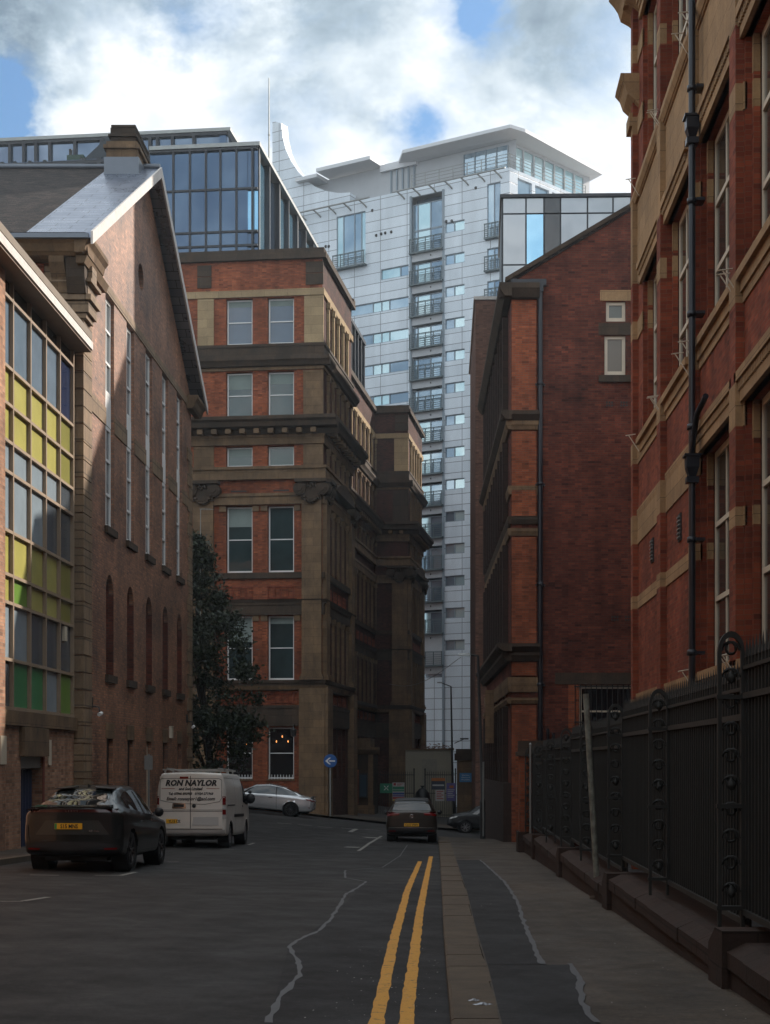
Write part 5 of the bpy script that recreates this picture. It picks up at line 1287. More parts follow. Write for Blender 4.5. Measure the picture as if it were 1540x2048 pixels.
# =================================================================== VEHICLES
def cr(p0, p1, p2, p3, t):
    return tuple(.5*((2*b)+(-a+c)*t+(2*a-5*b+4*c-d)*t*t+(-a+3*b-3*c+d)*t**3) for a, b, c, d in zip(p0, p1, p2, p3))
def spl(P, n):
    out = []
    for i in range(len(P)-1):
        a, b, c, d = P[max(0,i-1)], P[i], P[i+1], P[min(len(P)-1,i+2)]
        for k in range(n): out.append(cr(a, b, c, d, k/n))
    return out+[P[-1]]
def lin(tab, y):
    if y <= tab[0][0]: return tab[0][1:]
    for a, b in zip(tab, tab[1:]):
        if y <= b[0]: t_ = (y-a[0])/(b[0]-a[0]); t_ = t_*t_*(3-2*t_)*.5+t_*.5; return tuple(p+(q-p)*t_ for p, q in zip(a[1:], b[1:]))
    return tab[-1][1:]
class Car:
    """local frame: rear bumper at y=0, nose at y=L, x right, z up from the ground"""
    def __init__(s, L_, tab, wheels, R, shape):
        s.L, s.R, s.wheels = L_, R, wheels
        ys = [0, .02, .05, .1]+[.1+(L_-.2)*i/90 for i in range(1, 90)]+[L_-.1, L_-.05, L_-.02, L_]
        rings = []
        for y in ys:
            zb, zt, zbelt, wm, wr = lin(tab, y)      # floor, top, belt, half width at waist, half width of roof
            k = 1-.06*max(0, 1-y/.1)**2-.08*max(0, 1-(L_-y)/.1)**2
            rings.append([(p[0]*k, y, zb+(p[1]-zb)*(1 if k > .999 else k*.0+1)) for p in spl(shape(zb, zt, zbelt, wm, wr), 4)])
        n = len(rings[0]); s.n = n
        V = []
        for r in rings: V += [(-x, y, z) for x, y, z in reversed(r[1:])]+[(x, y, z) for x, y, z in r]
        w = 2*n-1; m = len(rings)
        F_ = [(j*w+i, j*w+i+1, (j+1)*w+i+1, (j+1)*w+i) for j in range(m-1) for i in range(w-1)]
        # end caps as horizontal strips with a slight bulge
        for j, sg in ((0, -1), (m-1, 1)):
            r = rings[j]; cols = 14; base = len(V); rid = []
            for i in range(n):
                x0, y, z = r[i]; row = []
                for c in range(cols+1):
                    q = -1+2*c/cols; row.append(len(V)); V.append((x0*q, y+sg*.07*(1-q*q)*min(1, x0/.6), z))
                rid.append(row)
            for i in range(n-1):
                for c in range(cols): F_.append((rid[i][c], rid[i][c+1], rid[i+1][c+1], rid[i+1][c]))
        # wheel arches
        Ra = R*1.16; V2 = []
        for x, y, z in V:
            for wy in wheels:
                if abs(x) > .45:
                    d = sqrt((y-wy)**2+(z-R)**2)
                    if abs(d-Ra) < .045 and d > 1e-3: y = wy+(y-wy)*Ra/d; z = R+(z-R)*Ra/d
            V2.append((x, y, z))
        keep = []
        for f in F_:
            c = [sum(V2[i][k] for i in f)/4 for k in range(3)]
            if any(abs(c[0]) > .45 and sqrt((c[1]-wy)**2+(c[2]-R)**2) < Ra-.004 for wy in wheels): continue
            keep.append(f)
        s.bvh = BVHTree.FromPolygons([Vector(v) for v in V], F_)
        s.V, s.F = V2, keep
    def make(s, name, label, paint, loc, rotz, R_w=None, rim='spoke', group=None, rimmat=None):
        s.o = thing(name, label, 'car' if 'van' not in name else 'van', loc, rotz, group); s.par = s.o
        b = MB(); b.add(s.V, s.F, 0, True); s.body = s.lbuild(b, 'body', paint)
        bm = bmesh.new(); bm.from_mesh(s.body.data); bmesh.ops.remove_doubles(bm, verts=bm.verts, dist=.0008); bmesh.ops.recalc_face_normals(bm, faces=bm.faces); bm.to_mesh(s.body.data); bm.free()
        blk = MB()
        hw = max(abs(v[0]) for v in s.V)
        for wy in s.wheels:
            for sg in (-1, 1):
                a = MB(); pr = []
                a.lathe((sg*(hw-.34), wy, s.R), [(s.R*1.17, 0), (s.R*1.17, sg*.315)], 28, axis='x'); a.lathe((sg*(hw-.34), wy, s.R), [(0,0),(s.R*1.17,0)], 28, axis='x'); s.lbuild(a, 'wheel_arch_liner', M['tyre'])
                s.wheel(sg*(hw-.035), wy, sg, rim, rimmat)
        a = MB(); a.box(WD, -hw+.36, hw-.36, .25, s.L-.25, .2, .32); s.lbuild(a, 'underbody', M['tyre'])
        return s
    def lbuild(s, mb, nm, mat, par=None):
        o = bpy.data.objects.new(nm, mb.mesh(nm, mat, (0,0,0))); COL.objects.link(o); o.parent = par or s.par; return o
    def wheel(s, x, y, sg, rim, rm):
        R = s.R; a = MB(); t_ = .22
        a.lathe((x, y, R), [(R*.7, 0), (R*.93, sg*.004), (R*.99, -sg*.03), (R, -sg*.1), (R*.99, -sg*(t_-.03)), (R*.9, -sg*t_), (R*.7, -sg*t_)], 30, axis='x')
        w = s.lbuild(a, 'wheel', M['tyre'])
        r = MB(); r.lathe((x, y, R), [(R*.72,.0*sg),(R*.69,-.006*sg),(R*.66,-.05*sg)], 30, axis='x'); 
        n = {'spoke': 5, 'multi': 14, 'y': 6, 'cap': 8}[rim]
        for k in range(n):
            for off in ((-.16, .16) if rim == 'spoke' else (0,) if rim != 'y' else (-.12, .12)):
                a0 = 2*pi*k/n+off*.5; a1 = 2*pi*k/n+off*(1.6 if rim == 'y' else 1)
                hw_ = R*({'spoke': .04, 'multi': .022, 'y': .04, 'cap': .1}[rim]); p0 = (R*.1*cos(a0), R*.1*sin(a0)); p1 = (R*.7*cos(a1), R*.7*sin(a1)); nx, ny = -sin(a1)*hw_, cos(a1)*hw_
                P = [(x-sg*.012, y+p0[0]-nx, R+p0[1]-ny), (x-sg*.012, y+p0[0]+nx, R+p0[1]+ny), (x-sg*.004, y+p1[0]+nx, R+p1[1]+ny), (x-sg*.004, y+p1[0]-nx, R+p1[1]-ny)]
                r.prism(P, (-sg*.03, 0, 0))
        r.lathe((x, y, R), [(0,.0),(R*.12,0),(R*.14,-.03*sg)], 14, axis='x'); s.lbuild(r, 'rim', rm or M['alloy'], w)
        d = MB(); d.lathe((x-sg*.07, y, R), [(0,0),(R*.7,0)], 24, axis='x'); s.lbuild(d, 'brake_disc', M['tyre'], w)
    def hit(s, o, d):
        h = s.bvh.ray_cast(Vector(o), Vector(d)); return h
    def patch(s, nm, mat, top, bot, d='x', side=1, eps=.006, n=10, m=4, th=0.0, par=None):
        """panel laid on the body between two polylines. d='x': points are (y,z) seen from the side; 'r': (x,z) seen from behind; 'f': (x,z) from ahead; 't': (x,y) from above"""
        def res(P, n):
            seg = [sqrt((a[0]-b[0])**2+(a[1]-b[1])**2) for a, b in zip(P, P[1:])]; T = sum(seg); out = []
            for k in range(n+1):
                q = T*k/n; i = 0
                while i < len(seg)-1 and q > seg[i]: q -= seg[i]; i += 1
                t_ = q/seg[i] if seg[i] else 0; out.append((P[i][0]+(P[i+1][0]-P[i][0])*t_, P[i][1]+(P[i+1][1]-P[i][1])*t_))
            return out
        A, B = res(top, n), res(bot, n); mb = MB(); dv = {'x': (-side,0,0), 'r': (0,1,0), 'f': (0,-1,0), 't': (0,0,-1)}[d]
        last = None
        for j in range(m+1):
            for i in range(n+1):
                p = tuple(a+(b-a)*j/m for a, b in zip(A[i], B[i]))
                o = {'x': (side*2, p[0], p[1]), 'r': (p[0], -2, p[1]), 'f': (p[0], s.L+2, p[1]), 't': (p[0], p[1], 4)}[d]
                h = s.hit(o, dv)
                q = (h[0]-Vector(dv)*eps) if h[0] is not None else (Vector(last) if last else Vector(o)+Vector(dv)*2)
                last = tuple(q); mb.v.append(last)
        for j in range(m):
            for i in range(n): mb.f.append([j*(n+1)+i, j*(n+1)+i+1, (j+1)*(n+1)+i+1, (j+1)*(n+1)+i]); mb.m.append(0); mb.smooth.append(True)
        return s.lbuild(mb, nm, mat, par)
    def place(s, d='r', eps=.012, side=1):
        def f(x, z):
            if d == 'r': h = s.hit((x, -2, z), (0,1,0)); return (x, (h[0].y if h[0] else 0)-eps, z)
        return f
    def text(s, nm, txt, size, cx, cz, mat, **k):
        pl = s.place('r', k.pop('eps', .012)); mb = text_mb(txt, size, lambda x, y: pl(cx+x, cz+y), **k); return s.lbuild(mb, nm, mat)
def glossy(name, col, rough=.25, metal=.3, coat=.8):
    t = NT(name); t.set(col=t.mix(t.noise(2, 3), sc(col, .92), sc(col, 1.08)), rough=rough, metal=metal, coat=coat, coatr=.05); return t.mat
M['tyre'] = plain('tyre_rubber', (.012,.012,.012), .8, var=.3)
M['alloy'] = plain('alloy_wheel', (.32,.32,.33), .35, metal=.8)
M['alloy_dark'] = plain('dark_machined_wheel', (.1,.1,.105), .35, metal=.8)
M['auto_glass'] = glassy('car_window_glass', (.012,.016,.018), .03, .9, wav=.005)
M['rear_lamp'] = glassy('red_lamp_lens', (.16,.008,.008), .15, .6)
M['lamp_clear'] = glassy('clear_lamp_lens', (.5,.5,.48), .1, .7)
M['trim'] = plain('black_plastic_trim', (.015,.015,.016), .55)
M['plate'] = plain('yellow_number_plate', (.8,.42,.02), .4, var=.03)
M['ink'] = plain('black_lettering', (.01,.01,.012), .5)
M['chrome'] = plain('chrome_trim', (.6,.6,.6), .15, metal=1)
def sh_car(zb, zt, zbelt, wm, wr):
    zm = zb+(zbelt-zb)*.45; gap = zt-zbelt
    return [(0,zb),(wm*.6,zb),(wm*.93,zb+.04),(wm*.985,zb+.16),(wm,zm),(wm*.985,zbelt-.14),(wm*.955,zbelt),(wm*.955+(wr-wm*.955)*.55,zbelt+gap*.55),(wr,zbelt+gap*.88),(wr*.82,zt-.012),(wr*.4,zt),(0,zt+.004)]
def plate(c, x, z, w_, txt, d_='r', euro=True):
    t_ = MB(); h = c.hit((x, -2, z), (0,1,0)); y = h[0].y-.02
    t_.box(WD, x-w_/2, x+w_/2, y-.006, y+.03, z-.056, z+.056); p = c.lbuild(t_, 'number_plate', M['plate'])
    if euro: g = MB(); g.box(WD, x-w_/2+.004, x-w_/2+.042, y-.009, y-.005, z-.052, z+.052); c.lbuild(g, 'green_band', plain('green_plate_band', (.02,.3,.08), .4), p)
    m_ = text_mb(txt, .105, lambda a, b: (x+(.015 if euro else 0)+a, y-.0105, z-.037+b), sx=.84, off=.003); c.lbuild(m_, 'registration', M['ink'], p)

# ---- dark electric SUV, seen from behind
tab = [(0,.36,1.21,1.1,.87,.66),(.12,.3,1.225,1.11,.94,.66),(.5,.26,1.39,1.12,.95,.61),(1.0,.25,1.575,1.1,.955,.585),(1.6,.25,1.65,1.07,.955,.60),(2.3,.25,1.655,1.03,.95,.61),(2.9,.25,1.56,.99,.95,.60),(3.5,.25,1.2,.97,.95,.62),(3.75,.25,1.06,.94,.945,.66),(4.3,.25,.98,.9,.93,.66),(4.7,.27,.86,.78,.86,.6),(4.8,.32,.72,.62,.76,.5)]
xs_, ys_ = -6.98, 28.3
suv = Car(4.8, tab, (.9, 3.78), .372, sh_car).make('parked_suv', 'dark green-grey fastback SUV parked in front of the blue door, full-width red rear lamp', glossy('dark_green_grey_paint', (.016,.019,.018), .3, .4, .5), (xs_, ys_, gz(xs_, ys_)), radians(-.6), rim='spoke', rimmat=M['alloy_dark'])
suv.o.rotation_euler.x = -math.atan(.0237)
c = suv
c.patch('rear_window', M['auto_glass'], [(-.5,1.57),(.5,1.57)], [(-.7,1.26),(.7,1.26)], 'r', n=16, m=8)
bar = c.patch('tail_lamp', glassy('dark_red_lamp_bar', (.045,.006,.006), .12, .6), [(-.89,1.175),(.89,1.175)], [(-.9,1.12),(.9,1.12)], 'r', n=24, m=2, eps=.018)
c.patch('trim_panel', M['trim'], [(-.88,1.19),(.88,1.19)], [(-.9,1.105),(.9,1.105)], 'r', n=24, m=3, eps=.01)
a = MB(); a.add([(-.78,-.05,1.222),(.78,-.05,1.222),(.72,.2,1.262),(-.72,.2,1.262),(-.78,-.05,1.2),(.78,-.05,1.2),(.72,.2,1.23),(-.72,.2,1.23)], [(0,1,2,3),(4,5,6,7),(0,1,5,4),(1,2,6,5),(3,0,4,7)]); c.lbuild(a, 'spoiler_lip', glossy('spoiler_paint', (.02,.024,.024), .2, .5, .8))
for sg in (-1, 1):   # split roof spoiler wings
    a = MB(); a.add([(sg*.18,1.15,1.63),(sg*.56,1.15,1.6),(sg*.58,.85,1.575),(sg*.22,.83,1.6),(sg*.18,1.15,1.6),(sg*.56,1.15,1.575),(sg*.58,.85,1.56),(sg*.22,.83,1.585)], [(0,1,2,3),(4,5,6,7),(0,1,5,4),(1,2,6,5),(2,3,7,6),(3,0,4,7)]); c.lbuild(a, 'roof_spoiler', M['trim'])
a = MB(); a.add([(-.03,1.35,1.6),(.03,1.35,1.6),(0,1.12,1.6),(0,1.17,1.675),(0,1.25,1.665)], [(0,2,3,4),(1,2,3,4),(0,4,1)]); c.lbuild(a, 'antenna', M['trim'])
rec = c.patch('plate_recess', glossy('recess_paint', (.05,.055,.05), .35, .5, .5), [(-.5,.97),(.5,.97)], [(-.7,.7),(.7,.7)], 'r', n=16, m=4, eps=.01)
c.patch('bumper_lower', M['trim'], [(-.88,.5),(-.5,.56),(.5,.56),(.88,.5)], [(-.86,.3),(.86,.3)], 'r', n=16, m=4, eps=.012)
for sg in (-1, 1): 
    c.patch('reflector', M['rear_lamp'], [(sg*.84,.455),(sg*.6,.445)], [(sg*.84,.42),(sg*.62,.415)], 'r', n=4, m=1, eps=.03)
    c.patch('bumper_corner', M['trim'], [(sg*.9,.88),(sg*.86,.88)], [(sg*.9,.62),(sg*.82,.6)], 'r', n=3, m=4, eps=.014)
    c.patch('side_window', M['auto_glass'], [(.95,1.42),(1.35,1.51),(2.0,1.56),(2.7,1.5),(3.15,1.28)], [(.78,1.2),(1.3,1.16),(2.2,1.09),(2.9,1.05),(3.42,1.03)], 'x', sg, n=22, m=5, eps=.008)
    c.patch('window_pillar', M['trim'], [(2.02,1.53),(2.1,1.53)], [(2.08,1.07),(2.16,1.07)], 'x', sg, n=2, m=4, eps=.013)
    c.patch('sill_trim', M['trim'], [(1.35,.36),(3.3,.36)], [(1.35,.28),(3.3,.28)], 'x', sg, n=12, m=1, eps=.008)
    c.patch('side_crease', M['trim'], [(1.3,.79),(3.2,.76)], [(1.3,.783),(3.2,.752)], 'x', sg, n=14, m=1, eps=.004)
    for y in (1.5, 2.55): c.patch('door_handle', M['chrome'], [(y,.96),(y+.2,.955)], [(y,.93),(y+.2,.925)], 'x', sg, n=3, m=1, eps=.03)
    a = MB(); a.lathe((sg*1.02, 3.05, 1.1), [(0,-.1),(.08,-.09),(.1,0),(.07,.1),(0,.11)], 10, axis='y'); a.box(WD, min(sg*.9,sg*1.0), max(sg*.9,sg*1.0), 3.03, 3.1, 1.04, 1.1); c.lbuild(a, 'door_mirror', M['trim'])
for sg in (-1, 1):
    for y0_, y1_ in ((1.28,1.36),(2.2,2.24),(3.28,3.2)): c.patch('panel_gap', M['ink'], [(y0_,1.02),(y0_+.012,1.02)], [(y1_,.4),(y1_+.012,.4)], 'x', sg, n=1, m=10, eps=.005)
    c.patch('shoulder_line', M['chrome'], [(.8,1.19),(1.3,1.155),(2.2,1.085),(3.3,1.04)], [(.8,1.18),(1.3,1.145),(2.2,1.075),(3.3,1.03)], 'x', sg, n=18, m=1, eps=.01)
c.patch('panel_gap', M['ink'], [(-.74,1.08),(.74,1.08)], [(-.74,1.072),(.74,1.072)], 'r', n=14, m=1, eps=.006); c.patch('panel_gap', M['ink'], [(-.72,.575),(.72,.575)], [(-.72,.565),(.72,.565)], 'r', n=14, m=1, eps=.014)
plate(c, -.06, .86, .52, 'S15 MNS')
c.text('badge', 'LEXUS', .05, 0, 1.13, M['chrome'], gap=1.9, eps=.024); c.text('badge', 'RZ 450e', .055, .42, .75, M['chrome'], eps=.02)

# ---- silver panel van
def sh_van(zb, zt, zbelt, wm, wr):
    return [(0,zb),(wm*.8,zb),(wm*.97,zb+.03),(wm,zb+.2),(wm,zb+.45),(wm*.995,zbelt),(wm*.975,zbelt+(zt-zbelt)*.5),(wr,zt-.13),(wr*.96,zt-.035),(wr*.85,zt-.008),(wr*.4,zt+.012),(0,zt+.018)]
tab = [(0,.33,1.93,1.1,.955,.86),(.1,.3,1.95,1.1,.975,.88),(1.5,.28,1.96,1.1,.98,.88),(3.3,.28,1.96,1.1,.98,.87),(3.75,.28,1.9,1.1,.98,.83),(4.2,.28,1.5,1.1,.98,.78),(4.55,.28,1.18,1.08,.97,.78),(5.0,.3,1.0,.93,.93,.72),(5.15,.35,.8,.7,.84,.6)]
xv, yv = -7.03, 41.9; silver = glossy('silver_van_paint', (.74,.7,.64), .38, .12, .5)
van = Car(5.15, tab, (.98, 4.1), .325, sh_van).make('panel_van', 'silver panel van with black lettering on its rear doors, parked beyond the dark SUV', silver, (xv, yv, gz(xv, yv)), radians(-.5), rim='cap')
van.o.rotation_euler.x = -math.atan(.0237); van.o.scale = (1, 1, 1.075); c = van
for x0, x1, nm in ((-.88,-.012,'rear_door'), (.012,.88,'rear_door')): c.patch(nm, silver, [(x0,1.86),(x1,1.86)], [(x0,.5),(x1,.5)], 'r', n=12, m=16, eps=.022)
c.patch('door_gap', M['ink'], [(-.008,1.87),(.008,1.87)], [(-.008,.5),(.008,.5)], 'r', n=1, m=10, eps=.026)
for z_ in (.48, .98, .945): c.patch('door_crease', M['trim'], [(-.88,z_+.006),(.88,z_+.006)], [(-.88,z_-.006),(.88,z_-.006)], 'r', n=14, m=1, eps=.025)
c.patch('rear_bumper', glossy('bumper_silver', (.42,.4,.38), .4, .3, .3), [(-.95,.47),(.95,.47)], [(-.95,.3),(.95,.3)], 'r', n=14, m=3, eps=.05)
c.patch('brake_lamp', M['rear_lamp'], [(-.3,1.85),(-.06,1.85)], [(-.3,1.79),(-.06,1.79)], 'r', n=3, m=1, eps=.034)
for sg in (-1, 1):
    for z0, z1, mt, nm in ((1.3,1.6,'trim','lamp_housing'),(1.12,1.34,'rear_lamp','tail_lamp'),(1.0,1.1,'lamp_clear','indicator_lamp'),(.86,.99,'rear_lamp','tail_lamp'),(.76,.85,'lamp_clear','indicator_lamp')):
        c.patch(nm, M[mt] if mt != 'trim' else silver, [(sg*.885,z1),(sg*.965,z1)], [(sg*.885,z0),(sg*.965,z0)], 'r', n=3, m=2, eps=.03)
        if mt != 'trim': c.patch(nm, M[mt], [(.0,z1),(.07,z1)], [(.0,z0),(.07,z0)], 'x', sg, n=2, m=2, eps=.012)
    c.patch('cab_window', M['auto_glass'], [(3.3,1.72),(3.75,1.7),(4.15,1.42)], [(3.3,1.18),(3.9,1.12),(4.45,1.1)], 'x', sg, n=10, m=4, eps=.01)
    c.patch('side_seam', M['ink'], [(.15,1.82),(3.1,1.82)], [(.15,1.81),(3.1,1.81)], 'x', sg, n=12, m=1, eps=.006)
    c.patch('side_rail', M['trim'], [(1.5,.86),(3.5,.86)], [(1.5,.78),(3.5,.78)], 'x', sg, n=12, m=1, eps=.012)
    a = MB(); a.lathe((sg*1.12, 3.95, 1.28), [(0,-.07),(.12,-.06),(.15,0),(.12,.09),(0,.11)], 12, axis='y'); a.tube([(sg*.95,3.98,1.12),(sg*1.08,3.96,1.2)], .035, 6); c.lbuild(a, 'door_mirror', M['trim'])
    a = MB(); a.tube([(sg*.72,.25,2.06),(sg*.72,2.9,2.06)], .022, 8); c.lbuild(a, 'roof_rail', M['grey_steel'])
for sg in (-1, 1):
    for y0_ in (1.75, 2.95, 3.25, 4.35): c.patch('panel_gap', M['ink'], [(y0_,1.8 if y0_ < 4 else 1.1),(y0_+.014,1.8 if y0_ < 4 else 1.1)], [(y0_,.42),(y0_+.014,.42)], 'x', sg, n=1, m=12, eps=.005)
    c.patch('sliding_rail', M['ink'], [(.3,1.12),(1.7,1.12)], [(.3,1.09),(1.7,1.09)], 'x', sg, n=6, m=1, eps=.008); c.patch('door_handle', M['trim'], [(3.0,1.1),(3.18,1.1)], [(3.0,1.04),(3.18,1.04)], 'x', sg, n=2, m=1, eps=.03)
for y in (.3, 1.5, 2.6):
    a = MB(); a.box(WD, -.86, .86, y-.03, y+.03, 2.02, 2.055); a.box(WD, -.8, -.76, y-.03, y+.03, 1.93, 2.02); a.box(WD, .76, .8, y-.03, y+.03, 1.93, 2.02); c.lbuild(a, 'roof_bar', M['grey_steel'])
plate(c, -.42, .69, .52, 'YL15 CBX', euro=False)
c.patch('plate_blank', plain('pale_grey_panel', (.5,.48,.46), .6, var=.05), [(.08,.8),(.78,.8)], [(.05,.58),(.78,.58)], 'r', n=6, m=4, eps=.035)
c.patch('handle_recess', M['chrome'], [(-.5,1.16),(-.14,1.16)], [(-.52,1.02),(-.12,1.02)], 'r', n=5, m=3, eps=.034); c.patch('door_handle', M['ink'], [(-.46,1.13),(-.18,1.13)], [(-.46,1.06),(-.18,1.06)], 'r', n=4, m=2, eps=.045)
a = MB(); h = c.hit((.1,-2,1.09),(0,1,0))[0]; a.lathe((.1, h.y-.03, 1.09), [(0,0),(.055,0),(.06,.02)], 14, axis='y'); c.lbuild(a, 'lock', M['trim'])
dk = M['ink']; E = .032
c.text('lettering', 'RON NAYLOR', .205, .0, 1.615, dk, shear=.25, off=.01, sx=1.06, eps=E, gap=1.02); c.text('lettering', 'and Son Limited', .1, .0, 1.50, dk, shear=.25, off=.004, eps=E)
c.text('lettering', 'Tel: 07946 893953   01924 271968', .088, .0, 1.375, dk, shear=.25, off=.0035, eps=E); c.text('lettering', 'Email: ronnaylor1@aol.com', .12, .0, 1.235, dk, shear=.25, off=.0035, eps=E)
brn = plain('red_brown_rule', (.25,.06,.03), .5)
for x0, x1 in ((-.82,-.44),(.44,.8)): c.patch('lettering_rule', brn, [(x0,1.545),(x1,1.545)], [(x0,1.532),(x1,1.532)], 'r', n=4, m=1, eps=E)
# thin black outline round the lettering
ol = [(-.86,1.78),(-.8,1.8),(.78,1.8),(.86,1.76),(.86,1.28),(.8,1.2),(.4,1.13),(-.3,1.15),(-.7,1.2),(-.86,1.24),(-.86,1.78)]
a = MB(); pl = c.place('r', E)
for p, q in zip(ol, ol[1:]):
    k = 6; dx, dz = q[0]-p[0], q[1]-p[1]; l = sqrt(dx*dx+dz*dz); nx, nz = -dz/l*.005, dx/l*.005
    for i in range(k):
        s0, s1 = i/k, (i+1)/k; a.quad(pl(p[0]+dx*s0-nx, p[1]+dz*s0-nz), pl(p[0]+dx*s1-nx, p[1]+dz*s1-nz), pl(p[0]+dx*s1+nx, p[1]+dz*s1+nz), pl(p[0]+dx*s0+nx, p[1]+dz*s0+nz))
c.lbuild(a, 'lettering_outline', dk)

# ---- silver coupe side-on across the junction
tab = [(0,.42,.88,.84,.78,.5),(.1,.3,.98,.9,.87,.56),(.5,.25,1.03,.93,.91,.58),(.9,.24,1.17,.94,.915,.54),(1.5,.23,1.36,.93,.92,.51),(2.1,.23,1.425,.91,.92,.52),(2.7,.23,1.36,.89,.92,.52),(3.2,.23,1.12,.88,.92,.56),(3.5,.23,.97,.86,.915,.64),(4.2,.23,.88,.8,.89,.62),(4.65,.25,.74,.66,.82,.56),(4.83,.32,.6,.52,.7,.45)]
xc, yc = -6.1, 70.6
coupe = Car(4.83, tab, (1.0, 3.87), .335, sh_car).make('parked_coupe', 'silver coupe seen side-on across the junction, half hidden behind the silver van', glossy('bright_silver_paint', (.62,.63,.64), .22, .5, .8), (xc, yc, gz(xc, yc)), radians(90), rim='multi', rimmat=M['alloy_dark'])
coupe.o.rotation_euler = (math.atan(.1), 0, radians(90)); c = coupe
for sg in (-1, 1):
    c.patch('side_window', M['auto_glass'], [(.95,1.16),(1.5,1.31),(2.1,1.37),(2.7,1.3),(3.1,1.1)], [(.72,1.02),(1.5,.99),(2.2,.96),(2.8,.94),(3.32,.93)], 'x', sg, n=20, m=5, eps=.008)
    c.patch('window_pillar', M['trim'], [(1.75,1.34),(1.8,1.34)], [(1.72,.97),(1.77,.97)], 'x', sg, n=1, m=4, eps=.013)
    c.patch('door_seam', M['ink'], [(1.72,.95),(1.735,.95)], [(1.66,.32),(1.675,.32)], 'x', sg, n=1, m=8, eps=.005)
    c.patch('tail_lamp', M['rear_lamp'], [(.0,.92),(.38,.9)], [(.0,.8),(.3,.84)], 'x', sg, n=6, m=2, eps=.012)
    c.patch('sill_trim', M['trim'], [(.0,.36),(.5,.3)], [(.02,.3),(.5,.26)], 'x', sg, n=5, m=1, eps=.01)
    c.patch('door_handle', M['chrome'], [(1.9,.84),(2.1,.835)], [(1.9,.81),(2.1,.805)], 'x', sg, n=3, m=1, eps=.025)
    c.patch('reflector', M['rear_lamp'], [(.03,.52),(.2,.52)], [(.03,.49),(.2,.49)], 'x', sg, n=2, m=1, eps=.01)
    a = MB(); a.lathe((sg*.98, 2.95, .98), [(0,-.08),(.06,-.07),(.08,0),(.06,.08),(0,.09)], 10, axis='y'); c.lbuild(a, 'door_mirror', M['trim'])
c.patch('rear_window', M['auto_glass'], [(-.45,1.3),(.45,1.3)], [(-.55,1.06),(.55,1.06)], 'r', n=8, m=4); c.patch('tail_lamp', M['rear_lamp'], [(-.85,.88),(.85,.88)], [(-.85,.78),(.85,.78)], 'r', n=12, m=2, eps=.01)
a = MB(); a.box(WD, -.6, .6, -.02, .14, 1.0, 1.02); c.lbuild(a, 'boot_spoiler', M['trim'])

# ---- compact MPV driving away
tab = [(0,.36,1.06,.95,.84,.66),(.1,.28,1.12,.98,.89,.66),(.25,.26,1.4,1.0,.9,.62),(.5,.25,1.53,1.0,.905,.6),(1.2,.25,1.575,1.0,.905,.61),(2.3,.25,1.57,.98,.905,.61),(2.9,.25,1.42,.96,.905,.6),(3.5,.25,1.06,.94,.9,.64),(4.1,.26,.92,.84,.86,.6),(4.34,.32,.72,.64,.76,.5)]
xg, yg = -1.08, 52.4
mpv = Car(4.34, tab, (.8, 3.48), .32, sh_car).make('moving_hatchback', 'brown-grey compact hatchback from behind, waiting at the junction beside the kerb end', glossy('brown_grey_paint', (.05,.04,.032), .35, .5, .4), (xg, yg, gz(xg, yg)), radians(.3), rim='spoke')
mpv.o.rotation_euler.x = -math.atan(.03); c = mpv
c.patch('rear_window', M['auto_glass'], [(-.56,1.47),(.56,1.47)], [(-.68,1.12),(.68,1.12)], 'r', n=12, m=5, eps=.01)
c.patch('roof_spoiler', M['trim'], [(-.6,.33),(.6,.33)], [(-.58,.52),(.58,.52)], 't', n=10, m=3, eps=.03)
for sg in (-1, 1):
    c.patch('tail_lamp', M['rear_lamp'], [(sg*.86,1.08),(sg*.42,1.05)], [(sg*.88,.93),(sg*.44,.95)], 'r', n=6, m=3, eps=.014)
    c.patch('tail_lamp', M['rear_lamp'], [(.0,1.07),(.3,1.04)], [(.0,.92),(.22,.95)], 'x', sg, n=4, m=2, eps=.012)
    c.patch('reflector', M['rear_lamp'], [(sg*.8,.42),(sg*.56,.42)], [(sg*.8,.385),(sg*.56,.385)], 'r', n=3, m=1, eps=.02)
    c.patch('side_window', M['auto_glass'], [(.45,1.42),(1.3,1.47),(2.3,1.46),(2.85,1.3)], [(.35,1.12),(1.3,1.06),(2.3,1.02),(3.2,1.0)], 'x', sg, n=16, m=4, eps=.008)
    a = MB(); a.lathe((sg*.99, 2.95, 1.05), [(0,-.09),(.07,-.08),(.09,0),(.06,.08),(0,.1)], 10, axis='y'); c.lbuild(a, 'door_mirror', M['trim'])
c.patch('bumper_lower', M['trim'], [(-.84,.5),(.84,.5)], [(-.84,.3),(.84,.3)], 'r', n=12, m=3, eps=.012)
c.patch('chrome_strip', M['chrome'], [(-.8,.53),(.8,.53)], [(-.8,.51),(.8,.51)], 'r', n=12, m=1, eps=.016)
plate(c, 0, .62, .52, 'CU17 VWV', euro=False)
a = MB(); h = c.hit((0,-2,.92),(0,1,0))[0]; a.lathe((0, h.y-.02, .92), [(.05,.012),(.06,0),(.065,.02)], 16, axis='y'); a.prism([(-.035,h.y-.02,.95),(-.02,h.y-.02,.95),(0,h.y-.02,.9),(.02,h.y-.02,.95),(.035,h.y-.02,.95),(.008,h.y-.02,.87),(-.008,h.y-.02,.87)], (0,.015,0)); c.lbuild(a, 'badge', M['chrome'])
c.patch('door_crease', M['ink'], [(-.7,.8),(.7,.8)], [(-.7,.79),(.7,.79)], 'r', n=10, m=1, eps=.006)

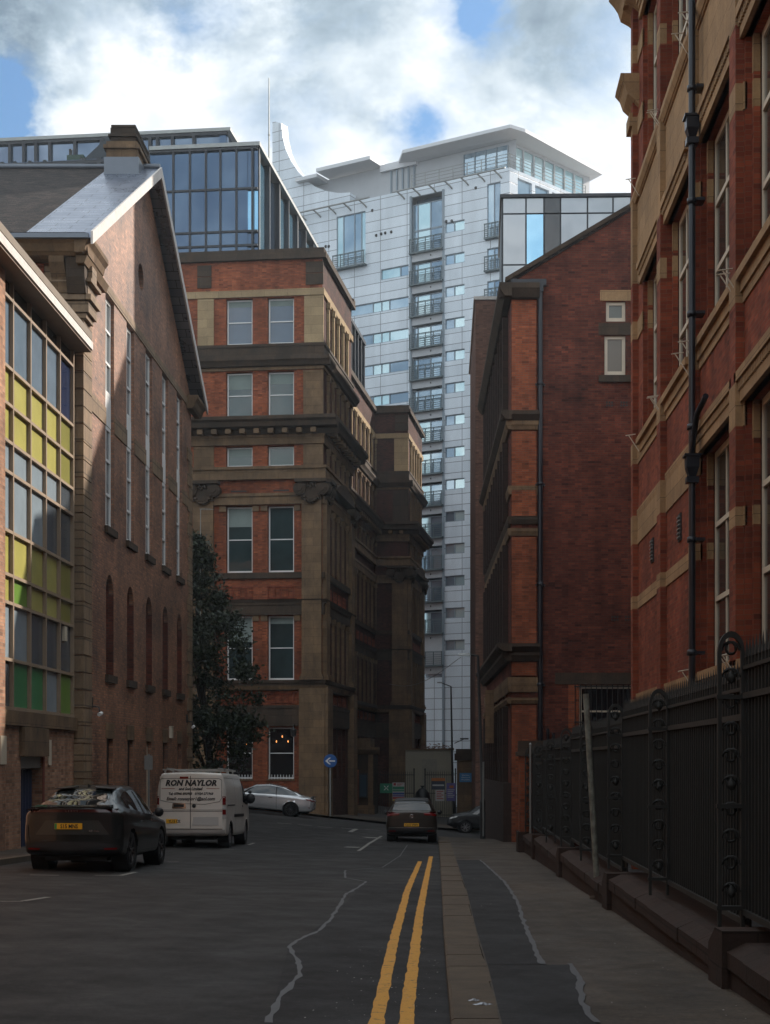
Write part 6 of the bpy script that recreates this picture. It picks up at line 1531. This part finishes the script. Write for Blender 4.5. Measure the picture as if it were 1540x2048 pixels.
# ---- black hatchback nosing out from the right
xb, yb_ = .25+4.2, 73.2
bc = Car(4.34, tab, (.8, 3.48), .32, sh_car).make('parked_hatchback', 'black car nose half hidden by the lamp post at the right of the junction', glossy('black_car_paint', (.004,.0045,.005), .45, .0, .0), (xb, yb_, gz(xb, yb_)), radians(90), rim='y')
bc.o.rotation_euler = (math.atan(.075), 0, radians(90)); bc.o.scale = (.97, .97, .94); c = bc
for sg in (-1, 1):
    c.patch('side_window', M['auto_glass'], [(.45,1.42),(1.3,1.47),(2.3,1.46),(2.85,1.3)], [(.35,1.12),(1.3,1.06),(2.3,1.02),(3.2,1.0)], 'x', sg, n=16, m=4, eps=.008)
    c.patch('head_lamp', M['lamp_clear'], [(3.9,.86),(4.3,.76)], [(3.98,.78),(4.33,.66)], 'x', sg, n=6, m=2, eps=.012)
c.patch('windscreen', M['auto_glass'], [(-.5,2.75),(.5,2.75)], [(-.58,3.35),(.58,3.35)], 't', n=10, m=6, eps=.008)
# =================================================================== FENCE AND WALL ON THE RIGHT
FX = 2.5; FF = Fr(FX, 0, -pi/2)        # u = -world Y ; outwards -X
secs = [(-2.0, 12.3, 2.12, .33), (12.3, 20.5, 1.95, .25), (20.5, 28.7, 1.80, .09), (28.7, 36.9, 1.65, -.05), (36.9, 41.0, 1.55, -.2)]
names = ['nearest and tallest', 'second', 'third', 'fourth', 'farthest and lowest']
low = thing('boundary_wall', 'low stepped red sandstone wall under the tall iron railings on the right', 'wall', (2.3, 20, gz(2.3, 20)))
for k, (y0, y1, zr_, zb) in enumerate(secs):
    fn = thing('railing_fence', names[k]+' stretch of dark green-grey iron railing fence backed with sheeting, right of footway', 'fence', (FX, (y0+y1)/2, zb), 0, 'stretches of railing along the right footway')
    m = MB(); m.box(WD, FX+.02, FX+.035, y0, y1, zb, zr_+.12); m.build('backing_sheet', M['fence_paint'], fn)
    for z, h in ((zr_, .05), (zb+.02, .05), (zr_-.0+.24, .03)):
        m = MB(); m.box(WD, FX-.045, FX+.015, y0, y1-.003, z, z+h); m.build('rail', M['fence_paint'], fn)
    bars = MB(); n = int((y1-y0)/.125)
    for i in range(n):
        y = y0+(i+.5)*(y1-y0)/n; 
        bars.box(WD, FX-.03, FX-.005, y-.0125, y+.0125, zb+.071, zr_-.001); bars.box(WD, FX-.03, FX-.005, y-.0125, y+.0125, zr_+.051, zr_+.239); bars.box(WD, FX-.03, FX-.005, y-.0125, y+.0125, zr_+.271, zr_+.34)
        hz = zr_+.34; bars.add([(FX-.03,y-.03,hz),(FX-.005,y-.03,hz),(FX-.005,y+.03,hz),(FX-.03,y+.03,hz),(FX-.0175,y,hz+.17)], [(0,1,2,3),(0,1,4),(1,2,4),(2,3,4),(3,0,4)])
    tag(bars.build('bars', M['fence_paint'], fn))
    for y in ([y0+4.1] if y1-y0 > 6 and y0 > 0 else [6.0] if y0 < 0 else [])+[y1]:
        p = MB(); zt = zr_+.28+(.22 if y == y1 and k == 0 else .12)
        XC = FX-.135
        for s_ in (-.095, .095): p.box(WD, XC+s_-.015, XC+s_+.015, y-.025, y+.025, zb-.1, zt-.12)
        for k2 in range(12):
            a0, a1 = pi*k2/12, pi*(k2+1)/12; q = lambda a, r: (XC+r*cos(a), y-.025, zt-.12+r*1.6*sin(a))
            p.prism([q(a0,.11), q(a1,.11), q(a1,.08), q(a0,.08)], (0,.05,0))
        # scrollwork between the uprights
        z = zb+.1; i = 0
        while z < zt-.2:
            s_ = 1 if i % 2 else -1; pts = [(XC+s_*.072*cos(t_*.62)*(1-t_/11), y, z+.11+.09*sin(t_*.62)*(1-t_/11)) for t_ in range(9)]
            p.tube(pts, .012, 5); p.tube([(2*XC-a_, b_, c_) for a_, b_, c_ in pts], .012, 5)
            if i % 4 == 0: p.lathe((XC, y-.02, z+.1), [(0,-.05),(.035,-.02),(.04,.02),(0,.07)], 7)
            z += .22; i += 1
        for z in (zb+.06, (zb+zr_)/2, zr_): p.box(WD, XC-.12, FX+.01, y-.03, y+.03, z, z+.035)
        p.build('scroll_post', M['fence_paint'], fn)
# low wall below: coping and body follow the steps
ws = [(-2.0, 12.0, .2), (12.0, 20.2, .12), (20.2, 28.4, -.04), (28.4, 36.6, -.17), (36.6, 41.0, -.32)]
for k, (y0, y1, zt) in enumerate(ws):
    m = MB(); n = max(2, int((y1-y0)/1.0))
    for i in range(n):
        a, b = y0+(y1-y0)*i/n, y0+(y1-y0)*(i+1)/n; j = random.uniform(-.008, .008)
        m.add([(2.2+j,a+.004,zt-.2),(2.2+j,b-.004,zt-.2),(2.2+j,b-.004,zt-.07),(2.2+j,a+.004,zt-.07),(2.36,b-.004,zt),(2.36,a+.004,zt),(2.8,b-.004,zt),(2.8,a+.004,zt)], [(0,1,2,3),(3,2,4,5),(5,4,6,7),(0,3,5,7),(1,2,4,6)])
    m.build('coping', M['stone_red'], low)
    m = MB(); m.box(WD, 2.235, 2.78, y0, y1, -1.4, zt-.2); m.build('wall', M['stone_red'], low)
    if k:
        m = MB(); m.prism([(2.17, y0-.35, zt-.6), (2.17, y0+.25, zt-.6), (2.17, y0+.25, zt+.02), (2.17, y0-.05, zt+.17), (2.17, y0-.35, zt+.17)], (.62, 0, 0)); m.build('step_stone', M['stone_red'], low)
# brick pier and short walls at the far end of the fence
pr = thing('brick_pier', 'red brick gate pier with a dark stone cap at the far end of the railings', 'pier', (2.4, 42, gz(2.4, 42)))
m = MB(); m.box(WD, 2.12, 2.9, 41.1, 41.9, -1.5, 1.78); m.build('shaft', M['brick_hall'], pr); m = MB(); m.box(WD, 2.04, 2.98, 41.02, 41.98, 1.78, 1.9); m.box(WD, 2.1, 2.92, 41.08, 41.92, 1.9, 2.2); m.build('cap', M['stone_dark'], pr); m = MB(); m.box(WD, 2.06, 2.96, 41.04, 41.96, -1.4, -.3); m.build('base', M['stone_red'], pr)
m = MB(); m.box(WD, 2.95, 3.2, 42.0, 50.8, -1.5, 1.7); m.box(WD, 2.92, 3.23, 42.0, 50.8, 1.7, 1.85)
tag(m.build('yard_wall', M['stone_red']), 'dark red yard wall between the brick pier and the weathered building', 'wall')
# ------------------------------------------------------------------ poles
x, y = gp(1196, 1797, KH); z = gz(x, y)+KH
po = thing('leaning_post', 'pale lichen-stained post leaning slightly left against the railings', 'post', (x, y, z))
m = MB(); tp = (x-.17, y+.1, z+3.02); m.tube([(x, y, z-.05), tuple((Vector((x,y,z))+Vector(tp))/2), tp], .045, 10); 
t = NT('lichen_post'); t.set(col=t.ramp(t.noise(9, 5), [(.4,(.12,.11,.09)),(.55,(.18,.18,.145)),(.7,(.24,.235,.2))]), rough=.8); m.build('pole', t.mat, po)
m = MB(); m.lathe((x, y, z), [(.13,-.02),(.12,.03),(.05,.05)], 12); m.build('base', M['stone_dark'], po)
x, y = 2.38, 40.6; z = gz(x, y)+KH
po = thing('thin_grey_post', 'thin upright grey post in front of the brick gate pier', 'post', (x, y, z)); m = MB(); m.tube([(x,y,z-.05),(x,y,z+2.95)], .03, 8); m.build('pole', M['grey_steel'], po); m = MB(); m.lathe((x,y,z+2.95), [(.035,-.04),(.04,0),(0,.03)], 8); m.build('cap', M['grey_steel'], po)
# lamp post at the corner, with arm to the left
x, y = (965-PX)*56.6/F, 56.6; z = gz(x, y)+KH; zt = CZ+(PY-1312)*56.6/F
lp = thing('street_lamp', 'dark lamp post with a short arm at the corner of the weathered red building', 'street lamp', (x, y, z))
m = MB(); m.tube([(x,y,z-.05),(x,y,z+1.4)], .11, 10); m.tube([(x,y,z+1.4),(x,y,z+1.5),(x-.17,y,zt)], [.11,.07,.05], 10); m.build('pole', M['black_iron'], lp)
m = MB(); m.tube([(x-.17,y,zt),(x-.5,y,zt+.05)], .035, 8); m.build('arm', M['black_iron'], lp)
m = MB(); m.add([(x-.95,y-.1,zt+.02),(x-.45,y-.12,zt),(x-.45,y+.12,zt),(x-.95,y+.1,zt+.02),(x-.9,y,zt+.1),(x-.5,y,zt+.12)], [(0,1,2,3),(0,1,5,4),(3,2,5,4),(0,3,4),(1,2,5)]); m.build('lamp_head', M['grey_steel'], lp)
m = MB(); m.tube([(x+.03,y-.13,z+.1),(x+.03,y-.13,z+2.9)], .035, 8); m.build('conduit', M['grey_steel'], lp)
m = MB(); m.box(WD, x+.1, x+.42, y-.06, y+.02, z+3.6, z+5.6); sg = m.build('banner_sign', M['stone_hall'], lp)
# distant lamp
x, y = (908-PX)*98/F, 98; z = gz(x, 82); zt = CZ+(PY-1373)*98/F
lp = thing('street_lamp', 'thin distant lamp post with a drooping arm in front of the white tower base', 'street lamp', (x, y, z))
m = MB(); m.tube([(x,y,z),(x-.1,y,z+3),(x-.2,y,zt)], [.09,.07,.05], 8); m.build('pole', M['black_iron'], lp); m = MB(); m.tube([(x-.2,y,zt),(x-.85,y,zt+.25)], .035, 6); m.build('arm', M['black_iron'], lp)
m = MB(); m.box(WD, x-1.1, x-.75, y-.08, y+.08, zt+.22, zt+.3); m.build('lamp_head', M['grey_steel'], lp); m = MB(); m.tube([(x+.02,y,CZ+1.25),(x+.7,y,CZ+1.55)], .03, 6); m.box(WD, x+.4, x+.95, y-.06, y+.06, CZ+1.5, CZ+1.6); m.build('side_lamp', M['black_iron'], lp)
m = MB(); P0 = Vector((-3.1, 88, 6.2)); P1 = Vector(((922-PX)*57/F, 57, CZ+(PY-1314)*57/F)); m.tube([tuple(P0.lerp(P1, i/10)-Vector((0,0,.5*sin(pi*i/10)))) for i in range(11)], .012, 4); tag(m.build('overhead_cable', M['black_iron']), 'thin overhead cable from the corner lamp post towards the hall', 'cable')

# ------------------------------------------------------------------ round blue arrow sign
xs, ys = (662-PX)*76.0/F, 75.6; z = gz(xs, ys)+KH; zc = CZ+(PY-1522)*ys/F
sg = thing('road_sign', 'round blue sign with a white arrow on a grey pole by the hall corner', 'road sign', (xs, ys, z))
m = MB(); m.tube([(xs,ys,z-.05),(xs,ys,zc+.3)], .04, 8); m.build('pole', M['grey_steel'], sg)
m = MB(); m.lathe((xs,ys-.06,zc), [(0,-.01),(.33,-.01),(.34,.01),(0,.02)], 32, axis='y', sm=False); d_ = m.build('disc', plain('blue_sign_face', (.02,.1,.32), .4, var=.05), sg)
m = MB(); yy = ys-.074
m.add([(xs+.24,yy,zc+.035),(xs-.05,yy,zc+.035),(xs-.05,yy,zc-.035),(xs+.24,yy,zc-.035)], [(0,1,2,3)]); m.add([(xs-.26,yy,zc),(xs-.06,yy,zc+.17),(xs+.04,yy,zc+.17),(xs-.11,yy,zc+.036),(xs-.11,yy,zc-.036),(xs+.04,yy,zc-.17),(xs-.06,yy,zc-.17)], [(0,1,2,3,4,5,6)]); m.build('arrow', M['white_paint'], d_)
# ------------------------------------------------------------------ portal block right of the sign
PT = Fr((668-PX)*93/F, 93.0, radians(-4)); zg = -1.85
pt = thing('entrance_lodge', 'low dark stone entrance block with brick panel, ledge and notice case beside the hall', 'lodge', PT.p(1, 0, zg))
W_ = 2.45; m = MB(); m.box(PT, 0, W_, -2.5, 0, zg, 2.2); m.build('wall', M['stone_dark'], pt)
m = MB(); m.profile(PT, [(0,2.55),(.4,2.55),(.4,2.4),(.25,2.25),(.12,2.1),(0,2.1)], -.15, W_+.4); m.box(PT, .1, W_-.2, -2.4, -.2, 2.56, 3.1); m.box(PT, -.1, W_+.1, -2.4, -.05, 2.2, 2.56); m.build('ledge', M['stone_hall'], pt)
m = MB(); m.box(PT, .12, 1.55, -.02, .05, -1.0, 1.15); m.build('brick_panel', M['brick_hall'], pt)
m = MB(); m.box(PT, 0, .1, -.02, .14, zg, 2.1); m.box(PT, W_-.3, W_, -.02, .14, zg, 2.1); m.build('pilaster', M['stone_hall'], pt); m = MB(); m.box(PT, -.1, W_+.1, 0, .3, zg, -1.05); m.box(PT, .8, 2.2, .3, .75, zg, -1.3); m.build('step', M['stone_hall'], pt)
nc = thing('notice_case', 'dark wall-mounted notice case on the stone block right of the round blue sign', 'notice case', PT.p(1.9, .05, .2)); m = MB(); m.box(PT, 1.58, 2.1, .02, .12, -.6, .95); m.build('frame', M['black_iron'], nc); m = MB(); m.box(PT, 1.64, 2.04, .12, .13, -.5, .85); m.build('pane', glassy('poster_pane', (.05,.08,.11), .15), nc)
# ------------------------------------------------------------------ railings and gates across the yard entrance
def rails(name, label, x0, x1, Y, z0, z1, step=.14, cat='railing', pitch=0):
    r = thing(name, label, cat, ((x0+x1)/2, Y, z0)); n = int((x1-x0)/step); b = MB()
    for i in range(n+1): x = x0+(x1-x0)*i/n; b.tube([(x, Y, z0), (x, Y, z1-.14), (x, Y, z1)], [.014,.014,.002], 5); b.lathe((x, Y, z1-.16), [(.012,-.02),(.03,0),(.012,.03)], 5)
    b.build('bars', M['black_iron'], r)
    for z in (z0+.2, z0+(z1-z0)*.52, z1-.3): q = MB(); q.box(WD, x0-.03, x1+.03, Y-.02, Y+.02, z, z+.045); q.build('rail', M['black_iron'], r)
    for x in (x0, x1): q = MB(); q.tube([(x,Y,z0-.1),(x,Y,z1+.05)], .04, 8); q.lathe((x,Y,z1+.05), [(.04,0),(.055,.04),(0,.11)], 8); q.build('post', M['black_iron'], r)
    return r
YR = 95.0; X_ = lambda px, Y=YR: (px-PX)*Y/F; Z_ = lambda py, Y=YR: CZ+(PY-py)*Y/F
rails('iron_railing', 'black spiked iron railing carrying the green sign, right of the stone lodge', X_(752), X_(828), YR, -1.95, Z_(1541), .13)
rails('iron_gate', 'black spiked iron gate with the hanging notices left of the blue-plated pier', X_(850), X_(911), YR, -1.95, Z_(1541), .13, 'gate')
gp_ = thing('gate_pier', 'dark stone gate pier with heavy cap and small blue plate, right of the gate', 'pier', (X_(934), YR, -1.9))
m = MB(); m.box(WD, X_(914), X_(953), YR-.3, YR+.9, -2.1, Z_(1521)); m.build('shaft', M['stone_hall'], gp_); m = MB(); m.box(WD, X_(909), X_(958), YR-.42, YR+1.0, Z_(1521), Z_(1507)); m.box(WD, X_(912), X_(955), YR-.35, YR+.95, Z_(1507), Z_(1498)); m.build('cap', M['stone_dark'], gp_); m = MB(); m.box(WD, X_(917), X_(950), YR-.33, YR-.29, Z_(1540), Z_(1531)); m.build('moulding', M['stone_hall'], gp_)
def board(name, label, px0, py0, px1, py1, Y, mat, cat='sign', th=.03):
    r = thing(name, label, cat, (X_((px0+px1)/2, Y), Y, Z_(py1, Y))); m = MB(); m.box(WD, X_(px0,Y), X_(px1,Y), Y-th, Y, Z_(py1,Y), Z_(py0,Y)); return r, m.build('panel', mat, r)
def strp(par, px0, py0, px1, py1, Y, mat, nm='stripe', th=.036): m = MB(); m.box(WD, X_(px0,Y), X_(px1,Y), Y-th, Y-.031, Z_(py1,Y), Z_(py0,Y)); return m.build(nm, mat, par)
cols = {k: plain(k+'_sign_colour', v, .5, var=.05) for k, v in dict(green=(.02,.22,.12), signwhite=(.5,.5,.48), signred=(.4,.03,.03), signblue=(.03,.07,.28), signyellow=(.5,.36,.04), orange=(.5,.16,.03), skyblue=(.05,.2,.4), purple=(.12,.1,.3)).items()}
b_, p_ = board('assembly_sign', 'green assembly point sign with white figures and arrows on the iron railing', 760, 1567, 785, 1586, YR-.1, cols['green'])
Yb = YR-.1
for k in range(4):
    a_ = pi/4+k*pi/2; cx, cz = X_(772.5,Yb), Z_(1576,Yb); m = MB(); tip = (cx+.07*cos(a_), cz+.07*sin(a_)); bs = (cx+.2*cos(a_), cz+.2*sin(a_)); nx, nz = -sin(a_), cos(a_)
    m.add([(tip[0], Yb-.034, tip[1]), (tip[0]+.07*cos(a_)+.05*nx, Yb-.034, tip[1]+.07*sin(a_)+.05*nz), (tip[0]+.07*cos(a_)-.05*nx, Yb-.034, tip[1]+.07*sin(a_)-.05*nz)], [(0,1,2)]); m.add([(tip[0]+.06*cos(a_)+s*.018*nx, Yb-.034, tip[1]+.06*sin(a_)+s*.018*nz) for s in (-1,1)]+[(bs[0]+s*.018*nx, Yb-.034, bs[1]+s*.018*nz) for s in (1,-1)], [(0,1,2,3)]); m.build('arrow', M['white_paint'], p_)
m = MB(); 
for dx in (-.045, 0, .045): m.lathe((X_(772.5,Yb)+dx, Yb-.034, Z_(1576,Yb)+.03), [(0,0),(.016,0)], 8, axis='y'); m.box(WD, X_(772.5,Yb)+dx-.014, X_(772.5,Yb)+dx+.014, Yb-.036, Yb-.032, Z_(1576,Yb)-.06, Z_(1576,Yb)+.01)
m.build('figures', M['white_paint'], p_)
b_, p_ = board('site_notice_board', 'white safety notice board with green, blue, red and yellow rows on the railing', 785, 1565, 809, 1602, YR-.16, cols['signwhite']); Yb = YR-.16
strp(p_, 787, 1566, 792, 1571, Yb, cols['signred']); 
for y0_, y1_, c_ in ((1573,1579,'green'),(1580,1583,'green'),(1585,1589,'signblue'),(1590,1593,'purple'),(1594,1598,'signred'),(1599,1602,'signyellow')): strp(p_, 785.5, y0_, 808.5, y1_, Yb, cols[c_])
for k in range(4): strp(p_, 794, 1567+k*1.3-.0, 807-k*2, 1567.6+k*1.3, Yb, cols['signred'])
b_, p_ = board('hanging_notice', 'orange-topped notice hanging on the gate above the white one', 863, 1556, 890, 1579, YR-.1, plain('dark_banner', (.05,.06,.09), .6)); strp(p_, 863, 1556, 890, 1562, YR-.1, cols['orange']); strp(p_, 865, 1569, 888, 1572, YR-.1, cols['signwhite'])
b_, p_ = board('hanging_notice', 'white notice with red lines hanging low on the gate', 871, 1580, 889, 1602, YR-.1, cols['signwhite'])
for k in range(5): strp(p_, 873, 1582+k*3.6, 887-(k % 2)*4, 1583.6+k*3.6, YR-.1, cols['signred'])
b_, p_ = board('hanging_notice', 'blue-grey notice on the right end of the gate beside the pier', 893, 1566, 911, 1602, YR-.1, cols['purple']); strp(p_, 899, 1571, 907, 1576, YR-.1, cols['orange'])
for k in range(5): strp(p_, 895, 1579+k*3.6, 909-(k % 3)*2, 1580.4+k*3.6, YR-.1, cols['signwhite'])
b_, p_ = board('pier_plate', 'small blue plate with pale lettering on the stone gate pier', 919, 1546, 943, 1564, YR-.32, cols['skyblue'], 'plate')
yy = YR-.32-.034
for k, s_ in enumerate(('Welcome', 'Ministry of', 'Hospitality')): m = text_mb(s_, .12, lambda a, b: (X_(931)+a, yy, Z_(1551.5+k*4.4)+b)); m.build('lettering', M['white_paint'], p_)
# ------------------------------------------------------------------ site cabin behind the gates
Yc = 101.0; cb = thing('site_cabin', 'pale cream site cabin with a panelled door behind the iron gates', 'cabin', (X_(858,Yc), Yc, -2)); cream = plain('cabin_paint', (.32,.29,.22), .6, var=.15, nscale=1)
m = MB(); m.box(WD, X_(811,Yc), X_(906,Yc), Yc, Yc+4, -2.1, Z_(1500,Yc)); m.build('body', cream, cb)
m = MB()
for px in (811, 829, 848, 868, 887, 904): m.box(WD, X_(px,Yc), X_(px,Yc)+.07, Yc-.04, Yc-.0, -2, Z_(1501,Yc)); 
m.build('ribs', cream, cb); m = MB(); m.box(WD, X_(844,Yc), X_(874,Yc), Yc-.06, Yc-.01, -2, Z_(1518,Yc)); m.build('door', plain('cabin_door_paint', (.27,.25,.2), .5), cb)
m = MB(); m.box(WD, X_(809,Yc), X_(908,Yc), Yc-.1, Yc+4.1, Z_(1500,Yc), Z_(1497,Yc)); m.build('roof', M['stone_hall'], cb)
rnd = random.Random(5); m = MB()
for i in range(60):
    px = rnd.uniform(840, 905); c_ = Vector((X_(px,Yc), Yc+rnd.uniform(0,.8), Z_(1497,Yc)+abs(rnd.gauss(0,.12)))); d1 = Vector((rnd.uniform(-.25,.25), rnd.uniform(-.1,.1), rnd.uniform(-.1,.12))); m.tube([c_, c_+d1], .02, 4)
tag(m.build('site_debris', plain('rusty_debris', (.14,.06,.035), .8)), 'heap of rusty rods and scrap lying on the cabin roof', 'debris')
bn = thing('waste_sack', 'dark bulging sack leaning against the gate behind the hatchback', 'sack', (X_(845), YR-.5, -1.9))
m = MB(); m.lathe((X_(845), YR-.6, -1.9), [(0,0),(.5,.05),(.62,.5),(.55,1.1),(.42,1.6),(.2,1.85),(0,1.9)], 14); m.build('bag', M['ink'], bn); m = MB(); m.lathe((X_(845), YR-.6, -.02), [(.1,-.05),(.06,.05),(.16,.16)], 8); m.build('tied_neck', M['ink'], bn)

# ------------------------------------------------------------------ tree in front of the hall
def leaf_tree(name, label, x, y, z0, H, lean, crown, seed, nleaf, leafm, barkm):
    rn = random.Random(seed); t_ = thing(name, label, 'tree', (x, y, z0))
    m = MB(); base = Vector((x, y, z0)); top = base+Vector((lean[0], lean[1], H*.8))
    m.tube([tuple(base+(top-base)*k+Vector((.12*sin(k*5), .1*cos(k*4), 0))) for k in (0,.2,.4,.6,.8,1)], [.2,.16,.13,.1,.07,.03], 8)
    cl = []
    for k in range(26):
        h = rn.uniform(.22, .98); r = crown(h); a = rn.uniform(0, 2*pi); st_ = base+(top-base)*min(1, h*.85); en = Vector((x+lean[0]*h+r*cos(a)*rn.uniform(.35,.9), y+lean[1]*h+r*sin(a)*rn.uniform(.35,.9), z0+H*h+rn.uniform(-.1,.5)))
        mid = (st_+en)/2+Vector((0,0,.25)); m.tube([tuple(st_-Vector((0,0,.5))), tuple(mid), tuple(en)], [.05,.03,.012], 5); cl += [en, mid, en+Vector((rn.uniform(-.5,.5),rn.uniform(-.5,.5),rn.uniform(-.4,.4)))]
    m.build('trunk', barkm, t_)
    for k in range(250):
        h = rn.uniform(.16, 1.0); r = crown(h)*rn.uniform(.55, 1.0)**.6; a = rn.uniform(0, 2*pi); cl.append(Vector((x+lean[0]*h+r*cos(a), y+lean[1]*h+r*sin(a), z0+H*h)))
    L_ = MB(); 
    for c_ in cl:
        rad = rn.uniform(.22, .5)
        for q in range(nleaf):
            d = Vector((rn.gauss(0,1), rn.gauss(0,1), rn.gauss(0,.75)))*rad*.62; p = c_+d; s_ = rn.uniform(.05, .11)
            n_ = Vector((rn.gauss(0,1), rn.gauss(0,1), rn.gauss(.6,1))).normalized(); u_ = n_.orthogonal().normalized()
            u_ = (Matrix.Rotation(rn.uniform(0,6.28), 3, n_) @ u_); v_ = n_.cross(u_)
            L_.v += [tuple(p-u_*s_), tuple(p+v_*s_*.55), tuple(p+u_*s_*1.2), tuple(p-v_*s_*.55)]; b_ = len(L_.v)-4; L_.f.append([b_,b_+1,b_+2,b_+3]); L_.m.append(0); L_.smooth.append(False)
    L_.build('crown', leafm, t_); return t_
t = NT('dark_leaves'); w_ = t.n('ShaderNodeNewGeometry'); t.set(col=t.ramp(w_.outputs['Random Per Island'], [(0,(.01,.016,.008)),(.5,(.02,.032,.014)),(1,(.045,.06,.026))]), rough=.55, spec=.4); leaf = t.mat
bark = plain('dark_bark', (.04,.032,.026), .9, var=.4)
def crown(h):
    if h < .14: return .2
    return 1.75*(max(0, sin(pi*min(1, (h-.08)/.92)**.72)))**.8*(1.0 if h < .55 else 1-.55*(h-.55)/.45)+.12
tx, ty = -9.7, 63.0
leaf_tree('street_tree', 'dark leafy tree with a tapering crown against the left corner of the hall', tx, ty, gz(tx, ty), 11.5, (-.75, 0), lambda h: crown(h)*1.3, 11, 85, leaf, bark)
# TV-style aerial on the hall pilaster behind the tree
ae = thing('roof_aerial', 'thin spiky aerial on a mast rising above the tree beside the hall', 'aerial', (-12.2, 74.9, 8)); xa = X_(401, 74.9); za = Z_(1018, 74.9)
m = MB(); m.tube([(xa,74.9,5),(xa,74.9,za)], .02, 5); m.build('mast', M['grey_steel'], ae); m = MB(); m.tube([(xa-.05,74.9,za),(xa+.65,74.9,za-.03)], .012, 4)
for k in range(7): m.tube([(xa+.08*k+.05,74.75,za-.01),(xa+.08*k+.05,75.05,za-.01)], .008, 4); m.tube([(xa+.08*k+.05,74.9,za-.06),(xa+.08*k+.05,74.9,za+.04)], .008, 4)
m.build('elements', M['grey_steel'], ae)
# lantern on the hall corner, small brackets
ln = thing('wall_lantern', 'small dark lantern on a bracket at the hall corner above the ground-floor window', 'wall lamp', HF.p(HF.u(590), .1, HF.z(1466, -1))); u_ = HF.u(590); zc = HF.z(1466, u_)
m = MB(); m.tube([HF.p(u_,0,zc+.35), HF.p(u_,.35,zc+.4), HF.p(u_,.4,zc+.28)], .025, 6); m.build('bracket', M['black_iron'], ln); q = HF.p(u_,.4,zc); m = MB(); m.lathe(q, [(.04,-.2),(.13,-.15),(.17,.15),(.1,.22),(.02,.3)], 6, sm=False); m.build('lantern', M['black_iron'], ln)
# narrow sign pole between SUV and van
x, y = GX+.45, 47.5; z = gz(x, y)+KH; q = thing('parking_sign', 'thin pole with a small pale plate by the gabled wall, behind the van', 'sign', (x, y, z)); m = MB(); m.tube([(x,y,z),(x,y,z+2.6)], .03, 6); m.build('pole', M['grey_steel'], q); m = MB(); m.box(WD, x-.13, x+.13, y-.05, y-.03, z+2.1, z+2.55); m.build('plate', M['grey_steel'], q)
